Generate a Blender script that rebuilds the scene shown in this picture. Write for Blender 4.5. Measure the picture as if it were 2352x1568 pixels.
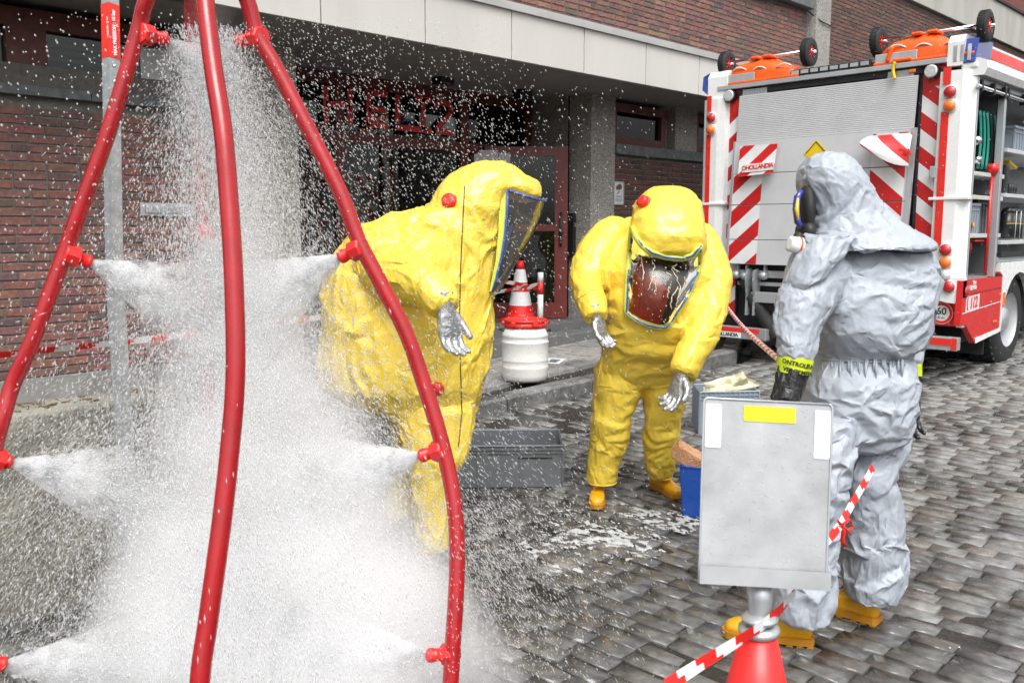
import bpy, bmesh, math, random
import numpy as np
from mathutils import Vector, Matrix, Euler
random.seed(7); np.random.seed(7)
RNG = np.random.default_rng(11)
SC = bpy.context.scene
for o in list(bpy.data.objects): bpy.data.objects.remove(o)
COL = SC.collection
rad = math.radians

# ---------------------------------------------------------------- camera, world, sun, exposure
CAM_Z = 1.5; PITCH = rad(7.15); FP = 2050.0
cam_d = bpy.data.cameras.new('camera'); cam = bpy.data.objects.new('camera', cam_d); COL.objects.link(cam)
cam_d.sensor_width = 36; cam_d.lens = FP/2352*36; cam_d.clip_start = .05; cam_d.clip_end = 600
cam.location = (0, 0, CAM_Z); cam.rotation_euler = (rad(90)-PITCH, 0, rad(-45))
cam_d.dof.use_dof = True; cam_d.dof.focus_distance = 5.4; cam_d.dof.aperture_fstop = 7.0
SC.camera = cam
world = bpy.data.worlds.new('World'); SC.world = world; world.use_nodes = True
nt = world.node_tree; nt.nodes.clear()
sky = nt.nodes.new('ShaderNodeTexSky'); sky.sky_type = 'NISHITA'; sky.sun_disc = False
SUN_EL, SUN_AZ = rad(58), rad(215)          # azimuth clockwise from +Y, where the light comes from
sky.sun_elevation = SUN_EL; sky.sun_rotation = SUN_AZ; sky.air_density = 1.0; sky.dust_density = 5.0; sky.ozone_density = 1.0
hs = nt.nodes.new('ShaderNodeHueSaturation'); hs.inputs['Saturation'].default_value = 0.08
bg = nt.nodes.new('ShaderNodeBackground'); bg.inputs['Strength'].default_value = 0.15
wo = nt.nodes.new('ShaderNodeOutputWorld')
nt.links.new(sky.outputs[0], hs.inputs['Color']); nt.links.new(hs.outputs[0], bg.inputs['Color']); nt.links.new(bg.outputs[0], wo.inputs['Surface'])
sun_d = bpy.data.lights.new('sun', 'SUN'); sun = bpy.data.objects.new('sun', sun_d); COL.objects.link(sun)
sun_d.energy = 0.9; sun_d.angle = rad(35); sun_d.color = (1, .985, .96)
sv = Vector((math.sin(SUN_AZ)*math.cos(SUN_EL), math.cos(SUN_AZ)*math.cos(SUN_EL), math.sin(SUN_EL)))
sun.rotation_euler = sv.to_track_quat('Z', 'Y').to_euler()
SC.view_settings.view_transform = 'Standard'; SC.view_settings.look = 'None'
SC.view_settings.exposure = 0.82; SC.view_settings.gamma = 1.0; SC.view_settings.use_curve_mapping = False
SC.render.engine = 'CYCLES'
SC.cycles.use_denoising = True
SC.cycles.max_bounces = 12; SC.cycles.transparent_max_bounces = 24; SC.cycles.volume_bounces = 7; SC.cycles.diffuse_bounces = 5; SC.cycles.volume_step_rate = 2.5; SC.cycles.volume_max_steps = 128; SC.cycles.use_adaptive_sampling = True; SC.cycles.adaptive_threshold = .025
SC.cycles.caustics_reflective = False; SC.cycles.caustics_refractive = False

# ---------------------------------------------------------------- measuring: rays of the camera to points of the place
s2 = 2**-.5
_F = np.array([s2*math.cos(PITCH), s2*math.cos(PITCH), -math.sin(PITCH)]); _R = np.array([s2, -s2, 0.]); _U = np.array([s2*math.sin(PITCH), s2*math.sin(PITCH), math.cos(PITCH)])
_C = np.array([0, 0, CAM_Z])
def ray(x, y): return _F + _R*(x-1176)/FP + _U*(784-y)/FP
def at(x, y, t): return Vector(_C + ray(x, y)*t)
def onX(x, y, X): d = ray(x, y); return Vector(_C + d*(X/d[0]))
def onY(x, y, Y): d = ray(x, y); return Vector(_C + d*(Y/d[1]))
def onZ(x, y, Z): d = ray(x, y); return Vector(_C + d*((Z-CAM_Z)/d[2]))
def proj(P):
    v = np.array(P)-_C; d = v@_F
    return 1176+FP*(v@_R)/d, 784-FP*(v@_U)/d, d
def zg(x): return .045*(math.log1p(math.exp(-abs(x-4)*3))/3 + max(x-4, 0)) if x < 30 else .045*26
def street(x, y):           # point of the street seen at x, y
    t = 5.
    for _ in range(40):
        p = at(x, y, t); d = ray(x, y)[2]
        t = (CAM_Z-zg(p.x))/-d*.5+t*.5
    return at(x, y, t)

# ---------------------------------------------------------------- objects
def tag(o, label=None, cat=None, group=None, kind=None):
    if label: o['label'] = label
    if cat: o['category'] = cat
    if group: o['group'] = group
    if kind: o['kind'] = kind
    return o
def empty(name, loc=(0, 0, 0), label=None, cat=None, group=None):
    o = bpy.data.objects.new(name, None); COL.objects.link(o); o.location = loc; o.empty_display_size = .1
    return tag(o, label, cat, group)
def link_mesh(name, me, parent=None, mat=None, loc=None):
    o = bpy.data.objects.new(name, me); COL.objects.link(o)
    if mat is not None and not me.materials: me.materials.append(mat)
    if loc is not None: o.location = loc
    if parent is not None:
        o.parent = parent; o.matrix_parent_inverse = parent_inv(parent)
    return o
def world_of(p):
    m = Matrix.LocRotScale(p.location, p.rotation_euler, p.scale)
    return world_of(p.parent) @ p.matrix_parent_inverse @ m if p.parent is not None else m
def parent_inv(p): return world_of(p).inverted()
def fastmesh(name, V, faces=None, quads=None, tris=None, smooth=False):
    me = bpy.data.meshes.new(name)
    V = np.asarray(V, dtype=np.float32)
    if faces is not None:
        me.from_pydata(V.tolist(), [], faces)
    else:
        k = 4 if quads is not None else 3; Q = np.asarray(quads if quads is not None else tris, dtype=np.int32)
        me.vertices.add(len(V)); me.vertices.foreach_set('co', V.ravel())
        me.loops.add(Q.size); me.loops.foreach_set('vertex_index', Q.ravel())
        me.polygons.add(len(Q)); me.polygons.foreach_set('loop_start', np.arange(0, Q.size, k, dtype=np.int32)); me.polygons.foreach_set('loop_total', np.full(len(Q), k, dtype=np.int32))
        me.update(calc_edges=True)
    if smooth: me.polygons.foreach_set('use_smooth', np.ones(len(me.polygons), dtype=bool))
    me.validate(); me.update()
    return me
class MB:
    """collects shapes, then links them as one mesh object"""
    def __init__(s): s.v = []; s.f = []; s.sm = []; s.c = []
    def add(s, V, Fc, smooth=False, col=None):
        n = len(s.v); s.v += [tuple(p) for p in V]; s.f += [tuple(i+n for i in f) for f in Fc]; s.sm += [smooth]*len(Fc); s.c += [col]*len(Fc); return s
    def box(s, c, d, R=None, bev=0, col=None):
        c = Vector(c); hx, hy, hz = d[0]/2, d[1]/2, d[2]/2
        if bev <= 0:
            V = [(sx*hx, sy*hy, sz*hz) for sx in (-1, 1) for sy in (-1, 1) for sz in (-1, 1)]
            Fc = [(0, 1, 3, 2), (4, 6, 7, 5), (0, 4, 5, 1), (2, 3, 7, 6), (0, 2, 6, 4), (1, 5, 7, 3)]
        else:
            b = min(bev, hx*.9, hy*.9, hz*.9)
            bm = bmesh.new(); bmesh.ops.create_cube(bm, size=1, matrix=Matrix.Diagonal((d[0], d[1], d[2], 1)))
            bmesh.ops.bevel(bm, geom=bm.edges[:], offset=b, segments=2, profile=.5, affect='EDGES')
            V = [v.co.copy() for v in bm.verts]; Fc = [tuple(v.index for v in f.verts) for f in bm.faces]; bm.free()
        if R is not None: V = [R @ Vector(v) for v in V]
        return s.add([Vector(v)+c for v in V], Fc, False, col)
    def bb(s, a, b, bev=0, col=None):      # box between corners
        a = Vector(a); b = Vector(b)
        return s.box((a+b)/2, [abs(q) for q in (b-a)], None, bev, col)
    def tube(s, P, r, n=10, cap=True, smooth=True, col=None, flat=1.0, up=None):
        P = [Vector(p) for p in P]; rr = r if hasattr(r, '__len__') else [r]*len(P)
        V = []; N = len(P); prev = None
        for i in range(N):
            t = (P[min(i+1, N-1)]-P[max(i-1, 0)])
            t = t.normalized() if t.length > 1e-9 else Vector((0, 0, 1))
            if prev is None:
                a = (up if up is not None else (Vector((0, 0, 1)) if abs(t.z) < .9 else Vector((1, 0, 0))))
                a = (a - t*a.dot(t)).normalized()
            else:
                a = prev - t*prev.dot(t); a = a.normalized() if a.length > 1e-6 else t.orthogonal().normalized()
            prev = a; b = t.cross(a)
            V += [P[i]+a*(rr[i]*flat*math.cos(2*math.pi*k/n))+b*(rr[i]*math.sin(2*math.pi*k/n)) for k in range(n)]
        Fc = [(i*n+k, i*n+(k+1) % n, (i+1)*n+(k+1) % n, (i+1)*n+k) for i in range(N-1) for k in range(n)]
        s.add(V, Fc, smooth, col)
        if cap: s.f += [tuple(range(len(s.v)-N*n+n-1, len(s.v)-N*n-1, -1)), tuple(range(len(s.v)-n, len(s.v)))]; s.sm += [False]*2; s.c += [col]*2
        return s
    def lathe(s, prof, c, n=24, axis=None, smooth=True, cap=True, col=None, ang=None):
        """prof: (r, h) pairs along axis from c"""
        ax = Vector(axis or (0, 0, 1)).normalized(); a = ax.orthogonal().normalized(); b = ax.cross(a); c = Vector(c)
        V = [c+ax*h+(a*math.cos(2*math.pi*k/n)+b*math.sin(2*math.pi*k/n))*r for r, h in prof for k in range(n)]
        N = len(prof)
        s.add(V, [(i*n+k, i*n+(k+1) % n, (i+1)*n+(k+1) % n, (i+1)*n+k) for i in range(N-1) for k in range(n)], smooth, col)
        if cap: s.f += [tuple(range(len(s.v)-N*n+n-1, len(s.v)-N*n-1, -1)), tuple(range(len(s.v)-n, len(s.v)))]; s.sm += [False]*2; s.c += [col]*2
        return s
    def prism(s, pts, d, smooth=False, col=None):     # polygon of 3-D points pushed along vector d
        n = len(pts); d = Vector(d); V = [Vector(p) for p in pts]+[Vector(p)+d for p in pts]
        return s.add(V, [tuple(range(n-1, -1, -1)), tuple(range(n, 2*n))]+[(i, (i+1) % n, (i+1) % n+n, i+n) for i in range(n)], smooth, col)
    def grid(s, rows, smooth=True, col=None, closed=False):
        m = len(rows[0]); V = [p for r in rows for p in r]; e = m if closed else m-1
        return s.add(V, [(i*m+k, i*m+(k+1) % m, (i+1)*m+(k+1) % m, (i+1)*m+k) for i in range(len(rows)-1) for k in range(e)], smooth, col)
    def mesh(s, name):
        me = bpy.data.meshes.new(name); me.from_pydata(s.v, [], s.f)
        me.polygons.foreach_set('use_smooth', s.sm)
        if any(c is not None for c in s.c):
            at_ = me.color_attributes.new('Col', 'FLOAT_COLOR', 'CORNER')
            buf = []
            for f, c in zip(s.f, s.c): buf += list((c or (.5, .5, .5))+(1,))*len(f)
            at_.data.foreach_set('color', buf)
        bm = bmesh.new(); bm.from_mesh(me); bmesh.ops.recalc_face_normals(bm, faces=bm.faces); bm.to_mesh(me); bm.free()
        me.update(); return me
    def build(s, name, mat, parent=None, label=None, cat=None, group=None, kind=None):
        me = s.mesh(name); me.materials.append(mat)
        return tag(link_mesh(name, me, parent), label, cat, group, kind)

# ---------------------------------------------------------------- materials
def newmat(name):
    m = bpy.data.materials.new(name); m.use_nodes = True; n = m.node_tree.nodes; n.clear()
    out = n.new('ShaderNodeOutputMaterial'); b = n.new('ShaderNodeBsdfPrincipled'); m.node_tree.links.new(b.outputs[0], out.inputs['Surface'])
    return m, m.node_tree, b, out
def mat(name, col, rough=.5, metal=0., var=.12, vs=6., bump=0., bs=40., coat=0., spec=.5, trans=0., attr=None, dirt=0., dirtcol=(.12, .11, .1), ds=3., detail=6., rvar=.1, stretch=(1, 1, 1), sheen=0., ior=1.5, emit=None, sss=0.):
    m, t, b, out = newmat(name); N = t.nodes; L = t.links
    tc = N.new('ShaderNodeTexCoord'); mp = N.new('ShaderNodeMapping'); mp.inputs['Scale'].default_value = stretch
    geo = N.new('ShaderNodeNewGeometry'); L.new(geo.outputs['Position'], mp.inputs['Vector'])
    nz = N.new('ShaderNodeTexNoise'); nz.inputs['Scale'].default_value = vs; nz.inputs['Detail'].default_value = detail; L.new(mp.outputs[0], nz.inputs['Vector'])
    base = N.new('ShaderNodeRGB'); base.outputs[0].default_value = (*col, 1); bo = base.outputs[0]
    if attr:
        a = N.new('ShaderNodeAttribute'); a.attribute_name = attr; bo = a.outputs['Color']
    mr = N.new('ShaderNodeMapRange'); mr.inputs['From Min'].default_value = .25; mr.inputs['From Max'].default_value = .75
    mr.inputs['To Min'].default_value = 1-var; mr.inputs['To Max'].default_value = 1+var; L.new(nz.outputs['Fac'], mr.inputs['Value'])
    hsn = N.new('ShaderNodeHueSaturation'); L.new(bo, hsn.inputs['Color']); L.new(mr.outputs[0], hsn.inputs['Value']); co = hsn.outputs[0]
    if dirt > 0:
        n2 = N.new('ShaderNodeTexNoise'); n2.inputs['Scale'].default_value = ds; n2.inputs['Detail'].default_value = 8; n2.inputs['Roughness'].default_value = .7; L.new(mp.outputs[0], n2.inputs['Vector'])
        r2 = N.new('ShaderNodeMapRange'); r2.inputs['From Min'].default_value = .52; r2.inputs['From Max'].default_value = .75; r2.inputs['To Max'].default_value = dirt; L.new(n2.outputs['Fac'], r2.inputs['Value'])
        mx = N.new('ShaderNodeMixRGB'); mx.inputs['Color2'].default_value = (*dirtcol, 1); L.new(r2.outputs[0], mx.inputs['Fac']); L.new(co, mx.inputs['Color1']); co = mx.outputs[0]
    L.new(co, b.inputs['Base Color'])
    rr = N.new('ShaderNodeMapRange'); rr.inputs['From Min'].default_value = .3; rr.inputs['From Max'].default_value = .7; rr.inputs['To Min'].default_value = max(.02, rough-rvar); rr.inputs['To Max'].default_value = min(1, rough+rvar)
    n3 = N.new('ShaderNodeTexNoise'); n3.inputs['Scale'].default_value = vs*2.3; n3.inputs['Detail'].default_value = 4; L.new(mp.outputs[0], n3.inputs['Vector']); L.new(n3.outputs['Fac'], rr.inputs['Value']); L.new(rr.outputs[0], b.inputs['Roughness'])
    b.inputs['Metallic'].default_value = metal; b.inputs['Coat Weight'].default_value = coat; b.inputs['Specular IOR Level'].default_value = spec
    b.inputs['Transmission Weight'].default_value = trans; b.inputs['IOR'].default_value = ior
    if emit: b.inputs['Emission Color'].default_value = (*col, 1); b.inputs['Emission Strength'].default_value = emit
    if sss: b.inputs['Subsurface Weight'].default_value = sss; b.inputs['Subsurface Radius'].default_value = (.02, .02, .02)
    if bump > 0:
        nb = N.new('ShaderNodeTexNoise'); nb.inputs['Scale'].default_value = bs; nb.inputs['Detail'].default_value = 6; nb.inputs['Roughness'].default_value = .65; L.new(mp.outputs[0], nb.inputs['Vector'])
        bp = N.new('ShaderNodeBump'); bp.inputs['Strength'].default_value = min(1, bump); bp.inputs['Distance'].default_value = .01*max(1, bump); L.new(nb.outputs['Fac'], bp.inputs['Height']); L.new(bp.outputs[0], b.inputs['Normal'])
    m['bsdf'] = b.name
    return m
def stripe_mat(name, ca, cb, vec, period, duty=.5, off=0., rough=.35, pts=None):
    """bands across the vector vec (world), flat print"""
    m, t, b, out = newmat(name); N = t.nodes; L = t.links
    geo = N.new('ShaderNodeNewGeometry'); dp = N.new('ShaderNodeVectorMath'); dp.operation = 'DOT_PRODUCT'; dp.inputs[1].default_value = [q/period for q in vec]; L.new(geo.outputs['Position'], dp.inputs[0])
    ad = N.new('ShaderNodeMath'); ad.operation = 'ADD'; ad.inputs[1].default_value = off+100; L.new(dp.outputs['Value'], ad.inputs[0])
    fr = N.new('ShaderNodeMath'); fr.operation = 'FRACT'; L.new(ad.outputs[0], fr.inputs[0])
    gt = N.new('ShaderNodeMath'); gt.operation = 'GREATER_THAN'; gt.inputs[1].default_value = duty; L.new(fr.outputs[0], gt.inputs[0])
    mx = N.new('ShaderNodeMixRGB'); mx.inputs['Color1'].default_value = (*ca, 1); mx.inputs['Color2'].default_value = (*cb, 1); L.new(gt.outputs[0], mx.inputs['Fac'])
    nz = N.new('ShaderNodeTexNoise'); nz.inputs['Scale'].default_value = 7; nz.inputs['Detail'].default_value = 8; mr = N.new('ShaderNodeMapRange'); mr.inputs['To Min'].default_value = .8; mr.inputs['To Max'].default_value = 1.1; L.new(nz.outputs['Fac'], mr.inputs['Value']); L.new(geo.outputs['Position'], nz.inputs['Vector'])
    h = N.new('ShaderNodeHueSaturation'); L.new(mx.outputs[0], h.inputs['Color']); L.new(mr.outputs[0], h.inputs['Value']); L.new(h.outputs[0], b.inputs['Base Color'])
    b.inputs['Roughness'].default_value = rough
    return m
RED = (.55, .018, .018); WHITE = (.78, .79, .79)
M = {}
M['white_paint'] = mat('white_paint', (.80, .81, .80), .28, var=.04, dirt=.12, dirtcol=(.5, .5, .47), ds=2)
M['red_paint'] = mat('red_paint', (.62, .02, .018), .28, var=.08, dirt=.1)
M['bright_red'] = mat('bright_red', (.72, .03, .02), .35, var=.1, bump=.1)
M['pipe_red'] = mat('pipe_red', (.36, .006, .010), .26, var=.15, vs=12, coat=.25, dirt=.12, dirtcol=(.35, .08, .07), ds=14)
M['nozzle_red'] = mat('nozzle_red', (.75, .022, .02), .35, var=.1)
M['dark'] = mat('dark', (.012, .012, .013), .55, var=.2)
M['rubber'] = mat('rubber', (.02, .02, .021), .7, var=.25, bump=.4, bs=120)
M['alu'] = mat('alu', (.52, .54, .56), .42, .55, var=.1, stretch=(1, 1, .3), dirt=.15, dirtcol=(.3, .31, .31), bump=.05)
M['alu_plate'] = mat('alu_plate', (.60, .61, .62), .5, .2, var=.06, dirt=.1, dirtcol=(.4, .4, .4))
M['lining'] = mat('lining', (.26, .275, .285), .5, .3, var=.12)
M['galv'] = mat('galv', (.42, .44, .45), .5, .6, var=.22, vs=25, dirt=.3, dirtcol=(.25, .25, .25))
M['chrome'] = mat('chrome', (.75, .76, .78), .12, 1., var=.05)
M['blue_lens'] = mat('blue_lens', (.01, .06, .38), .08, var=.2, coat=1, trans=.25)
M['red_lens'] = mat('red_lens', (.5, .008, .01), .1, var=.1, vs=90, coat=1, bump=.5, bs=160)
M['orange_lens'] = mat('orange_lens', (.85, .18, .01), .12, var=.1, vs=90, coat=1, bump=.5, bs=160)
M['clear_lens'] = mat('clear_lens', (.62, .64, .66), .1, .3, var=.25, vs=90, coat=1, bump=.6, bs=160)
M['orange_plastic'] = mat('orange_plastic', (.85, .12, .012), .35, var=.08, dirt=.15)
M['grey_plastic'] = mat('grey_plastic', (.17, .185, .2), .35, var=.08, dirt=.2, dirtcol=(.3, .31, .31), ds=6)
M['blue_grey_plastic'] = mat('blue_grey_plastic', (.26, .31, .36), .4, var=.08)
M['blue_plastic'] = mat('blue_plastic', (.012, .085, .42), .3, var=.1, dirt=.1)
M['black_plastic'] = mat('black_plastic', (.018, .018, .02), .35, var=.2)
M['yellow_paint'] = mat('yellow_paint', (.8, .55, .01), .4, var=.05)
M['frame_wood'] = mat('frame_wood', (.11, .024, .018), .45, var=.25, vs=14)
M['redbrown_metal'] = mat('redbrown_metal', (.15, .024, .018), .38, var=.15)
M['fascia'] = mat('fascia', (.56, .545, .51), .55, var=.05, vs=2, stretch=(1, 1, .15), dirt=.25, dirtcol=(.36, .34, .3), ds=2.5)
M['concrete'] = mat('concrete', (.27, .265, .25), .8, var=.3, vs=5, bump=.5, bs=60, dirt=.5, dirtcol=(.1, .1, .09), ds=2)
M['stone_sill'] = mat('stone_sill', (.11, .12, .125), .5, var=.4, vs=18, bump=.2)
M['soffit'] = mat('soffit', (.24, .235, .22), .8, var=.15)
M['interior'] = mat('interior', (.26, .23, .19), .8, var=.5, vs=2)
M['tan'] = mat('tan', (.28, .2, .11), .6, var=.2)
M['paper'] = mat('paper', (.62, .64, .65), .6, var=.05)
M['black_print'] = mat('black_print', (.012, .012, .012), .5)
M['mortar'] = mat('mortar', (.16, .152, .136), .9, var=.25, vs=20, bump=.6, bs=90)
M['foam'] = mat('foam', (.50, .515, .52), .35, var=.05, bump=.5, bs=150, sss=.2)

def aggregate(name, a, b_, sc=160):
    m, t, b, out = newmat(name); N = t.nodes; L = t.links
    geo = N.new('ShaderNodeNewGeometry'); v = N.new('ShaderNodeTexVoronoi'); v.inputs['Scale'].default_value = sc; L.new(geo.outputs['Position'], v.inputs['Vector'])
    nz = N.new('ShaderNodeTexNoise'); nz.inputs['Scale'].default_value = 2.5; nz.inputs['Detail'].default_value = 8; L.new(geo.outputs['Position'], nz.inputs['Vector'])
    sep = N.new('ShaderNodeSeparateColor'); L.new(v.outputs['Color'], sep.inputs[0])
    cr = N.new('ShaderNodeValToRGB'); cr.color_ramp.elements[0].color = (*a, 1); cr.color_ramp.elements[1].color = (*b_, 1); L.new(sep.outputs[0], cr.inputs['Fac'])
    mr = N.new('ShaderNodeMapRange'); mr.inputs['To Min'].default_value = .7; mr.inputs['To Max'].default_value = 1.3; L.new(nz.outputs['Fac'], mr.inputs['Value'])
    h = N.new('ShaderNodeHueSaturation'); L.new(cr.outputs[0], h.inputs['Color']); L.new(mr.outputs[0], h.inputs['Value']); L.new(h.outputs[0], b.inputs['Base Color'])
    bp = N.new('ShaderNodeBump'); bp.inputs['Strength'].default_value = .7; bp.inputs['Distance'].default_value = .004; L.new(v.outputs['Distance'], bp.inputs['Height']); L.new(bp.outputs[0], b.inputs['Normal'])
    b.inputs['Roughness'].default_value = .75
    return m
M['aggregate'] = aggregate('aggregate', (.12, .114, .104), (.46, .44, .40), 110)

def brick_mat(name):
    m = mat(name, (.3, .1, .06), .85, var=.3, vs=45, bump=.6, bs=150, attr='Col', dirt=.25, dirtcol=(.09, .05, .045), ds=30, rvar=.08)
    return m
M['brick'] = brick_mat('brick')

def wet_mat(name, attr='Col', dry=.5, wet=.06, bump=.3, bs=70):
    """stone under rain: low roughness where water stands, rougher where it drains"""
    m, t, b, out = newmat(name); N = t.nodes; L = t.links
    geo = N.new('ShaderNodeNewGeometry')
    at_ = N.new('ShaderNodeAttribute'); at_.attribute_name = attr
    nz = N.new('ShaderNodeTexNoise'); nz.inputs['Scale'].default_value = 22; nz.inputs['Detail'].default_value = 8; L.new(geo.outputs['Position'], nz.inputs['Vector'])
    mr = N.new('ShaderNodeMapRange'); mr.inputs['From Min'].default_value = .3; mr.inputs['From Max'].default_value = .7; mr.inputs['To Min'].default_value = .65; mr.inputs['To Max'].default_value = 1.35; L.new(nz.outputs['Fac'], mr.inputs['Value'])
    h = N.new('ShaderNodeHueSaturation'); L.new(at_.outputs['Color'], h.inputs['Color']); L.new(mr.outputs[0], h.inputs['Value']); L.new(h.outputs[0], b.inputs['Base Color'])
    w = N.new('ShaderNodeTexNoise'); w.inputs['Scale'].default_value = 2.2; w.inputs['Detail'].default_value = 5; w.inputs['Roughness'].default_value = .6; L.new(geo.outputs['Position'], w.inputs['Vector'])
    ds_ = N.new('ShaderNodeVectorMath'); ds_.operation = 'DISTANCE'; ds_.inputs[1].default_value = (1.5, 2.2, 0); L.new(geo.outputs['Position'], ds_.inputs[0])
    wr = N.new('ShaderNodeMapRange'); wr.inputs['From Min'].default_value = 1.5; wr.inputs['From Max'].default_value = 6.0; wr.inputs['To Min'].default_value = .14; wr.inputs['To Max'].default_value = -.06; L.new(ds_.outputs['Value'], wr.inputs['Value'])
    wa = N.new('ShaderNodeMath'); wa.operation = 'ADD'; L.new(w.outputs['Fac'], wa.inputs[0]); L.new(wr.outputs[0], wa.inputs[1])
    r = N.new('ShaderNodeMapRange'); r.inputs['From Min'].default_value = .44; r.inputs['From Max'].default_value = .62; r.inputs['To Min'].default_value = dry; r.inputs['To Max'].default_value = wet; L.new(wa.outputs[0], r.inputs['Value']); L.new(r.outputs[0], b.inputs['Roughness'])
    dk = N.new('ShaderNodeMapRange'); dk.inputs['From Min'].default_value = .42; dk.inputs['From Max'].default_value = .66; dk.inputs['To Min'].default_value = 1.35; dk.inputs['To Max'].default_value = .62; L.new(wa.outputs[0], dk.inputs['Value'])
    h2 = N.new('ShaderNodeHueSaturation'); h2.inputs['Saturation'].default_value = 1.25; L.new(h.outputs[0], h2.inputs['Color']); L.new(dk.outputs[0], h2.inputs['Value']); L.new(h2.outputs[0], b.inputs['Base Color'])
    nb = N.new('ShaderNodeTexNoise'); nb.inputs['Scale'].default_value = bs; nb.inputs['Detail'].default_value = 5; L.new(geo.outputs['Position'], nb.inputs['Vector'])
    bp = N.new('ShaderNodeBump'); bp.inputs['Strength'].default_value = bump; bp.inputs['Distance'].default_value = .006; L.new(nb.outputs['Fac'], bp.inputs['Height']); L.new(bp.outputs[0], b.inputs['Normal'])
    b.inputs['Specular IOR Level'].default_value = .6
    return m
M['wet_stone'] = wet_mat('wet_stone')
M['wet_slab'] = wet_mat('wet_slab', dry=.5, wet=.2, bump=.25, bs=120)
M['wet_joint'] = mat('wet_joint', (.022, .02, .017), .25, var=.3, vs=30, bump=.5, bs=90)

def glass_mat(name, tint=(.8, .85, .85), rough=.02):
    m = bpy.data.materials.new(name); m.use_nodes = True; N = m.node_tree.nodes; L = m.node_tree.links; N.clear()
    out = N.new('ShaderNodeOutputMaterial'); tr = N.new('ShaderNodeBsdfTransparent'); tr.inputs[0].default_value = (*tint, 1)
    gl = N.new('ShaderNodeBsdfGlossy'); gl.inputs['Roughness'].default_value = rough; fr = N.new('ShaderNodeFresnel'); fr.inputs['IOR'].default_value = 1.5
    mx = N.new('ShaderNodeMixShader'); L.new(fr.outputs[0], mx.inputs[0]); L.new(tr.outputs[0], mx.inputs[1]); L.new(gl.outputs[0], mx.inputs[2]); L.new(mx.outputs[0], out.inputs['Surface'])
    return m
M['glass'] = glass_mat('glass', (.55, .6, .58))
M['visor'] = glass_mat('visor', (.72, .66, .50), .06)

_FONT = {}
def text(name, s, size, mtx, m, parent=None, depth=.001, align='CENTER', bold=0., **kw):
    cu = bpy.data.curves.new(name, 'FONT'); cu.body = s; cu.size = size; cu.extrude = depth; cu.align_x = align; cu.align_y = 'CENTER'; cu.offset = bold; cu.resolution_u = 3
    for k, v in kw.items(): setattr(cu, k, v)
    tmp = bpy.data.objects.new('tmp', cu); COL.objects.link(tmp)
    dg = bpy.context.evaluated_depsgraph_get(); me = bpy.data.meshes.new_from_object(tmp.evaluated_get(dg)); bpy.data.objects.remove(tmp)
    me.transform(mtx); me.materials.clear(); me.materials.append(m); me.name = name
    return link_mesh(name, me, parent)
def facing(o, right, up):        # matrix of a plane at o with given right and up directions
    r = Vector(right).normalized(); u = Vector(up).normalized(); n = r.cross(u)
    return Matrix(((r.x, u.x, n.x, o[0]), (r.y, u.y, n.y, o[1]), (r.z, u.z, n.z, o[2]), (0, 0, 0, 1)))
# ================================================================ ground
def ground_mesh(x0, x1, y0, y1, dz, nx, name, mat_, kind='structure'):
    xs = np.linspace(x0, x1, nx); V = [(x, y, zg(x)+dz) for x in xs for y in (y0, y1)]
    me = fastmesh(name, V, quads=[(2*i, 2*i+2, 2*i+3, 2*i+1) for i in range(nx-1)])
    o = link_mesh(name, me, None, mat_); tag(o, kind=kind); return o
ground = ground_mesh(-150, 220, -150, 150, -.035, 371, 'ground', M['wet_joint'])
# kerb line: (X, Y) of its street face
KERB = [(-6, 5.06), (4.6, 5.06), (5.96, 4.96), (7.2, 4.80), (8.35, 4.66), (8.6, 5.22), (30, 5.22)]
def kerbY(x):
    for (a, b), (c, d) in zip(KERB[:-1], KERB[1:]):
        if a <= x <= c: return b+(d-b)*(x-a)/(c-a)
    return 5.1
# setts: rows across the street, long side along Y
def sett_shape(w, l, seed):
    r = np.random.default_rng(seed); h = .0
    b = .0045
    top = np.array([(-w/2+b, -l/2+b, h), (w/2-b, -l/2+b, h), (w/2-b, l/2-b, h), (-w/2+b, l/2-b, h)])
    top[:, :2] += r.normal(0, .005, (4, 2)); top[:, 2] += r.normal(0, .0012, 4)
    mid = top*1.0; mid[:, :2] = top[:, :2]*np.array([(w-.004)/(w-2*b), (l-.004)/(l-2*b)])+r.normal(0, .0025, (4, 2)); mid[:, 2] = -.0045+r.normal(0, .001, 4)
    low = mid.copy(); low[:, 2] = -.05
    c = np.array([[0, 0, .0015+r.normal(0, .001)]]); V = np.vstack([top, mid, low, c])
    F_ = [(0, 1, 12), (1, 2, 12), (2, 3, 12), (3, 0, 12)]
    for a in (0, 4):
        for k in range(4):
            i, j = a+k, a+(k+1) % 4; F_ += [(i, i+4, j+4), (i, j+4, j)]
    return V, F_
sett_cols = [(.148, .146, .140), (.158, .156, .150), (.140, .138, .134), (.160, .156, .147), (.150, .136, .124), (.150, .148, .139), (.146, .145, .142), (.152, .147, .137)]
cand = []
PW, PL = .097, .188
ix0, ix1 = int(.2/PW), int(17/PW)
rj = np.random.default_rng(3)
for i in range(ix0, ix1):
    off = rj.uniform(0, PL) if True else 0
    x = i*PW
    y = -9+off
    while y < kerbY(x)-.13:
        l = PL*rj.uniform(.82, 1.14)
        yc = y+l/2
        u, v, d = proj((x, yc, zg(x)))
        if d > .5 and -120 < u < 2470 and v < 1700:
            cand.append((d, x+rj.normal(0, .004), yc, l-.008, rj.integers(0, 8)))
        y += l
cand.sort()
shapes = [sett_shape(PW-.004, 1., s) for s in range(10)]
visible_first = [c for c in cand if 0 < proj((c[1], c[2], zg(c[1])))[0] < 2352 and 700 < proj((c[1], c[2], zg(c[1])))[1] < 1568]
big = visible_first[:300]; bigset = set(id(c) for c in big); rest = [c for c in cand if id(c) not in bigset]
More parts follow.
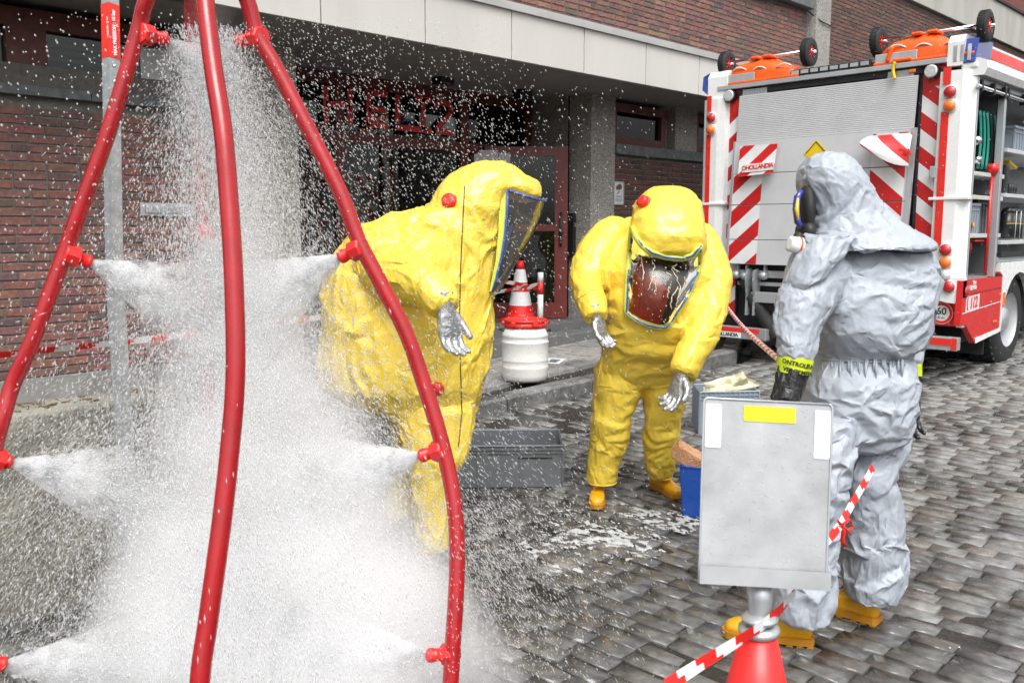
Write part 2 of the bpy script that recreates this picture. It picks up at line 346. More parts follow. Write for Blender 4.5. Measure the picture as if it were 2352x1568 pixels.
def brown(x, y):   # the setts near the shower are browner
    return max(0., min(1., 1-(x+y-4.2)/3.5))
shared = {}
for k, c in enumerate(big):
    d, x, y, l, ci = c; key = (int(ci), k % 10)
    if key not in shared:
        V, F_ = shapes[key[1]]; V = V.copy(); V[:, 1] *= .2
        me = fastmesh('sett', V, tris=F_)
        ca = me.color_attributes.new('Col', 'FLOAT_COLOR', 'CORNER'); ca.data.foreach_set('color', list(sett_cols[key[0]]+(1,))*len(me.loops)); me.materials.append(M['wet_stone']); shared[key] = me
    o = bpy.data.objects.new('sett', shared[key]); COL.objects.link(o); o.parent = ground
    o.location = (x, y, zg(x)+rj.normal(0, .0035)); o.rotation_euler = (rj.normal(0, .006), rj.normal(0, .008)-math.atan(.045)*(x > 4), rj.normal(0, .015)); o.scale = (1, l/.2, 1)
Vs, Ts, Cs = [], [], []; n0 = 0
for c in rest:
    d, x, y, l, ci = c; V, F_ = shapes[int(rj.integers(0, 10))]; V = V.copy(); V[:, 1] *= l
    a, b_ = rj.normal(0, .006), rj.normal(0, .008); V[:, 2] += V[:, 1]*a+V[:, 0]*b_+rj.normal(0, .0035)
    V += np.array([x, y, zg(x)]); Vs.append(V); Ts.append(np.array(F_)+n0); n0 += len(V)
    Cs.append(np.tile(np.array(sett_cols[int(ci)]+(1,)), (len(F_)*3, 1)))
me = fastmesh('setts', np.vstack(Vs), tris=np.vstack(Ts)); ca = me.color_attributes.new('Col', 'FLOAT_COLOR', 'CORNER'); ca.data.foreach_set('color', np.vstack(Cs).ravel().astype(np.float32))
o = link_mesh('setts', me, ground, M['wet_stone']); tag(o, kind='stuff')
# far street beyond the last sett
o = ground_mesh(17, 200, -150, 5.2, -.004, 184, 'street', M['wet_joint'])
# thin water standing between the setts
def water_mat():
    m, t, b, out = newmat('water_film'); N = t.nodes; L = t.links
    geo = N.new('ShaderNodeNewGeometry')
    b.inputs['Base Color'].default_value = (.03, .028, .024, 1); b.inputs['Roughness'].default_value = .03; b.inputs['IOR'].default_value = 1.33
    n1 = N.new('ShaderNodeTexNoise'); n1.inputs['Scale'].default_value = 34; n1.inputs['Detail'].default_value = 3; L.new(geo.outputs['Position'], n1.inputs['Vector'])
    bp = N.new('ShaderNodeBump'); bp.inputs['Strength'].default_value = .5; bp.inputs['Distance'].default_value = .012; L.new(n1.outputs['Fac'], bp.inputs['Height']); L.new(bp.outputs[0], b.inputs['Normal'])
    return m
M['water'] = water_mat()
def puddle(cx, cy, rx, ry, seed, dz=.002, rot=0.):
    r = np.random.default_rng(seed); n = 40; ph = r.uniform(0, 6.28, 6)
    P = []
    for k in range(n):
        a = 2*math.pi*k/n; q = 1+.22*math.sin(2*a+ph[0])+.15*math.sin(3*a+ph[1])+.1*math.sin(5*a+ph[2])+.08*math.sin(9*a+ph[3])
        x, y = rx*q*math.cos(a), ry*q*math.sin(a); x, y = x*math.cos(rot)-y*math.sin(rot), x*math.sin(rot)+y*math.cos(rot)
        P.append((cx+x, min(cy+y, kerbY(cx+x)-.125), zg(cx+x)+dz))
    me = fastmesh('puddle', P+[(cx, cy, zg(cx)+dz)], faces=[(k, (k+1) % n, n) for k in range(n)])
    return link_mesh('puddle', me, None, M['water'])
for k, (px, py, rx, ry, lab) in enumerate([(1200, 960, .45, 1.1, 'long puddle in the gutter below the kerb by the white drum'), (1330, 945, .25, .5, 'small puddle in the gutter between the two yellow suits')]):
    p = street(px, py); o = puddle(p.x, kerbY(p.x)-.35, rx, ry*.4, 5+k); tag(o, kind='structure')
for k, (px, py, rx, ry) in enumerate([(2290, 1480, .2, .35), (1350, 1480, .5, .5), (850, 1480, .7, .8), (1300, 1240, .3, .5)]):
    p = street(px, py); o = puddle(p.x, p.y, rx, ry, 20+k, dz=-.0045); tag(o, kind='structure')

# ================================================================ kerb, pavement
kerb = empty('kerb'); tag(kerb, kind='structure'); kerb_m = wet_mat('kerb_stone', dry=.4, wet=.12, bump=.3, bs=90)
x = -5.8; kk = 0
while x < 16:
    x1 = x+.98; a = Vector((x+.004, kerbY(x), 0)); b = Vector((x1-.004, kerbY(x1), 0))
    d = (b-a).normalized(); n = Vector((-d.y, d.x, 0)); g = (zg(x)+zg(x1))/2
    za, zb = zg(x), zg(x1)
    prof = [(-.0, -.08), (-.0, .095), (.022, .118), (.15, .12), (.15, -.08)]
    rows = [[p+n*o_+Vector((0, 0, z+h)) for o_, h in prof] for p, z in ((a, za), (b, zb))]
    c = (.125, .125, .121) if kk % 3 else (.108, .109, .107)
    mb = MB(); mb.grid(rows, False, c, closed=True); mb.add(rows[0], [(0, 1, 2, 3, 4)], False, c); mb.add(rows[1], [(4, 3, 2, 1, 0)], False, c)
    if 2.2 < x < 9: mb.build('kerb_stone', kerb_m, kerb)
    elif x >= 9 or x <= 2.2: mb.build('kerb_stone', kerb_m, kerb)
    x = x1; kk += 1
WALLY = 6.8
pave = ground_mesh(-6, 40, 4.5, 12, .085, 93, 'pavement', M['wet_joint'])
# trim the base sheet of the pavement to the kerb
me = pave.data
for v in me.vertices:
    if v.co.y < 5: v.co.y = kerbY(min(max(v.co.x, -5.9), 29.9))+.02
slab_cols = [(.20, .198, .192), (.22, .217, .208), (.182, .182, .178), (.21, .204, .192), (.19, .191, .187)]
slabs = []
for i in range(int(2.4/.3), int(14/.3)):
    for j in range(0, 9):
        xc = i*.3+.15; yc = 8.1-.3*j-.15+(.0)
        if j % 2: xc += .15
        ky = kerbY(xc)+.155
        y0, y1 = yc-.15, yc+.15
        if yc > WALLY+.1 and not (4.2 < xc < 8.0): continue
        if y1 < ky+.03: continue
        y0 = max(y0, ky)
        d = proj((xc, yc, zg(xc)+.12))[2]; slabs.append((d, xc, (y0+y1)/2, y1-y0))
slabs.sort(); meshes = {}
for k, (d, xc, yc, hy) in enumerate(slabs):
    if k < 300:
        key = (k % 7, round(hy, 2))
        if key not in meshes:
            mb = MB(); mb.box((0, 0, -.03), (.292, max(.02, hy-.008), .06), None, 0, slab_cols[k % 5]); meshes[key] = mb.mesh('paving_slab'); meshes[key].materials.append(M['wet_slab'])
        o = bpy.data.objects.new('paving_slab', meshes[key]); COL.objects.link(o); o.parent = pave
        o.location = (xc, yc, zg(xc)+.12+rj.normal(0, .0012)); o.rotation_euler = (rj.normal(0, .004), rj.normal(0, .004)-math.atan(.045)*(xc > 4), 0)

# ================================================================ the building
bld = empty('brick_building', (6, 8, 0), 'red brick building with grey canopy panels and dark brown window frames', 'building')
bcols = [(.175, .082, .068), (.19, .090, .072), (.162, .078, .066), (.135, .076, .066), (.108, .070, .063), (.20, .102, .078), (.172, .084, .070), (.118, .074, .067), (.178, .080, .066)]
def brick_shape(l, h, seed, d=.03):
    r = np.random.default_rng(seed); b = .004; c = []
    # face outline in (x, z), y = 0 outwards at -d
    n = 3; top = [(-l/2+l*k/n, h/2+r.normal(0, .0018)) for k in range(n+1)]; bot = [(l/2-l*k/n, -h/2+r.normal(0, .0018)) for k in range(n+1)]
    out = top+bot; m_ = len(out)
    V = [(x+r.normal(0, .0012), .0, z) for x, z in out]+[(x*(1-b*3/l), -d+r.normal(0, .002), z*(1-b*2.2/h)) for x, z in out]
    F_ = [tuple(range(m_, 2*m_))]+[(i, (i+1) % m_, (i+1) % m_+m_, i+m_) for i in range(m_)]
    return V, F_
def brickwork(owner, x0, x1, z0, z1, Y, holes=(), maxparts=300, L_=.22, Hc=.0625, clip=None, tint=1.0, seed=1, facing_=-1):
    """stretcher bond of separate bricks proud of the mortar, up to maxparts of the nearest as parts"""
    r = np.random.default_rng(seed); lst = []
    nrow = int((z1-z0)/Hc)
    for j in range(nrow):
        z = z0+Hc*(j+.5); x = x0-(j % 2)*L_/2+ (r.uniform(0, .0))
        while x < x1:
            l = L_-.011
            if r.random() < .12: l = L_/2-.011
            a, b = max(x, x0), min(x+l, x1)
            if b-a > .03 and not any(hx0 < b and hx1 > a and hz0 < z+.03 and hz1 > z-.03 for hx0, hx1, hz0, hz1 in holes) and (clip is None or clip((a+b)/2, z)):
                u, v, d = proj(((a+b)/2, Y, z)); vis = -60 < u < 2420 and -60 < v < 1630
                if vis: lst.append((d, (a+b)/2, z, b-a))
            x += l+.011
    lst.sort(); cache = {}; rest = MB()
    for k, (d, x, z, l) in enumerate(lst):
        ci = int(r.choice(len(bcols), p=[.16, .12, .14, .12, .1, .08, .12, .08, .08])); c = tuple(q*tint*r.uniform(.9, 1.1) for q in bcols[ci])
        if k < maxparts:
            key = (round(l, 2), ci, k % 3)
            if key not in cache:
                V, F_ = brick_shape(round(l, 2), Hc-.011, k, .008); mb = MB(); mb.add(V, F_, False, c); cache[key] = mb.mesh('brick'); cache[key].materials.append(M['brick'])
            o = bpy.data.objects.new('brick', cache[key]); COL.objects.link(o); o.location = (x, Y, z); o.rotation_euler = (r.normal(0, .01), r.normal(0, .006), 0)
            o.parent = owner; o.matrix_parent_inverse = parent_inv(owner)
        else:
            V, F_ = brick_shape(l, Hc-.011, k % 17, .008); rest.add([(p[0]+x, p[1]+Y, p[2]+z) for p in V], F_, False, c)
    if rest.v:
        o = rest.build('bricks', M['brick'], owner); tag(o, kind='stuff')
Y0 = WALLY
# left wall between the windows and the plinth
mb = MB(); mb.bb((-3, Y0, .1), (3.58, Y0+.25, 2.62)); lw = mb.build('brick_wall', M['mortar'], bld)
zsill_b = onY(100, 225, Y0).z; zbrick = onY(0, 876, Y0).z
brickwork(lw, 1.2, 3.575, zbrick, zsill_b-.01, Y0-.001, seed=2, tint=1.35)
mb = MB(); mb.bb((-3, Y0-.035, 0), (3.58, Y0, zbrick)); mb.build('plinth', M['concrete'], bld)
zs_top = onY(0, 192, Y0).z
mb = MB()
for a in range(6): mb.bb((-3+a*1.1, Y0-.07, zsill_b), (-3+a*1.1+1.095, Y0+.1, zs_top), .004)
mb.build('window_sill', M['stone_sill'], bld)
ZS = 3.05                                   # underside of the canopy
blinds = mat('blind', (.33, .33, .28), .5, var=.1)
curtain_blue = mat('blue_curtain', (.03, .05, .1), .8, var=.3, stretch=(6, 6, 1))
def window(x0, x1, z0, z1, Y, parent, fr=.07, blindz=None, depth=.09, inner=None):
    w = MB(); w.bb((x0, Y, z0), (x0+fr, Y+depth, z1)); w.bb((x1-fr, Y, z0), (x1, Y+depth, z1)); w.bb((x0+fr, Y, z0), (x1-fr, Y+depth, z0+fr)); w.bb((x0+fr, Y, z1-fr), (x1-fr, Y+depth, z1))
    f = w.build('window', M['frame_wood'], parent)
    g = MB(); g.bb((x0+fr, Y+.05, z0+fr), (x1-fr, Y+.056, z1-fr)); g.build('pane', M['glass'], f)
    if blindz:
        for k in range(4):
            s_ = MB(); s_.bb((x0+fr+.01, Y+.08, z1-fr-.035-k*.05), (x1-fr-.01, Y+.095, z1-fr-.01-k*.05)); s_.build('blind_slat', blinds, f)
    return f
for wx0, wx1 in ((.3, 2.12), (2.12, 3.56)):
    window(wx0, wx1, zs_top, ZS-.05, Y0+.03, bld, blindz=True, fr=.13)
mb = MB(); mb.bb((-.2, Y0+.5, 2.3), (2.0, Y0+.55, 3.0)); mb.build('blue_curtain', curtain_blue, bld)
a = onY(321, 107, Y0+.07); b = onY(394, 204, Y0+.07)
mb = MB(); mb.bb((a.x, Y0+.074, b.z), (b.x, Y0+.076, a.z)); o = mb.build('paper_notice', M['paper'], bld)
# inner room behind the left windows and the entrance
mb = MB(); mb.bb((-3, 8.6, 0), (4.0, 8.7, 3.1)); mb.bb((-3, Y0+.25, 3.1), (16, 12, 3.16)); mb.bb((3.9, 11.0, .2), (16, 11.1, 3.1)); mb.bb((8.2, Y0+.25, 2.2), (8.3, 11, 3.1)); mb.build('inner_wall', M['interior'], bld)
# pillar left of the entrance, recess, column right of it
mb = MB(); mb.bb((3.583, Y0-.02, 0), (4.2, 7.9, ZS)); mb.build('pillar', M['aggregate'], bld)
mb = MB(); mb.bb((8.06, Y0-.03, 0), (8.5, Y0+.3, ZS)); mb.bb((8.06, Y0+.32, 0), (8.4, 7.75, ZS)); mb.bb((8.45, Y0+.3, 0), (8.5, 7.75, ZS)); mb.build('column', M['aggregate'], bld)
mb = MB(); mb.bb((8.055, Y0+.3, 0), (8.058, Y0+.32, ZS)); mb.build('column_joint', M['dark'], bld)
ZF = .45
step = MB(); step.bb((4.2, Y0-.1, .1), (8.5, 9.5, ZF)); step.bb((4.2, Y0-.42, .1), (8.9, Y0-.1, ZF-.085), .006); step.build('entrance_step', mat('step_stone', (.13, .132, .13), .5, var=.2, bump=.3), bld)
# entrance glazing on plane YE
YE = 7.7
fr_ = MB(); XE0, XE1 = 4.22, 8.04
def ex(px, py): return onY(px, py, YE)
zt = ex(900, 312).z                       # transom height
for xx, w_ in ((XE0, .08), (ex(784, 400).x-.05, .1), (ex(1065, 300).x-.04, .12), (XE1-.09, .09)):
    fr_.bb((xx, YE, ZF), (xx+w_, YE+.09, ZS))
fr_.bb((XE0, YE+.005, zt-.11), (XE1, YE+.085, zt)); fr_.bb((XE0, YE+.005, ZS-.12), (XE1, YE+.085, ZS)); fr_.bb((XE0, YE+.005, ZF), (7.2, YE+.085, ZF+.12))
ent = fr_.build('entrance_frame', M['frame_wood'], bld)
xm0, xm1, xm2 = XE0+.08, ex(784, 400).x, ex(1065, 300).x
for a_, b_, c_, d_ in ((xm0, xm1-.05, ZF+.12, zt-.11), (xm1+.05, xm2-.04, ZF+.12, zt-.11), (xm0, xm1-.05, zt, ZS-.12), (xm1+.05, xm2-.04, zt, ZS-.12), (xm2+.08, XE1-.09, zt, ZS-.12)):
    g = MB(); g.bb((a_, YE+.04, c_), (b_, YE+.046, d_)); g.build('pane', M['glass'], ent)
# red letters on the transom glass
letter_m = mat('letter_red', (.55, .03, .035), .5, var=.25, vs=9)
Rw, Up = (1, 0, 0), (0, 0, 1)
zl0 = ex(770, 282).z; zl1 = ex(770, 200).z; lh = zl1-zl0
def strokes(x, segs, wd=.062):
    l = MB()
    for (a0, b0, a1, b1) in segs:
        p = Vector((x+a0*.62, YE-.012, zl0+b0*lh)); q = Vector((x+a1*.62, YE-.012, zl0+b1*lh)); d = q-p; L_ = d.length+wd*.0; ang = math.atan2(d.z, d.x)
        l.box((p+q)/2, (L_, .01, wd), Matrix.Rotation(-ang, 3, 'Y'))
    l.build('letter', letter_m, ent)
W_ = .42
xh = ex(742, 240).x
strokes(xh, [(.04, 0, .04, 1), (.5, 0, .5, 1), (.04, .5, .5, .5)])
strokes(ex(838, 240).x, [(.06, 0, .06, 1), (0, .96, .46, .96), (.06, .5, .4, .5), (0, .04, .46, .04)])
strokes(ex(905, 240).x, [(.06, 0, .06, 1), (0, .04, .44, .04)])
strokes(ex(950, 240).x, [(.2, 0, .2, 1), (.02, .96, .38, .96), (.02, .04, .38, .04)])
strokes(ex(998, 240).x, [(.0, .74, .06, .9), (.04, .9, .2, .97), (.2, .97, .36, .88), (.36, .9, .38, .66), (.38, .68, .02, .08), (0, .04, .42, .04)])
# dim back of the hall with a tan cupboard
mb = MB(); p = onY(800, 420, 9.6); mb.bb((p.x-.1, 9.6, ZF), (p.x+.95, 9.9, 2.2)); mb.build('cupboard', M['tan'], bld)
# lamps hanging under the canopy
for (px, py) in ((1017, 168), (1200, 205)):
    p = onY(px, py, 7.2); mb = MB(); mb.bb((p.x-.09, 7.12, p.z-.12), (p.x+.09, 7.28, ZS), .01); mb.build('ceiling_lamp', M['black_plastic'], bld)
# opened glass door leaf
H = Vector((7.22, 7.66, ZF)); D = (Vector((7.86, 7.0, ZF))-H).normalized(); wl = .93; nD = Vector((-D.y, D.x, 0)); zdt = at(1200, 341, 10.55).z
door = MB()
def dpart(mb_, a, b, z0, z1, th=.05): mb_.prism([H+D*a+Vector((0, 0, z0)), H+D*b+Vector((0, 0, z0)), H+D*b+Vector((0, 0, z1)), H+D*a+Vector((0, 0, z1))], nD*th)
hz = zdt-ZF
dpart(door, 0, .1, .01, hz); dpart(door, wl-.12, wl+.03, .01, hz)
dpart(door, .1, wl-.12, .01, .19); dpart(door, .1, wl-.12, hz-.11, hz); zr = at(1200, 521, 10.5).z-ZF; dpart(door, .1, wl-.12, zr-.05, zr+.03)
dl = door.build('glass_door', M['redbrown_metal'], None, 'red brown framed glass door standing open at the recessed entrance', 'door')
for z0_, z1_ in ((.19, zr-.05), (zr+.03, hz-.11)):
    g = MB(); g.prism([H+D*.1+nD*.02+Vector((0, 0, z0_)), H+D*(wl-.12)+nD*.02+Vector((0, 0, z0_)), H+D*(wl-.12)+nD*.02+Vector((0, 0, z1_)), H+D*.1+nD*.02+Vector((0, 0, z1_))], nD*.006); g.build('pane', M['glass'], dl)
hd = MB(); hb = H+D*(wl-.05)-nD*.04+Vector((0, 0, 1.0)); hd.tube([hb+Vector((0, 0, -.15)), hb+Vector((0, 0, .25))], .014); hd.box(hb+nD*.02, (.03, .03, .05)); hd.build('handle', M['black_plastic'], dl)
for q, (px, py, w_, h_) in enumerate(((1118, 365, .28, .17), (1160, 372, .13, .18))):
    p = at(px, py, 10.5); nb_ = MB(); u_ = D; c_ = H+D*((p-H).dot(D))-nD*.004; c_.z = p.z
    nb_.prism([c_+u_*a+Vector((0, 0, b)) for a, b in ((-w_/2, -h_/2), (w_/2, -h_/2), (w_/2, h_/2), (-w_/2, h_/2))], -nD*.002); nb_.build('door_notice', M['paper'], dl)
# intercom box on the column side
p = onX(1322, 520, 8.06-.0); mb = MB(); p0, p1 = onX(1296, 490, 8.05), onX(1322, 590, 8.05)
mb.bb((8.0, min(p0.y, p1.y), min(p0.z, p1.z)), (8.054, max(p0.y, p1.y), max(p0.z, p1.z)), .004); mb.build('intercom_box', M['black_plastic'], bld)
# right-hand wall with window band
rx0, rx1 = 8.503, 13.1
mb = MB(); mb.bb((rx0, Y0, .1), (rx1, Y0+.25, onY(1450, 350, Y0).z)); rw = mb.build('brick_wall', M['mortar'], bld)
zsr_b = onY(1450, 358, Y0).z; zsr_t = onY(1450, 335, Y0).z
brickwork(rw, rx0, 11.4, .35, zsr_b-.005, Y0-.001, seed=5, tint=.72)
mb = MB()
for a in range(5): mb.bb((rx0+a*1.0, Y0-.06, zsr_b), (rx0+a*1.0+.995, Y0+.12, zsr_t), .004)
mb.build('window_sill', M['stone_sill'], bld)
xw1 = onY(1500, 300, Y0).x+.18; xw2 = onY(1534, 300, Y0).x; xw3 = onY(1590, 300, Y0).x
window(rx0, xw2, zsr_t, ZS-.05, Y0+.03, bld, blindz=True, fr=.1)
mb = MB(); mb.bb((xw2+.15, Y0-.01, zsr_t), (xw3+.1, Y0+.25, ZS)); mb.bb((xw2, Y0+.12, zsr_t), (xw2+.15, Y0+.25, ZS)); mb.build('pillar', M['aggregate'], bld)
window(xw3+.1, 13.1, zsr_t, ZS-.05, Y0+.03, bld, blindz=True, fr=.1)
# camera warning signs on the wall
def cam_sign(px0, py0, px1, py1, Y, lab):
    a, b = onY(px0, py0, Y), onY(px1, py1, Y); x0_, x1_, z0_, z1_ = a.x, b.x, b.z, a.z
    s_ = MB(); s_.bb((x0_, Y-.008, z0_), (x1_, Y-.001, z1_), .002); so = s_.build('warning_sign', M['paper'], None, lab, 'sign', 'camera warning signs')
    cx_, w_ = (x0_+x1_)/2, x1_-x0_; h_ = z1_-z0_
    e = MB()
    for (u0, v0, u1, v1) in ((.05, .02, .95, .035), (.05, .965, .95, .98), (.05, .02, .08, .98), (.92, .02, .95, .98)): e.bb((x0_+w_*u0, Y-.0095, z0_+h_*v0), (x0_+w_*u1, Y-.008, z0_+h_*v1))
    e.build('border', M['black_print'], so)
    k = MB(); k.prism([(x0_+w_*u, Y-.0095, z0_+h_*v) for u, v in ((.3, .68), (.5, .63), (.75, .68), (.78, .82), (.6, .9), (.4, .86), (.3, .78))], (0, .0015, 0)); k.prism([(x0_+w_*u, Y-.0095, z0_+h_*v) for u, v in ((.45, .56), (.6, .62), (.55, .56), (.38, .45), (.3, .47))], (0, .0015, 0)); k.build('pictogram', mat('print_grey', (.09, .09, .1), .5), so)
    r_ = MB(); r_.lathe([(w_*.12, 0), (w_*.12, .0015)], (x0_+w_*.33, Y-.011, z0_+h_*.72), 12, (0, 1, 0)); r_.build('lens_mark', mat('print_red', (.4, .03, .03), .5), so)
    l_ = MB()
    for v, a_, b_ in ((.36, .2, .8), (.32, .25, .75), (.24, .2, .45), (.24, .52, .8), (.19, .15, .85), (.14, .25, .75)): l_.bb((x0_+w_*a_, Y-.0095, z0_+h_*v), (x0_+w_*b_, Y-.008, z0_+h_*(v+.015)))
    l_.build('small_print', M['black_print'], so)
cam_sign(1408, 416, 1432, 471, Y0-.012, 'white camera warning sign on brickwork right of the grey column')
cam_sign(541, 391, 567, 471, Y0-.024, 'white camera warning sign on the pale pillar behind the spray')
# letter box plate
a, b = onY(318, 466, Y0), onY(450, 497, Y0)
lb = MB(); lb.bb((a.x, Y0-.03, b.z), (b.x, Y0-.01, a.z), .003); lbo = lb.build('letter_box', M['alu'], None, 'brushed metal letter box plate set in the brick wall', 'letter box')
f = MB(); f.bb((a.x+.035, Y0-.045, b.z+.02), (b.x-.035, Y0-.031, a.z-.022), .004); f.build('flap', M['galv'], lbo)
# canopy
YC = 5.95; ZT = onY(1180, 26, YC).z
can = MB(); can.bb((-4, YC+.03, ZS), (13.2, Y0+.9, ZS+.04)); can.build('soffit', M['soffit'], bld)
seams = [onY(q, w, YC).x for q, w in ((738, 60), (982, 100), (1180, 140), (1343, 170), (1483, 195))]
pitch = (seams[-1]-seams[0])/4
xs = seams[0]-pitch*5
while xs < 13.1:
    p_ = MB(); p_.bb((xs+.006, YC, ZS-.012), (min(xs+pitch-.006, 13.15), YC+.03, ZT), .003); p_.build('fascia_panel', M['fascia'], bld); xs += pitch
mb = MB(); mb.bb((-4, YC+.03, ZS+.04), (13.15, YC+.05, ZT)); mb.build('fascia_backing', M['dark'], bld)
mb = MB(); mb.bb((-4, YC-.03, ZT), (13.18, YC+.02, ZT+.05)); mb.bb((-4, YC-.01, ZT+.05), (13.18, Y0, ZT+.075)); mb.build('flashing', mat('flashing', (.46, .46, .45), .45, .3, var=.1, dirt=.3), bld)
# upper wall
ZU = ZT+.075
mb = MB(); mb.bb((-4, Y0, ZU), (13.15, Y0+.3, 9)); uw = mb.build('upper_wall', M['mortar'], bld)
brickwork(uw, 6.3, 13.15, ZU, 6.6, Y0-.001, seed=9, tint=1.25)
# stone band below the first floor window, with a cable
p = onY(1790, 0, Y0-.1); q = onY(1858, 20, Y0-.1)
mb = MB(); mb.bb((10.5, Y0-.14, q.z), (13.12, Y0-.012, q.z+.16), .005); mb.build('window_sill', M['stone_sill'], bld)
mb = MB(); mb.tube([(x_, Y0-.05, q.z-.05-.03*math.sin((x_-10.5)*1.8)) for x_ in np.linspace(10.5, 13.1, 14)]+[(13.3, Y0-.16, q.z-.15), (13.66, Y0-.16, q.z-.17)], .011, 6); mb.build('cable', M['black_plastic'], bld)
mb = MB(); mb.bb((13.18, Y0-.14, 0), (13.66, Y0+.3, 9)); mb.build('pilaster', M['aggregate'], bld)
# next building: rough brick with a concrete band
nb = empty('rear_building', (18, 7.2, 0), 'darker brown brick building with concrete band beyond the pilaster', 'building')
zc = onY(2082, 0, Y0).z
mb = MB(); mb.bb((13.662, Y0+.02, 0), (40, Y0+.3, zc)); w2 = mb.build('brick_wall', M['mortar'], nb)
brickwork(w2, 13.67, 27, 3.0, zc-.02, Y0+.019, seed=13, tint=.85)
mb = MB(); zc2 = onY(2292, 0, Y0-.1).z; x_ = 13.67
while x_ < 40:
    p_ = MB(); p_.bb((x_, Y0-.06, zc), (x_+2.39, Y0+.3, zc2), .01); p_.build('concrete_panel', mat('pale_concrete', (.42, .41, .37), .8, var=.12, vs=3, stretch=(1, 1, .25), dirt=.4, dirtcol=(.2, .19, .17), ds=2) if x_ < 14 else bpy.data.materials['pale_concrete'], nb); x_ += 2.4
mb = MB(); mb.bb((13.67, Y0-.1, zc2), (40, Y0+.3, zc2+.05)); mb.build('coping', M['dark'], nb)
mb = MB(); mb.bb((18, Y0+2.2, 0), (40, Y0+2.5, 14)); w3 = mb.build('set_back_wall', M['brick'] if False else mat('far_brick', (.17, .06, .05), .9, var=.3, vs=8), nb)
for k in range(5):
    window(20.5+k*3.2, 22.7+k*3.2, 9.2, 10.6, Y0+2.12, nb, fr=.08)
# low concrete wall at the left, in front of the pavement
a = onY(60, 950, 3.7); hw = .80
wall_m = mat('weathered_concrete', (.235, .225, .19), .85, var=.3, vs=6, bump=.6, bs=70, dirt=.7, dirtcol=(.09, .085, .07), ds=4)
def low_wall():
    # pitted face as real relief
    x0_, x1_ = -1.6, 2.05; nx, nz = 420, 92; r = np.random.default_rng(4)
    X_, Z_ = np.meshgrid(np.linspace(x0_, x1_, nx), np.linspace(-.1, hw, nz)); Yf = np.full_like(X_, 3.7)+r.normal(0, .0012, X_.shape)
    for _ in range(260):
        i, j = r.integers(0, nx), r.integers(0, nz-2); Yf[j, i] += r.uniform(.002, .006)
    Yf[-1] += .012; Yf[-2] += .003
    V = np.stack([X_, Yf, Z_], -1).reshape(-1, 3); idx = np.arange(nx*nz).reshape(nz, nx)
    Q = np.stack([idx[:-1, :-1], idx[:-1, 1:], idx[1:, 1:], idx[1:, :-1]], -1).reshape(-1, 4)
    top0 = idx[-1]; Vt = V[top0].copy(); Vt[:, 1] = 3.92; Vt[:, 2] += r.normal(0, .003, nx); n = len(V); V = np.vstack([V, Vt]); idt = n+np.arange(nx)
    Q = np.vstack([Q, np.stack([top0[:-1], top0[1:], idt[1:], idt[:-1]], -1)])
    n = len(V); V = np.vstack([V, [(x0_, 3.92, -.1), (x1_, 3.92, -.1), (x1_, 3.7, -.1)]])
    me = fastmesh('low_wall', V, faces=[tuple(q) for q in Q.tolist()]+[(int(idt[0]), int(idt[-1]), n+1, n), (int(top0[-1]), n+2, n+1, int(idt[-1]))])
    o = link_mesh('low_wall', me, None, wall_m); tag(o, 'low weathered concrete wall with pitted face and brown dirty top behind the spray', 'wall'); return o
lwall = low_wall()
mb = MB()
for k in range(260):
    x_ = RNG.uniform(-1.5, 2.0); y_ = RNG.uniform(3.74, 3.9); mb.box((x_, y_, hw+.004), (RNG.uniform(.01, .05), .006, .006), Matrix.Rotation(RNG.uniform(0, 3), 3, 'Z'))
o = mb.build('moss_litter', mat('moss_litter', (.16, .11, .06), .9, var=.4, vs=40), lwall); tag(o, kind='stuff')
# ================================================================ fire truck, rear plane at X = 8
TX = 8.0
truck = empty('fire_truck', (9.3, 3.9, zg(9.3)), 'white and red fire truck with silver tail lift and open side lockers', 'fire truck')
def rX(px, py, X=TX): return onX(px, py, X)
def sY(px, py, Y=2.6): return onY(px, py, Y)
stripeR = stripe_mat('chevron_right', RED, WHITE, (0, -.80, 1), .283, .5, .30)
stripeL = stripe_mat('chevron_left', RED, WHITE, (0, .80, 1), .283, .5, .12)
stripeP = stripe_mat('chevron_lift_left', RED, WHITE, (0, .85, 1), .33, .5, .05)
stripeQ = stripe_mat('chevron_lift_right', RED, WHITE, (0, -.85, 1), .33, .5, .2)
# body shell
b = MB(); b.bb((8.1, 3.3, .95), (16, 5.16, 2.86), .02); b.bb((8.03, 2.93, .95), (8.045, 3.0, 2.8)); b.build('body', M['white_paint'], truck)
b = MB(); b.bb((8.03, 3.0, .9), (8.1, 4.95, 2.86)); b.build('rear_frame', M['dark'], truck)
# corner posts (rounded profile pushed upwards); right and left
def corner_post(y_in, y_out, z0, z1, sgn, name='corner_post'):
    """section from the inner edge on the rear plane round to the side"""
    sec = [(TX+.02, y_in), (TX-.055, y_in-sgn*.02), (TX-.07, y_in-sgn*.10), (TX-.065, y_in-sgn*.2), (TX-.03, y_out+sgn*.035), (TX-.018, y_out+sgn*.006), (TX-.008, y_out), (TX-.008, y_in)]
    m = MB(); rows = [[Vector((x, y, z)) for x, y in sec] for z in (z0, z1)]
    m.grid(rows, False, closed=True); n = len(sec); m.add(rows[0], [tuple(range(n))]); m.add(rows[1], [tuple(range(n-1, -1, -1))])
    return m.build(name, M['white_paint'], truck)
cpr = corner_post(2.91, 2.61, .98, 2.80, 1)
cpl = corner_post(4.92, 5.21, .90, 2.80, -1)
mb = MB(); mb.bb((TX-.08, 2.60, 1.745), (TX-.01, 2.925, 1.77), .004); mb.build('strap', M['white_paint'], cpr)
mb = MB(); mb.bb((TX-.08, 4.905, 1.745), (TX+.06, 5.215, 1.77), .004); mb.build('strap', M['white_paint'], cpl)
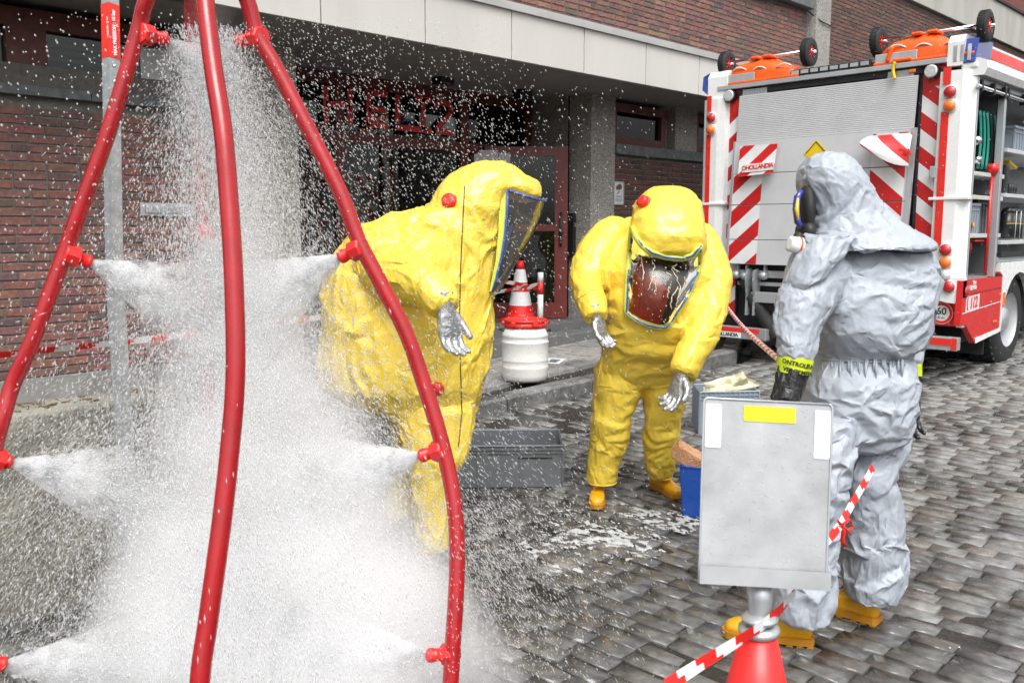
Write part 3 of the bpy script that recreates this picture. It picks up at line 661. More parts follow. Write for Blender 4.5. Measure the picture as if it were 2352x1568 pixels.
mb = MB(); mb.bb((TX-.0755, 2.80, 1.36), (TX-.0695, 2.862, 2.47)); mb.bb((TX-.0755, 2.80, 2.69), (TX-.0695, 2.862, 2.83)); mb.build('red_stripe', M['bright_red'], cpr)
mb = MB(); mb.bb((TX-.0755, 5.09, 1.33), (TX-.0695, 5.14, 2.45)); mb.bb((TX-.0755, 5.09, 2.68), (TX-.0695, 5.14, 2.83)); mb.build('red_stripe', M['bright_red'], cpl)
# lower bulge of the right post and its rounded end
mb = MB(); sec = []
pts = [(2.60, .93), (2.60, 1.10), (2.905, 1.10), (2.905, 1.04), (2.89, .98), (2.85, .93), (2.79, .90), (2.72, .885), (2.62, .88)]
mb.prism([(TX-.078, y, z) for y, z in pts], (.08, 0, 0)); mb.build('lamp_housing', M['white_paint'], truck)
mb = MB(); mb.prism([(TX-.078, y, z) for y, z in [(5.21, .98), (5.21, 1.1), (4.92, 1.1), (4.92, 1.04), (4.96, .95), (5.05, .91)]], (.17, 0, 0)); mb.build('lamp_housing', M['white_paint'], truck)
# top caps of the corners with blue beacons
def cap(y0, y1, z0, z1, sgn):
    m = MB(); prof = [(TX-.05, z0), (TX-.05, z1-.06), (TX-.0, z1), (TX+.4, z1+.0), (TX+.4, z0)]
    m.prism([(x, y0, z) for x, z in prof], (0, y1-y0, 0)); return m.build('corner_cap', M['white_paint'], truck)
capr = cap(2.845, 2.72, 2.84, 3.09, 1); capl = cap(4.93, 5.15, 2.80, 3.07, -1)
m = MB(); m.bb((TX-.04, 2.60, 2.80), (TX+.3, 2.74, 2.86), .02); m.build('corner_shelf', M['white_paint'], capr)
m = MB(); m.prism([(TX-.05, 2.84, 2.85), (TX-.05, 2.63, 2.86), (TX-.0, 2.62, 3.05), (TX-.0, 2.79, 3.05), (TX-.035, 2.84, 2.99)], (.34, -.0, 0)); bb_ = m.build('blue_beacon', M['blue_lens'], truck)
m = MB()
for k in range(3): m.bb((TX-.053, 2.66+.055*k, 2.87), (TX-.05, 2.69+.055*k, 3.0), .001)
m.build('reflector', M['chrome'], bb_)
m = MB(); m.prism([(TX-.045, 5.15, 2.84), (TX-.045, 5.22, 2.9), (TX-.03, 5.22, 3.03), (TX-.03, 5.15, 3.06)], (.3, 0, 0)); m.build('blue_beacon', M['blue_lens'], truck)
# red panels with work lamps
m = MB(); m.bb((TX-.002, 4.79, 2.70), (TX+.03, 5.02, 2.865)); m.prism([(TX-.002, 4.92, 2.70), (TX-.002, 4.79, 2.70), (TX-.002, 4.92, 2.60)], (.03, 0, 0)); m.build('red_panel', M['red_paint'], truck)
m = MB(); m.bb((TX-.002, 2.845, 2.70), (TX+.03, 3.055, 2.875)); m.build('red_panel', M['red_paint'], truck)
for (px, py) in ((212, 440), (1140, 328)):
    v = ((2560+px*.8163)/1.6327, (py*.8163)/1.6327); p = rX(*v, 7.93)
    m = MB(); m.lathe([(.02, .09), (.055, .07), (.062, .02), (.06, 0)], p, 18, (1, 0, 0)); m.box(p+Vector((.07, -.07, .0)), (.03, .08, .04)); l = m.build('work_lamp', M['black_plastic'], truck)
    m = MB(); m.lathe([(.045, -.012), (.055, -.004), (.055, 0)], p, 18, (1, 0, 0)); m.build('lens', M['clear_lens'], l)
# chevron panels beside the lift
m = MB(); m.bb((TX-.0, 4.795, .64), (TX+.03, 4.925, 2.70)); m.build('chevron_panel', stripeL, truck)
m = MB(); m.bb((TX-.0, 2.905, .96), (TX+.025, 3.05, 2.70)); m.build('chevron_panel', stripeR, truck)
for a_, b_ in (((TX-.004, 3.05, .9), (TX+.05, 3.075, 2.86)), ((TX-.004, 4.785, .62), (TX+.02, 4.795, 2.8))): m = MB(); m.bb(a_, b_); m.build('rubber_seal', M['rubber'], truck)
# tail lift plate: leans out a little towards its foot
LX0, LX1 = 7.97, 7.90
def lift(y, z, o=0.): f = (z-1.157)/(2.80-1.157); return Vector((LX1+(LX0-LX1)*f-o, y+(1-f)*.035, z))
zs_ = [2.345, 2.04, 1.74, 1.40, 1.157]
yl, yr = 4.79, 3.075
top = MB()
nr = 26
for k in range(nr):
    z0, z1 = 2.357+(2.80-2.357)*k/nr, 2.357+(2.80-2.357)*(k+1)/nr
    top.add([lift(yl, z0, .011), lift(yr, z0, .011), lift(yr, z0+.002, .0125), lift(yl, z0+.002, .0125), lift(yr, z1-.006, .0125), lift(yl, z1-.006, .0125), lift(yr, z1-.004, .011), lift(yl, z1-.004, .011)], [(0, 1, 2, 3), (3, 2, 4, 5), (5, 4, 6, 7)])
top.prism([lift(yl, 2.357, .0), lift(yr, 2.357, .0), lift(yr, 2.80, 0), lift(yl, 2.80, 0)], (-.01, 0, 0))
o = top.build('ribbed_plate', M['alu_plate'], truck); tag(o)
for a, b_ in zip([2.357]+zs_[1:-1], zs_[1:]):
    a_ = a
    m = MB(); m.prism([lift(yl, b_+.003), lift(yr, b_+.003), lift(yr, a_-.003), lift(yl, a_-.003)], (-.022, 0, 0)); m.build('lift_panel', M['alu_plate'], truck)
for (y0, y1) in ((yl+.0, yl+.02), (yr-.03, yr+.01)):
    m = MB(); m.prism([lift(y0, 1.157), lift(y1, 1.157), lift(y1, 2.36), lift(y0, 2.36)], (-.03, 0, 0)); m.build('lift_edge_profile', M['alu'], truck)
def lift_patch(y0, y1, z0, z1, m_, off=.025, name='chevron_film'):
    q = MB(); q.prism([lift(y0, z0, off), lift(y1, z0, off), lift(y1, z1, off), lift(y0, z1, off)], (-.0015, 0, 0)); return q.build(name, m_, truck)
for a, b_ in ((1.165, 1.395), (1.405, 1.735), (1.745, 2.035)): lift_patch(yl-.01, yl-.32, a, b_, stripeP); 
for a, b_ in ((1.165, 1.395), (1.405, 1.735), (1.745, 2.035), (2.045, 2.33)): lift_patch(yr+.34, yr+.035, a, b_, stripeQ)
# printed flaps
def flap(P, name, lab=None):
    q = MB(); q.grid(P, True); q.grid([[p+Vector((.006, 0, 0)) for p in r] for r in P], True)
    o = q.build(name, stripe_mat('flap_'+str(len(P[0])), (.65, .02, .02), (.8, .8, .8), (0, .85 if len(P[0]) == 9 else -.85, 1), .24, .45, .3), truck); return o
c = [rX(x, y, 7.86) for x, y in ((1699, 336), (1785, 330), (1778, 397), (1698, 407))]
rows = []
for i in range(7):
    f = i/6; r = []
    for j in range(9):
        g = j/8; p = (c[0].lerp(c[1], g)).lerp(c[3].lerp(c[2], g), f); p.x -= .03*f*f; r.append(p)
    rows.append(r)
fl = flap(rows, 'warning_flap')
def lettering(s, p, size, parent, m, right=(0, -1, 0), up=(0, 0, 1), bold=.0, depth=.001, **k): return text('lettering', s, size, facing(p, right, up), m, parent, depth, bold=bold, **k)
pt = rX(1740, 383, 7.825); band = MB(); band.prism([pt+Vector((.004, y, z)) for y, z in ((.17, -.05), (-.17, -.035), (-.17, .035), (.17, .03))], (-.002, 0, 0)); band.build('white_band', M['white_paint'], fl)
lettering('DHOLLANDIA', pt-Vector((.001, 0, 0)), .058, fl, M['bright_red'], right=(0, -1, .06), bold=.0012, space_character=.85)
rows = []
for i in range(8):
    f = i/7; r = []
    for j in range(8):
        g = j/7; a = rX(1996+100*g, 313-8*g, 7.87); w_ = .075+.25*math.sin(g*1.45+.12)
        p = a+Vector((-.16*math.sin(f*1.9)*(1.1-g*.75), 0, -w_*f*(.86))); r.append(p)
    rows.append(r)
fl2 = flap(rows, 'warning_flap')
lettering('ANDIA', rX(2066, 350, 7.80), .072, fl2, M['bright_red'], right=(0, -1, -.05), bold=.002, space_character=.8)
pd = lift(3.94, 2.20, .024)
m = MB(); m.prism([pd+Vector((0, y, z)) for y, z in ((0, .12), (.115, 0), (0, -.12), (-.115, 0))], (-.002, 0, 0)); d_ = m.build('yellow_label', M['yellow_paint'], truck)
m = MB()
for a, b_ in (((0, .1), (.096, 0)), ((0, .1), (-.096, 0))): m.tube([pd+Vector((-.003, a[0], a[1])), pd+Vector((-.003, b_[0], b_[1]))], .004, 4)
m.build('black_border', M['black_print'], d_)
# roof edge, slot, tread plate, light bar
m = MB(); m.bb((TX-.06, 2.845, 2.873), (TX+.25, 5.035, 2.915), .004); m.build('roof_edge', M['alu'], truck)
m = MB(); m.bb((TX-.03, 3.05, 2.815), (TX+.06, 4.80, 2.87)); m.build('shutter_slot', M['rubber'], truck)
for y0, y1 in ((4.5, 4.76), (3.12, 3.34)):
    m = MB(); m.bb((TX-.035, y0, 2.795), (TX-.03, y1, 2.855))
    for k in range(18):
        yy = y0+(y1-y0)*(k+.5)/18; m.box((TX-.037, yy, 2.825), (.003, .004, .05), Matrix.Rotation(.6 if k % 2 else -.6, 3, 'X'))
    m.build('tread_plate', M['alu'], truck)
m = MB(); m.box((TX-.04, 3.13, 2.84), (.02, .06, .035), None, .01); m.build('side_marker', M['orange_lens'], truck)
lbm = M['black_plastic']
m = MB(); ya, yb = 4.27, 3.50; m.bb((TX-.02, yb, 2.93), (TX+.05, ya, 2.985), .006); lbar = m.build('light_bar', lbm, truck)
for k in range(8):
    y1 = ya-.012-(ya-yb-.012)*k/8; m = MB(); m.bb((TX-.026, y1-(ya-yb)/8+.022, 2.942), (TX-.02, y1, 2.976), .001); m.build('light_segment', M['alu'], lbar)
# roof cover behind, right-hand canopy beam and roof side
m = MB(); m.bb((8.25, 2.72, 2.86), (16, 5.1, 2.9)); m.build('roof', M['alu'], truck)
m = MB(); prof = [(2.56, 2.745), (2.535, 2.80), (2.545, 2.86), (2.60, 2.885), (2.70, 2.89), (2.70, 2.745)]
m.prism([(TX-.03, y, z) for y, z in prof], (8, 0, 0)); m.build('side_beam', M['white_paint'], truck)
m = MB(); m.prism([(TX+.3, y, z) for y, z in ((2.64, 2.885), (2.66, 3.045), (2.74, 3.06), (2.9, 3.06), (2.9, 2.885))], (8, 0, 0)); rs = m.build('roof_side', M['white_paint'], truck)
m = MB(); m.prism([(TX+.32, y, z) for y, z in ((2.6405, 2.93), (2.652, 3.02), (2.6475, 3.02), (2.636, 2.93))], (7.9, 0, 0)); m.build('red_stripe', M['bright_red'], rs)
m = MB(); a = at(2280, 70, 9.6); m.tube([at(2258, 133, 9.4)+Vector((0, .5, .25)), at(2300, 120, 9.6)+Vector((0, .5, .25)), at(2360, 118, 10)+Vector((0, .5, .25))], .015, 6); m.build('roof_rail', M['black_plastic'], truck)
# lamps
def lamp(px, py, m_, r=.05, X=TX-.07, par=cpr):
    p = rX(px, py, X); q = MB(); q.lathe([(r*1.12, .0), (r*1.14, -.012), (r*1.02, -.016)], p, 24, (1, 0, 0)); h = q.build('tail_lamp', M['white_paint'], par)
    q = MB(); q.lathe([(r, -.016), (r*.97, -.028), (r*.7, -.04), (r*.3, -.046), (.002, -.047)], p, 24, (1, 0, 0)); q.build('lens', m_, h)
for (x, y, m_) in ((1232, 424, 'red_lens'), (1229, 487, 'orange_lens'), (1210, 1148, 'red_lens'), (1209, 1206, 'orange_lens'), (1205, 1264, 'clear_lens'), (1225, 1318, 'red_lens')):
    lamp((2560+x*.8163)/1.6327, y*.8163/1.6327, M[m_], .05)
for (x, y, m_) in ((135, 543, 'red_lens'), (133, 597, 'orange_lens'), (127, 1155, 'red_lens')):
    lamp((2560+x*.8163)/1.6327, y*.8163/1.6327, M[m_], .05, par=cpl)
m = MB(); p = sY((2560+1302*.8163)/1.6327, 1330*.8163/1.6327, 2.6); m.lathe([(.05, 0), (.045, -.012), (.02, -.02)], (TX+.0, 2.598, .985), 18, (0, 1, 0)); m.build('side_marker', M['red_lens'], truck)
m = MB(); m.bb((TX-.07, 2.885, 1.93), (TX-.03, 2.93, 2.03), .004); m.build('hinge', M['alu'], cpr)
# lower rear: red panel and 60 km plate, under-run bars
m = MB(); m.bb((TX-.0, 2.66, .68), (TX+.04, 3.05, .96)); m.build('lower_panel', M['red_paint'], truck)
m = MB(); m.bb((TX-.02, 2.612, .675), (TX+.08, 2.66, .93), .004); m.build('bracket', M['white_paint'], truck)
p = rX(2163, 719, TX-.006); m = MB(); m.lathe([(.098, 0), (.098, -.006)], p, 40, (1, 0, 0)); pl = m.build('speed_plate', M['bright_red'], truck)
m = MB(); m.lathe([(.066, -.006), (.066, -.008)], p, 40, (1, 0, 0)); m.build('white_disc', M['white_paint'], pl)
m = MB()
for k in range(64):
    a0, a1 = 2*math.pi*k/64, 2*math.pi*(k+1)/64; m.add([p+Vector((-.0075, math.cos(a)*r, math.sin(a)*r)) for a in (a0, a1) for r in (.09, .093)], [(0, 1, 3, 2)])
m.build('ring', M['white_paint'], pl)
lettering('60', p+Vector((-.0095, 0, .015)), .085, pl, M['black_print'], bold=.0015)
lettering('Km', p+Vector((-.0095, 0, -.038)), .036, pl, M['black_print'], space_character=1.3)
m = MB(); m.bb((TX-.16, 2.60, .49), (TX-.06, 3.6, .60), .005); ub = m.build('underrun_bar', M['galv'], truck)
m = MB(); m.bb((TX-.1635, 2.645, .532), (TX-.16, 3.6, .59)); m.bb((TX-.165, 2.597, .50), (TX-.161, 2.64, .597)); m.build('red_reflector', M['bright_red'], ub)
m = MB(); m.bb((TX-.16, 4.35, .42), (TX-.06, 5.0, .535), .005); ub = m.build('underrun_bar', M['galv'], truck)
m = MB(); m.bb((TX-.1635, 4.42, .488), (TX-.16, 4.99, .53)); m.build('red_reflector', M['bright_red'], ub)
pq = rX(1655, 764, TX-.166); m = MB(); m.bb((TX-.164, 4.62, .428), (TX-.161, 4.98, .482)); m.build('name_plate', M['white_paint'], ub)
lettering('DHOLLANDIA', (TX-.166, 4.80, .455), .05, ub, M['black_print'], bold=.001, space_character=.9)
# dark chassis, tail lift mechanics
m = MB(); m.bb((8.05, 2.9, .45), (12, 5.0, .95)); m.bb((8.4, 2.75, .5), (8.75, 3.3, .9)); m.build('chassis', M['dark'], truck)
m = MB(); m.bb((TX-.06, 3.1, 1.03), (TX+.05, 4.8, 1.10), .004); m.bb((TX-.04, 3.1, .95), (TX+.0, 4.75, .985)); m.bb((TX-.12, 3.2, .79), (TX-.03, 4.55, .89), .004); m.build('lift_beam', M['alu'], truck)
def plate_arm(pts, y, th=.02): q = MB(); q.prism([(x, y, z) for x, z in pts], (0, th, 0)); return q
for y in (4.58, 4.50): plate_arm([(7.86, 1.10), (7.93, 1.12), (7.98, 1.0), (7.95, .8), (7.92, .66), (7.86, .66), (7.87, .85), (7.84, 1.0)], y).build('lift_arm', M['galv'], truck)
for y, z in ((4.72, 1.05), (4.62, 1.04), (4.42, 1.05)): m = MB(); m.lathe([(.03, -.02), (.04, 0), (.04, .03), (.03, .05)], (7.9, y, z), 14, (0, 1, 0)); m.box((7.92, y, z+.05), (.05, .015, .12)); m.build('pivot', M['galv'], truck)
m = MB(); m.lathe([(.035, 0), (.045, .01), (.045, .09), (.03, .1)], (7.9, 4.80, 1.02), 14, (0, 1, 0)); m.build('roller', M['orange_plastic'], truck)
m = MB(); pts_ = [Vector((7.92, 4.68, 1.0)), Vector((7.98, 4.3, .45))]
P_ = [pts_[0].lerp(pts_[1], k/30) for k in range(31)]; m.tube(P_, [.035+(.035 if k > 7 else 0)+(.012 if (k % 2 and k > 7) else 0) for k in range(31)], 14); m.build('lift_cylinder', M['rubber'], truck)
m = MB(); P_ = [Vector((8.0, 4.45, .8)).lerp(Vector((8.15, 4.0, .3)), k/24) for k in range(25)]; m.tube(P_, [.06+.012*(k % 2) for k in range(25)], 14); m.build('lift_cylinder', M['rubber'], truck)
# ---- right side: lockers
SY = 2.60
m = MB(); m.prism([(7.90, SY, .70), (8.03, SY, .70), (8.30, SY, .515), (8.93, SY, .565), (8.93, SY, 1.075), (7.92, SY, 1.075)], (0, .05, 0)); sp = m.build('locker_flap', M['red_paint'], truck)
def side_strip(pts, m_, name, off=.002, th=.002): q = MB(); q.prism([(x, SY-off, z) for x, z in pts], (0, -th, 0)); return q.build(name, m_, sp)
side_strip([(8.30, .517), (8.93, .567), (8.93, .605), (8.27, .565)], M['white_paint'], 'white_stripe')
side_strip([(7.93, .795), (8.92, .845), (8.92, .853), (7.93, .803)], M['white_paint'], 'thin_stripe', th=.001)
side_strip([(7.93, .952), (8.92, .972), (8.92, .976), (7.93, .956)], M['dark'], 'seam', th=.001)
side_strip([(8.0, .805), (8.33, .822), (8.33, .948), (8.0, .932)], M['paper'], 'white_field')
rt = (1, 0, .05)
tx = text('lettering', '112', .135, facing((8.19, SY-.0055, .877), rt, (0.05, 0, 1)), M['bright_red'], sp, .001, bold=.004, space_character=.9)
m = MB(); m.tube([(8.04+.018*(1-abs(k/4)**2)*-1, SY-.006, .877+k*.013) for k in range(-4, 5)], .006, 6); m.build('phone_mark', M['bright_red'], sp)
text('lettering', 'Fire', .05, facing((8.18, SY-.004, 1.05), rt, (0, 0, 1)), M['white_paint'], sp, .001, bold=.002)
text('lettering', 'Technics', .058, facing((8.15, SY-.004, 1.01), rt, (0, 0, 1)), M['white_paint'], sp, .001, bold=.002, space_character=.85)
m = MB(); m.bb((8.72, SY-.012, .665), (8.82, SY-.002, .685), .004); m.build('side_marker', M['orange_lens'], sp)
m = MB(); m.bb((8.95, SY-.02, .80), (8.99, SY, .93), .006); m.build('side_marker', M['orange_lens'], truck)
# locker openings: frames, inner walls, shelves
m = MB(); m.bb((8.05, 3.22, 1.08), (12, 3.25, 2.76)); m.bb((8.05, 2.65, 1.075), (12, 3.22, 1.09)); m.bb((8.05, 2.70, 2.72), (12, 3.22, 2.745)); m.bb((9.0, 2.69, 1.09), (9.03, 3.22, 2.72)); m.build('locker_lining', M['lining'], truck)
m = MB(); m.bb((8.72, 2.605, 1.08), (8.735, 2.68, 2.74)); m.build('rubber_seal', M['rubber'], truck)
m = MB(); m.bb((8.675, SY, 1.08), (8.72, 2.66, 2.74), .004); m.bb((7.994, SY, 1.08), (8.008, 2.66, 2.74), .002); m.build('door_frame', M['alu'], truck)
m = MB(); m.bb((8.009, 2.615, 1.08), (8.016, 2.66, 2.72)); m.build('rubber_seal', M['rubber'], truck)
m = MB(); m.tube([(7.95, SY-.0, 2.66), (11, SY-.0, 2.66)], .014, 10); rod = m.build('shutter_rod', M['chrome'], truck)
for x_ in (8.03, 8.33, 8.62, 8.71, 9.2): m = MB(); m.bb((x_, SY-.02, 2.62), (x_+.03, SY+.04, 2.72), .008); m.build('rod_bracket', M['black_plastic'], rod)
m = MB(); m.bb((8.01, 2.62, 2.70), (12, 2.66, 2.745)); m.build('rail', M['alu'], truck)
ylab = M['yellow_paint']
def shelf(x0, x1, z, front=2.66):
    m = MB(); m.bb((x0, front, z-.035), (x1, 3.21, z), .003); s_ = m.build('shelf', M['alu_plate'], truck)
    for k in range(2):
        xx = x0+(x1-x0)*(.25+.5*k); q = MB(); q.bb((xx-.02, front-.002, z-.027), (xx+.02, front, z-.01)); q.build('yellow_label', ylab, s_)
z1_ = sY(2240, 393).z
for px, py in ((2240, 397), (2240, 452), (2240, 541)): shelf(8.05, 8.995, sY(px, py-4, 2.66).z)
for px, py in ((2335, 348), (2335, 450), (2335, 556)): shelf(9.035, 12, sY(px, py-4, 2.66).z)
# coiled green and black hoses
teal = mat('teal_hose', (.01, .26, .19), .45, var=.1); 
hz_ = sY(2240, 393, 2.75).z
for k in range(6):
    xx = 8.36+.092*k; P_ = []
    for q in range(13):
        f = q/12; P_.append(Vector((xx+.10*f*(.3+k*.12)+.05*math.sin(f*3), 2.70, hz_+.50-.48*f)))
    m = MB(); m.tube(P_, .026, 8, flat=.35, up=Vector((0, 1, 0))); m.tube([p+Vector((.03, .12, -.01)) for p in P_], .03, 8, flat=.5); h = m.build('hose', teal if k != 3 else M['rubber'], truck)
    m = MB(); m.tube([p+Vector((.032, .03, .0)) for p in P_], .022, 8); m.build('hose_shadow_side', M['rubber'], h)  # black tube added behind each hose to stand in for its shade
m = MB(); m.lathe([(.02, 0), (.045, .02), (.045, .06), (.03, .08), (.03, .12)], (8.38, 2.72, hz_+.24), 14, (.7, .2, .3)); m.build('hose_coupling', M['chrome'], truck)
m = MB(); m.lathe([(.03, 0), (.04, .02), (.035, .06)], (8.38, 2.70, hz_+.12), 14, (.3, .2, -.7)); m.build('hose_coupling', M['chrome'], truck)
# crates on the shelves are built from a lattice shell
def euro_crate(name, x0, x1, y0, y1, z0, z1, m_, parent=None, ribs=5, **k):
    t = .008; m = MB()
    m.bb((x0, y0, z0), (x1, y1, z0+t)); m.bb((x0, y0, z0+t), (x0+t, y1, z1)); m.bb((x1-t, y0, z0+t), (x1, y1, z1)); m.bb((x0+t, y0, z0+t), (x1-t, y0+t, z1)); m.bb((x0+t, y1-t, z0+t), (x1-t, y1, z1))
    o = m.build(name, m_, parent, **k)
    r = MB(); r.bb((x0-.012, y0-.012, z1-.02), (x1+.012, y0, z1+.004), .002); r.bb((x0-.012, y1, z1-.02), (x1+.012, y1+.012, z1+.004), .002); r.bb((x0-.012, y0, z1-.02), (x0, y1, z1+.004)); r.bb((x1, y0, z1-.02), (x1+.012, y1, z1+.004))
    r.build('rim', m_, o)
    g = MB()
    for q in range(ribs+1):
        xx = x0+(x1-x0-.006)*q/ribs; g.bb((xx, y0-.008, z0+.01), (xx+.006, y0, z1-.02))
        yy = y0+(y1-y0-.006)*q/ribs; g.bb((x0-.008, yy, z0+.01), (x0, yy+.006, z1-.02)); g.bb((x1, yy, z0+.01), (x1+.008, yy+.006, z1-.02))
    g.bb((x0, y0-.007, z1-.06), (x1, y0, z1-.05)); g.bb((x0-.007, y0, z1-.06), (x0, y1, z1-.05)); g.build('rib', m_, o)
    return o
zc_ = sY(2240, 541-4, 2.7).z
euro_crate('storage_box', 8.2, 8.50, 2.70, 3.1, zc_, zc_+.26, M['blue_grey_plastic'], label='pale grey storage box with round red sticker on the locker shelf', cat='box')
euro_crate('storage_box', 8.56, 8.94, 2.74, 3.12, zc_, zc_+.28, M['grey_plastic'], label='dark grey lidded storage box on the locker shelf above the red valve', cat='box')
m = MB(); m.lathe([(.03, 0), (.03, -.003)], (8.31, 2.68, zc_+.08), 16, (0, 1, 0)); st = m.build('round_sticker', M['bright_red'], None); st.parent = bpy.data.objects['storage_box']
m = MB(); m.lathe([(.02, -.003), (.02, -.005)], (8.31, 2.68, zc_+.08), 16, (0, 1, 0)); m.build('sticker_centre', M['yellow_paint'], st)
z_b = sY(2335, 344, 2.7).z
euro_crate('storage_box', 9.4, 9.8, 2.72, 3.12, z_b, z_b+.22, M['blue_grey_plastic'], label='blue grey plastic crate on the top shelf of the wider locker', cat='box')
m = MB(); m.bb((9.34, 2.75, sY(2335, 446, 2.7).z), (9.44, 3.1, sY(2335, 446, 2.7).z+.27), .02); tag(m.build('equipment_case', M['black_plastic'], None), 'tall black equipment case on the middle shelf of the wider locker', 'case')
for k in range(3): m = MB(); zz = sY(2335, 446, 2.7).z; m.lathe([(.03, 0), (.03, .09), (.02, .10)], (9.56+.075*k, 2.78, zz), 12); tag(m.build('black_tin', M['black_plastic'], None), ['small black tin in the locker row, nearest the truck rear', 'small black tin in the middle of the locker row', 'small black tin in the locker row, farthest from the truck rear'][k], 'tin', 'black tins on the locker shelf')
m = MB(); m.box((9.55, 2.85, sY(2335, 446, 2.7).z+.28), (.25, .2, .03), Matrix.Rotation(.2, 3, 'Y'), .01); m.build('yellow_cloth', M['yellow_paint'], truck)
# black pack with straps
zz = sY(2335, 552, 2.7).z
for k in range(3):
    m = MB(); m.tube([(9.43+.14*k, 2.74, zz+.02), (9.43+.14*k, 2.74, zz+.26)], [.06, .06], 16); m.lathe([(.06, .24), (.045, .28), (.01, .3)], (9.43+.14*k, 2.74, zz+.02), 16)
    c_ = m.build('air_cylinder', M['black_plastic'], None, ['first black air cylinder strapped on the locker shelf, nearest the door post', 'second black air cylinder strapped on the locker shelf', 'third black air cylinder strapped on the locker shelf, farthest from the post'][k], 'air cylinder', 'air cylinders in the locker')
    m = MB(); m.tube([(9.43+.14*k+.061*math.cos(a)*1.02, 2.74+.062*math.sin(a), zz+.16) for a in np.linspace(3.3, 6.1, 9)], .012, 5, flat=.3); m.build('strap', ylab, c_)
    m = MB(); m.tube([(9.47+.14*k, 2.675, zz+.0), (9.47+.14*k, 2.672, zz+.28)], .004, 5); m.build('hose', M['paper'], c_)
# red branching valve and red stand pipe in the lower bay
zv = sY(2230, 628, 2.75).z
m = MB(); m.lathe([(.07, .20), (.075, .22), (.075, .30), (.06, .32)], (8.450, 2.80, zv), 18)
m.tube([(8.460, 2.8, zv+.30), (8.390, 2.78, zv+.52)], [.06, .052], 16); m.tube([(8.480, 2.8, zv+.30), (8.600, 2.8, zv+.47)], [.06, .05], 16); v_ = m.build('branch_valve', M['red_paint'], truck)
m = MB(); m.lathe([(.045, 0), (.045, .20)], (8.450, 2.80, zv), 16); m.lathe([(.05, 0), (.05, .05), (.035, .06)], (8.600, 2.8, zv+.47), 16, (.8, -.3, .3)); m.lathe([(.012, 0), (.02, .1)], (8.400, 2.74, zv+.50), 8, (-.3, 0, 1)); m.build('coupling', M['chrome'], v_)
m = MB(); m.bb((8.380, 2.68, zv+.285), (8.780, 2.70, zv+.30)); m.build('lever', M['bright_red'], v_)
m = MB(); m.tube([(8.630, 2.66, zv+.0), (8.650, 2.66, zv+.86)], .014, 8); m.tube([(8.650, 2.66, zv+.86), (8.653, 2.66, zv+.90), (8.655, 2.66, zv+.96)], [.02, .05, .052], 12); m.build('standpipe_key', M['red_paint'], truck)
m = MB(); m.box((8.690, 2.68, zv+.72), (.13, .03, .03)); m.box((8.710, 2.68, zv+.60), (.12, .025, .025)); m.build('clamp', M['chrome'], truck)
# side below and beyond: white fender and rear wheel
m = MB(); cx_, cz_ = 9.43, .64
arch = [(8.95, .57), (8.95, 1.06), (12, 1.12), (12, .9)]
A = [(cx_+.62*math.cos(a), .60+.50*math.sin(a)) for a in np.linspace(.25, math.pi-.02, 12)]
m.prism([(x, SY-.005, z) for x, z in [(8.84, 1.12), (8.93, 1.08), (8.93, .575), (cx_-.47, .575)]+[(cx_+.47*math.cos(a), .60+.50*math.sin(a)) for a in np.linspace(math.pi, .35, 12)]+[(12, .75), (12, 1.2), (8.84, 1.2)]], (0, .06, 0)); m.build('fender', M['white_paint'], truck)
m = MB(); m.bb((8.76, SY+.02, 1.205), (12, 2.66, 1.25), .004); m.build('sill_rail', M['alu'], truck)
m = MB(); m.bb((8.84, SY-.002, 1.252), (12, 2.64, 1.29)); m.build('black_seal', M['rubber'], truck)
def wheel(cx, cy, cz, R_, wd, parent, rim_m, name='wheel', axis=(0, 1, 0), tread=True, rimr=.58):
    ax = Vector(axis).normalized(); c = Vector((cx, cy, cz)); m = MB()
    m.lathe([(R_*rimr, 0), (R_*.80, -wd*.02), (R_*.95, wd*.06), (R_, wd*.16), (R_, wd*.84), (R_*.95, wd*.94), (R_*.8, wd*1.02), (R_*rimr, wd)], c, 40, axis, cap=False)
    w = m.build(name, M['rubber'], parent)
    if tread:
        g = MB(); a = ax.orthogonal().normalized(); b_ = ax.cross(a)
        for k in range(36):
            t_ = 2*math.pi*k/36; rdir = a*math.cos(t_)+b_*math.sin(t_); tdir = ax.cross(rdir)
            for sgn, w0 in ((1, .28), (-1, .72)):
                Rm = Matrix((tdir, ax, rdir)).transposed() @ Matrix.Rotation(sgn*.5, 3, 'Z'); g.box(c+ax*wd*w0+rdir*R_, (R_*.05, wd*.40, R_*.06), Rm)
        o = g.build('tread_block', M['rubber'], w); tag(o, kind='stuff')
    r_ = MB(); r_.lathe([(R_*rimr*1.02, .0), (R_*rimr, .01), (R_*rimr*.86, wd*.12), (R_*.30, wd*.3), (R_*.24, wd*.12), (R_*.02, wd*.10)], c, 32, axis, cap=False); r_.build('rim', rim_m, w)
    return w
m = MB(); wheel(9.42, 2.66, .64, .45, .28, truck, M['alu'])
wheel(9.42, 2.98, .64, .45, .28, truck, M['alu']); wheel(9.42, 4.72, .64, .45, .28, truck, M['alu'])
m = MB(); m.bb((8.78, 2.68, .36), (8.80, 3.3, .75)); m.build('mud_flap', M['rubber'], truck)
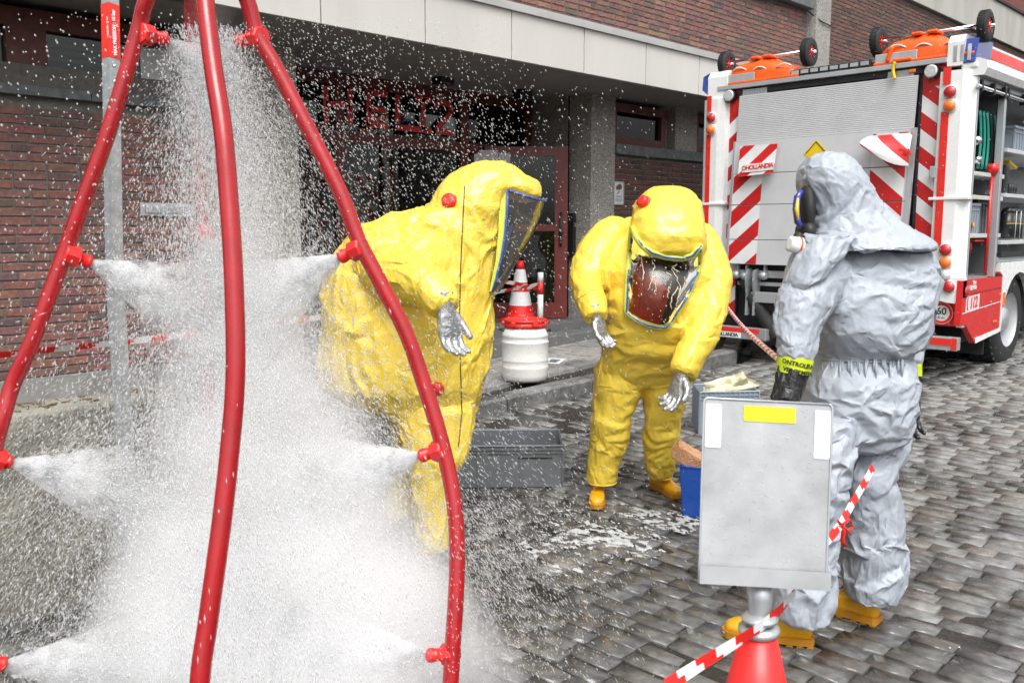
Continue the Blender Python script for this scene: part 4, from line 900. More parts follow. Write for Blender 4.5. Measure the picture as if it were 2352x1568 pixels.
# ---- hose trolleys on the roof: orange shells with two spoked wheels each
def trolley(yc, x0, zb, W_=.86, lab='', hide=False):
    root = empty('hose_trolley', (x0, yc, zb), lab, 'hose trolley', 'orange hose trolleys on the truck roof')
    secs = []; n = 16
    prof = [(-.5, .05, .6), (-.46, .17, .9), (-.34, .22, 1), (-.12, .24, 1), (.05, .25, 1), (.18, .19, 1), (.34, .15, .98), (.46, .10, .9), (.5, .05, .6)]
    for u, h, w in prof:
        r = []
        for k in range(n):
            a = math.pi*k/(n-1); ca, sa = math.cos(a), math.sin(a)
            r.append(Vector((x0+.17+.22*w*math.copysign(abs(ca)**.6, ca), yc-u*W_, zb+h*abs(sa)**.55)))
        secs.append(r)
    m = MB(); m.grid(secs, True); m.add(secs[0], [tuple(range(n))]); m.add(secs[-1], [tuple(range(n-1, -1, -1))]); m.bb((x0-.08, yc-.52*W_, zb-.0), (x0+.42, yc+.52*W_, zb+.03), .01)
    m.build('shell', M['orange_plastic'], root)
    m = MB(); m.box((x0-.07, yc+.22, zb+.05), (.012, .36, .10), None, .005); m.build('side_plate', M['alu'], root)
    for u in (-.3, .02, .3):
        m = MB(); m.tube([(x0-.035-.012*math.sin(f*math.pi), yc+W_*(u+.09-.2*f), zb+.115+.03*math.sin(f*math.pi)+(.02 if u > .2 else 0)) for f in np.linspace(0, 1, 8)], .008, 6); m.build('rope_handle', M['paper'], root)
    for k in (-.1, .06):
        m = MB(); m.box((x0+.06, yc-W_*k, zb+.245), (.16, .09, .03), None, .012); m.build('shell_ridge', M['orange_plastic'], root)
    m = MB(); m.tube([(x0+.06, yc+W_*.60, zb+.25), (x0+.06, yc-W_*.60, zb+.25)], .014, 8); m.build('axle', M['chrome'], root)
    for s_ in (-1, 1):
        yw = yc+s_*W_*.55-(.045)
        w = wheel(x0+.06, yw, zb+.235,   .125, .078, root, M['dark'], rimr=.52)
        sp_ = MB(); cc = Vector((x0+.06, yw+.0, zb+.235))
        for face in (.012, .073):
            sp_.lathe([(.078, -.006), (.080, .006), (.070, .006), (.068, -.006), (.078, -.006)], cc+Vector((0, face, 0)), 24, (0, 1, 0), cap=False)
            for q in range(8):
                a = 2*math.pi*q/8; d_ = Vector((math.cos(a), 0, math.sin(a))); sp_.tube([cc+Vector((0, face, 0))+d_*.015, cc+Vector((0, face, 0))+d_*.074], .0065, 5)
            sp_.lathe([(.024, -.012), (.024, .012)], cc+Vector((0, face, 0)), 12, (0, 1, 0))
        sp_.build('spoked_rim', M['bright_red'], w)
        q = MB(); q.lathe([(.013, -.035), (.015, 0), (.015, .085), (.013, .12)], cc, 10, (0, 1, 0)); q.build('hub', M['chrome'], w)
    return root
p1 = rX(1745, 180, TX+.1)
trolley(4.60, TX+.04, 2.915, .80, 'orange hose trolley with two wheels on the roof edge nearer the canopy')
trolley(3.06, TX+.04, 2.915, .80, 'orange hose trolley with two wheels beside the blue corner beacon')
m = MB(); P_ = [rX(2055, 148, TX-.08)+Vector((0, .012*math.sin(k*.2), .02-.0075*k)) for k in range(20)]; m.tube(P_, [.017 if k % 2 else .012 for k in range(20)], 8); tag(m.build('coil_cord', M['yellow_paint'], truck))
m = MB(); q = rX(2052, 130, TX-.03); m.box(q+Vector((0, .03, .02)), (.05, .04, .13), Matrix.Rotation(.3, 3, 'X'), .015); m.box(q+Vector((0, -.08, -.04)), (.05, .16, .03), None, .01); m.build('remote_control', M['orange_plastic'], truck)
m = MB(); m.tube([rX(1965, 155, TX), rX(2000, 148, TX), rX(1985, 140, TX), rX(2040, 146, TX)], .008, 6); m.build('hook', M['alu'], truck)
# ================================================================ people
Fh = Vector((s2, s2, 0)); Rv = Vector((s2, -s2, 0)); Zv = Vector((0, 0, 1))
def ring(x0, x1, y, t, rd, n=28, e=2.3, tilt=0., twist=0.):
    c = at((x0+x1)/2, y, t); rx = abs(x1-x0)/2*t/FP; P = []
    for k in range(n):
        a = 2*math.pi*k/n; ca, sa = math.cos(a), math.sin(a)
        u = rx*math.copysign(abs(ca)**(2/e), ca); v = rd*math.copysign(abs(sa)**(2/e), sa)
        P.append(c+Rv*(u*math.cos(twist)-v*math.sin(twist))+Fh*(v*math.cos(twist)+u*math.sin(twist))+Zv*(tilt*v))
    return P
def loft(mb, rings):
    mb.grid(rings, True, closed=True); n = len(rings[0]); mb.add(rings[0], [tuple(range(n))]); mb.add(rings[-1], [tuple(range(n-1, -1, -1))])
def limb(mb, pts, flat=1.0, n=16):
    """pts: (x, y, t, radius in px); rounded ends"""
    P = [at(*p[:3]) for p in pts]; r = [p[3]*p[2]/FP for p in pts]; Q, q = [], []
    N = len(P)
    # catmull resample
    for i in range(N-1):
        for k in range(6):
            f = k/6; a = P[max(i-1, 0)]; b = P[i]; c = P[i+1]; d = P[min(i+2, N-1)]
            Q.append(.5*((2*b)+(c-a)*f+(2*a-5*b+4*c-d)*f*f+(3*b-a-3*c+d)*f**3)); q.append(r[i]+(r[i+1]-r[i])*f)
    Q.append(P[-1]); q.append(r[-1])
    d0 = (Q[0]-Q[1]).normalized(); d1 = (Q[-1]-Q[-2]).normalized()
    Q = [Q[0]+d0*q[0]*.9, Q[0]+d0*q[0]*.6]+Q+[Q[-1]+d1*q[-1]*.15]; q = [q[0]*.25, q[0]*.78]+q+[q[-1]*.9]
    mb.tube(Q, q, n, flat=flat)
def ellipsoid(mb, x, y, t, rx, ry, rd, tilt=0):
    c = at(x, y, t); rows = []
    for i in range(1, 12):
        ph = math.pi*i/12; rows.append([c+Rv*(rx*t/FP*math.sin(ph)*math.cos(a))+Zv*(ry*t/FP*math.cos(ph)+tilt*rd*math.sin(ph)*math.sin(a))+Fh*(rd*math.sin(ph)*math.sin(a)) for a in np.linspace(0, 2*math.pi, 20, endpoint=False)])
    loft(mb, rows)
def remesh(mb, voxel):
    me = mb.mesh('tmp'); o = bpy.data.objects.new('tmp', me); COL.objects.link(o)
    md = o.modifiers.new('r', 'REMESH'); md.mode = 'VOXEL'; md.voxel_size = voxel; md.adaptivity = 0
    dg = bpy.context.evaluated_depsgraph_get(); r = bpy.data.meshes.new_from_object(o.evaluated_get(dg)); bpy.data.objects.remove(o); bpy.data.meshes.remove(me)
    V = np.empty(len(r.vertices)*3, np.float32); r.vertices.foreach_get('co', V); V = V.reshape(-1, 3).astype(np.float64)
    Q = [tuple(p.vertices) for p in r.polygons]; bpy.data.meshes.remove(r); return V, Q
def topo(V, Q):
    E = set()
    for f in Q:
        for a, b in zip(f, f[1:]+f[:1]): E.add((a, b) if a < b else (b, a))
    E = np.array(sorted(E)); deg = np.bincount(E.ravel(), minlength=len(V)).astype(float)[:, None]; return E, np.maximum(deg, 1)
def spread(E, n, A, B):
    return np.stack([np.bincount(E[:, 0], A[:, k], n)+np.bincount(E[:, 1], B[:, k], n) for k in range(3)], 1)
def lap(V, E, deg, w=.5, it=1):
    for _ in range(it):
        V = V*(1-w)+w*spread(E, len(V), V[E[:, 1]], V[E[:, 0]])/deg
    return V
def normals(V, Q):
    q = np.array([f if len(f) == 4 else f+(f[-1],) for f in Q]); n = np.cross(V[q[:, 2]]-V[q[:, 0]], V[q[:, 3]]-V[q[:, 1]]); N = np.zeros_like(V)
    for k in range(4):
        for c in range(3): N[:, c] += np.bincount(q[:, k], n[:, c], len(V))
    return N/np.maximum(np.linalg.norm(N, axis=1, keepdims=True), 1e-12)
def vnoise(V, scale, seed, oct_=3):
    """cheap smooth noise: sums of sines in random directions"""
    r = np.random.default_rng(seed); o = np.zeros(len(V)); a = 1.
    for k in range(oct_):
        for _ in range(4):
            d = r.normal(size=3); d /= np.linalg.norm(d); p = V@d*(2*math.pi/scale)*(1.7**k)+r.uniform(0, 6.28)
            d2 = r.normal(size=3); d2 /= np.linalg.norm(d2); o += a*np.sin(p+1.5*np.sin(V@d2*(2*math.pi/scale)*1.3*(1.7**k)+r.uniform(0, 6.28)))
        a *= .55
    return o/4
def creases(V, scale, seed, n=5, warp=.35, zsq=1.):
    """folded-paper relief: triangle waves along warped random directions"""
    r = np.random.default_rng(seed); o = np.zeros(len(V))
    W = V*np.array([1, 1, zsq])
    for k in range(n):
        d = r.normal(size=3); d /= np.linalg.norm(d); s_ = scale*(.62**(k*.55))
        p = W@d/s_+warp*vnoise(V, scale*2.2, seed*31+k, 2)+r.uniform(0, 1)
        m_ = .5+.5*np.tanh(1.6*vnoise(V, scale*2.5, seed*57+k, 1))
        o += (1-np.abs((p % 1)*2-1)*2)*s_/scale*m_
    return o/n
def ridged(V, scale, seed, warp=.5):
    """sharp folds between smooth valleys, along warped random directions"""
    w = vnoise(V, scale*2.0, seed+100, 2); r = np.random.default_rng(seed); o = np.zeros(len(V))
    for k in range(3):
        ax = r.normal(size=(3, 3)); q = V@(ax/np.linalg.norm(ax, axis=1, keepdims=True)).T/scale+(warp*w+r.uniform(0, 9))[:, None]
        n = (np.sin(q[:, 0]*3.1+1.3*np.sin(q[:, 1]*2.3))+np.sin(q[:, 1]*2.7+1.7*np.sin(q[:, 2]*1.9+k)))/2
        o = np.maximum(o, 1-np.abs(n)*1.35) if k else 1-np.abs(n)*1.35
    return o
def facets(V, scale, seed):
    """crumpled sheet: distance to random points, piecewise cones"""
    r = np.random.default_rng(seed); lo, hi = V.min(0)-scale, V.max(0)+scale; g = np.floor((V-lo)/scale).astype(int); dim = np.ceil((hi-lo)/scale).astype(int)+2
    pts = (np.stack(np.meshgrid(*[np.arange(k) for k in dim], indexing='ij'), -1)+r.uniform(0, 1, (*dim, 3)))*scale+lo; hgt = r.uniform(-.5, .5, dim)
    best = np.full(len(V), 9.); second = np.full(len(V), 9.); hb = np.zeros(len(V))
    for dx in (-1, 0, 1):
        for dy in (-1, 0, 1):
            for dz in (-1, 0, 1):
                i = np.clip(g+[dx, dy, dz], 0, dim-1); d = np.linalg.norm(V-pts[i[:, 0], i[:, 1], i[:, 2]], axis=1)/scale+hgt[i[:, 0], i[:, 1], i[:, 2]]*.35
                m_ = d < best; second = np.where(m_, best, np.minimum(second, d)); best = np.where(m_, d, best)
    return best-.55
def mod_mesh(V, Q, *mods):
    me = fastmesh('tmp', V, faces=[tuple(int(i) for i in f) for f in Q]); o = bpy.data.objects.new('tmp', me); COL.objects.link(o)
    for ty, kw in mods:
        md = o.modifiers.new(ty, ty)
        for k, v in kw.items(): setattr(md, k, v)
    dg = bpy.context.evaluated_depsgraph_get(); r = bpy.data.meshes.new_from_object(o.evaluated_get(dg)); bpy.data.objects.remove(o); bpy.data.meshes.remove(me)
    V = np.empty(len(r.vertices)*3, np.float32); r.vertices.foreach_get('co', V); V = V.reshape(-1, 3).astype(np.float64); Q = [tuple(p.vertices) for p in r.polygons]; bpy.data.meshes.remove(r); return V, Q
def buckle(V, E, deg, s_, zb, it, tether, bend, seed, jit, mask):
    r = np.random.default_rng(seed); D = V[E[:, 1]]-V[E[:, 0]]; L0 = np.linalg.norm(D, axis=1); up = np.abs(D[:, 2])/np.maximum(L0, 1e-9)
    mid = V[E].mean(1); k_ = (1 if mask is None else mask(mid))*np.clip(.85+1.1*vnoise(mid, .42, seed, 1), .06, 2.1)
    an = (1-zb)+2*zb*up**2 if zb >= 0 else (1+zb)-2*zb*(1-up**2)
    L = L0*(1+s_*k_*an); V1 = V.copy(); V = V+r.normal(0, jit, V.shape)
    for i in range(it):
        d = V[E[:, 1]]-V[E[:, 0]]; l = np.linalg.norm(d, axis=1); g = d*((l-L)/np.maximum(l, 1e-9)*.5)[:, None]
        V = V+1.5*spread(E, len(V), g, -g)/deg; V = V+tether*(V1-V)
        if bend: V = lap(V, E, deg, bend, 1)
    return V
def cloth(mb, voxel, seed, edge=.05, s=(.11, .10, .07), it=(60, 40, 16), zb=.3, smooth=6, amp=.03, mask=None, folds=(), aniso=(1, 1, 1), tether=.012, bend=.015, **kw):
    """a garment surface: coarse irregular sheet made too large for the body so that it buckles, refined twice"""
    V, Q = remesh(mb, voxel); E, deg = topo(V, Q); V = lap(V, E, deg, .5, smooth)
    N = normals(V, Q); k_ = 1 if mask is None else mask(V)
    h = np.zeros(len(V)); A_ = V*np.array(aniso)
    for q, (sc_, am) in enumerate(folds): h += am*(ridged(A_, sc_, seed+q*13)-.45)
    V = V+N*(h*k_)[:, None]
    ratio = min(1., (voxel/edge)**2*1.3)
    V, Q = mod_mesh(V, Q, ('DECIMATE', dict(ratio=ratio, use_collapse_triangulate=True)))
    for lv in range(3):
        E, deg = topo(V, Q)
        if it[lv]: V = buckle(V, E, deg, s[lv], zb, it[lv], tether*(1, 1.5, 2)[lv], bend, seed+lv, edge*.06/(2**lv), mask)
        if lv < 2:
            V, Q = mod_mesh(V, Q, ('SUBSURF', dict(levels=1, subdivision_type='SIMPLE'))); E, deg = topo(V, Q); V = lap(V, E, deg, (.42, .3)[lv], 1)
    return V, Q
def cloth_obj(name, mb, voxel, seed, m_, parent, **k):
    V, Q = cloth(mb, voxel, seed, **k); me = fastmesh(name, V, faces=Q); me.polygons.foreach_set('use_smooth', np.ones(len(me.polygons), bool)); me.materials.append(m_)
    return link_mesh(name, me, parent)
from mathutils.bvhtree import BVHTree
def bvh_of(*objs):
    vs, fs = [], []
    for o in objs:
        n = len(vs); vs += [v.co.copy() for v in o.data.vertices]; fs += [tuple(i+n for i in p.vertices) for p in o.data.polygons]
    return BVHTree.FromPolygons(vs, fs)
def hit(bv, x, y, off=.0):
    d = Vector(ray(x, y)); p, n, i, dist = bv.ray_cast(Vector(_C), d.normalized())
    if p is None: return None, None
    return p-d.normalized()*off, n
def seam(bv, pts, r, name, m_, parent, off=.002, sub=8, flat=1.0):
    P = []
    for a, b in zip(pts[:-1], pts[1:]):
        for k in range(sub):
            f = k/sub; p, n = hit(bv, a[0]+(b[0]-a[0])*f, a[1]+(b[1]-a[1])*f, off)
            if p is not None: P.append(p)
    m = MB()
    # cut where the surface jumps
    run = [P[0]]
    for p in P[1:]:
        if (p-run[-1]).length > .12:
            if len(run) > 2: m.tube(run, r, 6)
            run = []
        run.append(p)
    if len(run) > 2: m.tube(run, r, 6)
    return m.build(name, m_, parent)

def fabric(name, col, rough, bump, coat=0., bs=26, sss=0., var=.05, dirt=0., spec=.5):
    m, t, b, out = newmat(name); N = t.nodes; L = t.links
    geo = N.new('ShaderNodeNewGeometry')
    nz = N.new('ShaderNodeTexNoise'); nz.inputs['Scale'].default_value = 3; nz.inputs['Detail'].default_value = 6; L.new(geo.outputs['Position'], nz.inputs['Vector'])
    mr = N.new('ShaderNodeMapRange'); mr.inputs['To Min'].default_value = 1-var; mr.inputs['To Max'].default_value = 1+var; L.new(nz.outputs['Fac'], mr.inputs['Value'])
    h = N.new('ShaderNodeHueSaturation'); h.inputs['Color'].default_value = (*col, 1); L.new(mr.outputs[0], h.inputs['Value']); L.new(h.outputs[0], b.inputs['Base Color'])
    b.inputs['Roughness'].default_value = rough; b.inputs['Coat Weight'].default_value = coat; b.inputs['Coat Roughness'].default_value = .12; b.inputs['Specular IOR Level'].default_value = spec
    if sss: b.inputs['Subsurface Weight'].default_value = sss; b.inputs['Subsurface Radius'].default_value = (.03, .02, .005)
    # fine creases: ridges between noise cells, two sizes
    w = N.new('ShaderNodeTexNoise'); w.inputs['Scale'].default_value = 7; w.inputs['Detail'].default_value = 3; L.new(geo.outputs['Position'], w.inputs['Vector'])
    mx = N.new('ShaderNodeMixRGB'); mx.inputs['Fac'].default_value = .12; L.new(geo.outputs['Position'], mx.inputs['Color1']); L.new(w.outputs['Color'], mx.inputs['Color2'])
    hsum = None
    for sc_, am in ((bs, 1.), (bs*2.4, .45)):
        v = N.new('ShaderNodeTexVoronoi'); v.feature = 'F1'; v.distance = 'MINKOWSKI' if False else 'EUCLIDEAN'; v.inputs['Scale'].default_value = sc_; L.new(mx.outputs[0], v.inputs['Vector'])
        mu = N.new('ShaderNodeMath'); mu.operation = 'MULTIPLY'; mu.inputs[1].default_value = am; L.new(v.outputs['Distance'], mu.inputs[0])
        if hsum is None: hsum = mu.outputs[0]
        else:
            ad = N.new('ShaderNodeMath'); ad.operation = 'ADD'; L.new(hsum, ad.inputs[0]); L.new(mu.outputs[0], ad.inputs[1]); hsum = ad.outputs[0]
    bp = N.new('ShaderNodeBump'); bp.inputs['Strength'].default_value = bump; bp.inputs['Distance'].default_value = .012; L.new(hsum, bp.inputs['Height']); L.new(bp.outputs[0], b.inputs['Normal'])
    return m
M['yellow_suit'] = fabric('yellow_suit', (.80, .585, .065), .33, .3, coat=.2, bs=11)
M['grey_suit'] = fabric('grey_suit', (.36, .39, .435), .42, .3, bs=16, spec=.4)
M['silver_glove'] = fabric('silver_glove', (.42, .43, .44), .33, .3, bs=45); M['silver_glove'].node_tree.nodes['Principled BSDF'].inputs['Metallic'].default_value = .75
M['black_glove'] = fabric('black_glove', (.015, .016, .015), .3, .3, bs=40)
M['boot'] = mat('boot_yellow', (.72, .36, .008), .3, var=.08, coat=.3, dirt=.2, dirtcol=(.35, .2, .03), ds=9)
M['boot_sole'] = mat('boot_sole', (.45, .2, .012), .5, var=.2)
M['seam_green'] = mat('seam_green', (.52, .56, .06), .4, var=.05)
M['blue_trim'] = mat('blue_trim', (.03, .08, .33), .35, var=.1)
M['dark_seam'] = mat('dark_seam', (.06, .04, .01), .6)
M['hi_vis'] = mat('hi_vis', (.60, .74, .02), .45, var=.1, bump=.2)

def glove(parent, wrist, d, n, side, m_, curl=(.35, .5, .4), sc=1.1, seed=3, thumb=(.6, .5), spreadf=.09, curls=None):
    """five-fingered glove; d towards the fingertips, n the side the fingers curl to, side = +1 thumb towards d x n"""
    d = Vector(d).normalized(); n = Vector(n); n = (n-d*n.dot(d)).normalized(); s_ = d.cross(n)*side; w = Vector(wrist); k = sc
    m = MB()
    # palm
    rows = []
    for i, (f, hw, th) in enumerate(((-.06, .033, .030), (-.02, .031, .027), (.0, .032, .025), (.03, .041, .022), (.06, .045, .02), (.085, .044, .017), (.098, .038, .011))):
        rows.append([w+d*f*k+s_*(hw*math.cos(a)*k)+n*(th*math.sin(a)*k) for a in np.linspace(0, 2*math.pi, 16, endpoint=False)])
    m.grid(rows, True, closed=True); m.add(rows[0], [tuple(range(16))]); m.add(rows[-1], [tuple(range(15, -1, -1))])
    for q, (off, ln, r0) in enumerate(((.033, .9, .0105), (.011, 1.0, .011), (-.011, .94, .0105), (-.032, .75, .0092))):
        p = w+d*.082*k+s_*off*k; P = [w+d*.05*k+s_*off*.9*k, p]; r_ = [r0*k*1.15, r0*k*1.12]
        a = 0; cc = curls[q] if curls else curl; sp = spreadf*(1.5-q)
        for L_, c in zip((.045, .028, .024), cc):
            a += c; dd = (d*math.cos(a)+n*math.sin(a)); dd = (dd+s_*sp).normalized(); 
            for h in (.5, 1.): p = p+dd*(L_*ln*k*.5); P.append(p); r_.append(r0*k*(1.05-.12*len(P)/7))
        m.tube(P+[P[-1]+dd*.006], r_+[r_[-1]*.5], 10)
    p = w+d*.018*k+s_*.028*k; P = [p]; r_ = [.017*k]; a = thumb[0]
    for i, L_ in enumerate((.04, .032, .028)):
        dd = (d*math.cos(a)+s_*math.sin(a)*(.9)+n*(.25+.25*i)*thumb[1]).normalized(); p = p+dd*L_*k; P.append(p); r_.append((.0145-.0015*i)*k); a -= .28
    m.tube(P+[P[-1]+dd*.006], r_+[r_[-1]*.5], 10)
    return cloth_obj('glove', m, .0042*k, seed, m_, parent, edge=.012*k, s=(.055, .03, .02), it=(30, 12, 0), zb=0., smooth=2)
def boot(parent, heel, heading, size=.31, shaft=.16, top_tilt=(0, 0), seed=1, h0=0., pitch=0.):
    """rubber boot standing at heel point (ground), toes along heading"""
    f = Vector(heading).normalized(); s_ = Vector((f.y, -f.x, 0)).normalized(); g = Vector(heel); up = Zv
    def prof(x, w, zlo, zhi, n=16):
        P = []
        for a in np.linspace(0, 2*math.pi, n, endpoint=False):
            ca, sa = math.cos(a), math.sin(a); P.append(g+f*x*size+s_*(w*math.copysign(abs(ca)**.75, ca)*size)+up*((zlo+zhi)/2+(zhi-zlo)/2*math.copysign(abs(sa)**.7, sa))*size)
        return P
    m = MB()
    loft(m, [prof(x, w, lo, hi) for x, w, lo, hi in ((-.03, .07, .10, .26), (.0, .125, .07, .34), (.1, .145, .06, .40), (.22, .14, .06, .42), (.36, .135, .06, .38), (.5, .145, .06, .31), (.68, .165, .06, .27), (.84, .16, .06, .25), (.95, .12, .07, .22), (1.0, .06, .09, .17))])
    rows = []
    for z, r, xo in ((.2, .14, .13), (.35, .14, .13), (.5, .14, .12), (.62, .14, .11)):
        if z*size > shaft+.05: pass
        rows.append([g+f*(xo*size+r*math.cos(a)*size*1.05)+s_*(r*math.sin(a)*size*.95)+up*z*size for a in np.linspace(0, 2*math.pi, 18, endpoint=False)])
    loft(m, rows)
    V, Q = remesh(m, .0075); E, deg = topo(V, Q); V = lap(V, E, deg, .5, 3)
    me = fastmesh('boot', V, faces=Q, smooth=True); me.materials.append(M['boot']); b = link_mesh('boot', me, parent)
    q = MB(); out = [(-.05, .09), (.0, .14), (.12, .155), (.3, .14), (.45, .14), (.65, .172), (.85, .17), (.98, .12), (1.03, .04)]
    loop = [g+f*x*size+s_*w*size for x, w in out]+[g+f*x*size-s_*w*size for x, w in reversed(out)]
    q.prism([p+up*.03*size for p in loop], up*.07*size); q.prism([p+up*.27*size*0+up*.10*size for p in loop], up*.015*size)
    for x in (.0, .12, .24, .42, .54, .66, .78, .9):
        q.box(g+f*x*size+up*.017*size, (.075*size, .27*size, .035*size), Matrix((f, s_, up)).transposed())
    q.build('sole', M['boot_sole'], b)
    return b
def hem(parent, x0, x1, y, t, rd, m_, r=.005):
    P = ring(x0, x1, y, t, rd, 24); m = MB(); m.tube(P+[P[0]], r, 6, cap=False); return m.build('hem', m_, parent)

# ---------------------------------------------------------------- yellow suit seen from the side
T1 = 4.25
m1 = empty('person', street(960, 1240), 'person in yellow gas-tight suit with big clear visor, bending sideways at the spray', 'person', 'people in chemical suits')
mb = MB()
loft(mb, [ring(a, b, y, T1+dt, rd) for a, b, y, dt, rd in (
    (1100, 1150, 372, 0, .06), (1066, 1180, 384, 0, .12), (1032, 1206, 405, 0, .16), (1010, 1200, 430, 0, .185), (998, 1172, 452, 0, .2), (986, 1164, 480, 0, .21),
    (900, 1160, 500, 0, .22), (826, 1156, 525, 0, .245), (785, 1148, 570, 0, .26), (768, 1138, 630, 0, .27), (752, 1130, 690, 0, .275), (741, 1130, 760, 0, .28), (733, 1122, 830, 0, .27), (744, 1108, 885, 0, .25), (800, 1098, 920, 0, .2), (895, 1088, 950, 0, .17))])
ellipsoid(mb, 1175, 432, T1, 68, 30, .15); ellipsoid(mb, 1205, 446, T1, 40, 16, .12)
ellipsoid(mb, 860, 720, T1+.02, 118, 190, .26)
loft(mb, [ring(a, b, y, T1+dt, rd) for a, b, y, dt, rd in ((905, 1090, 930, -.06, .15), (925, 1082, 1000, -.08, .14), (938, 1070, 1050, -.1, .125), (944, 1040, 1085, -.1, .11), (950, 1030, 1150, -.1, .095), (964, 1031, 1252, -.1, .085))])
loft(mb, [ring(a, b, y, T1+dt, rd) for a, b, y, dt, rd in ((890, 1010, 920, .15, .12), (905, 990, 1000, .2, .11), (898, 965, 1080, .22, .09), (886, 950, 1180, .22, .085))])
limb(mb, [(870, 590, T1-.15, 62), (905, 622, T1-.3, 62), (960, 645, T1-.42, 50), (1000, 672, T1-.5, 42), (1020, 706, T1-.54, 33)])
limb(mb, [(1040, 600, T1+.2, 50), (1070, 700, T1+.25, 40)])
def mk1(V): return np.where(V[:, 2] > at(0, 470, T1).z, .6, 1.)
suit1 = cloth_obj('suit', mb, .0125, 21, M['yellow_suit'], m1, folds=((.42, .022),), aniso=(1.35, 1.35, .8), edge=.046, s=(.075, .065, .045), zb=-.35, mask=mk1)
b1 = bvh_of(suit1)
seam(b1, [(1067, 428), (1058, 614), (1055, 755), (1061, 947), (1052, 1036)], .0028, 'zip', M['dark_seam'], suit1, off=.001, sub=14)
seam(b1, [(1079, 400), (1073, 500), (1076, 620), (1072, 755), (1078, 900), (1070, 1020)], .0022, 'zip_flap', M['yellow_suit'], suit1, off=.001, sub=14)
def valve(bv, x, y, r, parent, px_off=0, n_=None):
    p, n = hit(bv, x, y); n = Vector(n_) if n_ else n
    m = MB(); m.lathe([(r*.9, -.01), (r, .004), (r, .016), (r*.93, .024), (r*.5, .027), (.001, .027)], p, 28, n); v = m.build('red_valve', M['bright_red'], parent)
    m = MB(); m.lathe([(r*1.08, -.012), (r*1.08, .003)], p, 28, n); m.build('valve_seat', M['bright_red'], v); return v
valve(b1, 1033, 463, .034, m1); valve(b1, 1003, 893, .030, m1)
# clear visor wedge with blue trim
near, far = T1-.14, T1+.14
side = [(1166, 437), (1236, 459), (1222, 505), (1198, 560), (1165, 612), (1131, 671), (1140, 640), (1152, 590), (1160, 540), (1164, 490)]
v = MB(); v.add([at(x, y, near) for x, y in side], [tuple(range(len(side)))]); v.add([at(x, y, far) for x, y in side], [tuple(range(len(side)))])
front = side[1:6]; v.grid([[at(x, y, near+(far-near)*f)+Rv*(.035*math.sin(math.pi*f)) for x, y in front] for f in np.linspace(0, 1, 9)], True)
visor1 = v.build('visor', M['visor'], m1)
m = MB(); m.tube([at(x, y, near-.004) for x, y in side[:2]], .0065, 6); m.tube([at(x, y, near-.004) for x, y in [side[0]]+side[:5:-1]+[side[5]]], .006, 6)
m.tube([at(x, y, near+(far-near)*f)+Rv*(.035*math.sin(math.pi*f)) for f in np.linspace(0, 1, 9) for x, y in [side[1]]], .006, 6); m.build('blue_trim', M['blue_trim'], visor1)
m = MB(); m.prism([at(x, y, near-.001) for x, y in ((1146, 430), (1166, 437), (1160, 540), (1152, 590), (1131, 671), (1124, 668), (1138, 600), (1145, 530))], Fh*.004); m.build('visor_border', M['seam_green'], visor1)
m = MB(); m.prism([at(x, y, T1-.02) for x, y in ((1168, 445), (1180, 450), (1178, 520), (1160, 590), (1150, 600), (1160, 540))], Fh*.03); m.build('inner_strap', M['blue_trim'], visor1)
m = MB(); m.box(at(1176, 462, T1-.03), (.05, .04, .05), None, .01); m.build('mask_clip', M['orange_plastic'], visor1)
inner_dark = mat('mask_black', (.02, .018, .016), .6, var=.3)
m = MB(); ellipsoid(m, 1160, 480, T1, 32, 42, .09); m.build('face_mask', inner_dark, m1)
# hands and boots
glove(m1, at(1026, 712, T1-.55), Vector((0, 0, -1))*.95+Rv*.12-Fh*.1, -Fh*.6+Rv*.45, -1, M['silver_glove'], seed=5, sc=1.25, thumb=(.55, 1.0), curl=(.3, .5, .4), spreadf=.03)
g_ = street(975, 1285); boot(m1, Vector((g_.x, g_.y, zg(g_.x)))+Fh*.0, Rv*.35+Fh*.9, .28)
g_ = street(905, 1210); boot(m1, Vector((g_.x, g_.y, zg(g_.x)))-Rv*.03+Fh*.03, Rv*.9-Fh*.2, .30)
hem(m1, 964, 1031, 1252, T1-.1, .085, M['yellow_suit']); hem(m1, 886, 950, 1180, T1+.22, .085, M['yellow_suit'])

# ---------------------------------------------------------------- yellow suit facing the camera
def c2(x, y): return ((2080+x*.829)/1.6327, (600+y*.829)/1.6327)
m2 = empty('person', street(1455, 1140), 'person in yellow gas-tight suit facing the camera, leaning forward with foam-streaked visor', 'person', 'people in chemical suits')
mb = MB(); T2 = 4.62
loft(mb, [ring(a, b, y, t, rd, tilt=tl) for a, b, y, t, rd, tl in (
    (1505, 1562, 430, 4.62, .05, 0), (1480, 1588, 441, 4.62, .11, 0), (1460, 1606, 465, 4.6, .15, 0), (1450, 1614, 500, 4.57, .175, 0), (1447, 1619, 540, 4.55, .185, .0), (1452, 1621, 575, 4.56, .18, .0), (1480, 1600, 602, 4.62, .14, 0))])
loft(mb, [ring(a, b, y, t, rd) for a, b, y, t, rd in (
    (1440, 1570, 500, 4.86, .12), (1400, 1630, 530, 4.84, .17), (1380, 1645, 565, 4.8, .21), (1378, 1640, 620, 4.72, .235), (1388, 1625, 690, 4.7, .24), (1390, 1612, 750, 4.7, .23), (1384, 1604, 800, 4.76, .2), (1374, 1596, 845, 4.82, .18), (1385, 1585, 880, 4.85, .14))])
ellipsoid(mb, 1500, 790, 4.68, 100, 45, .16)
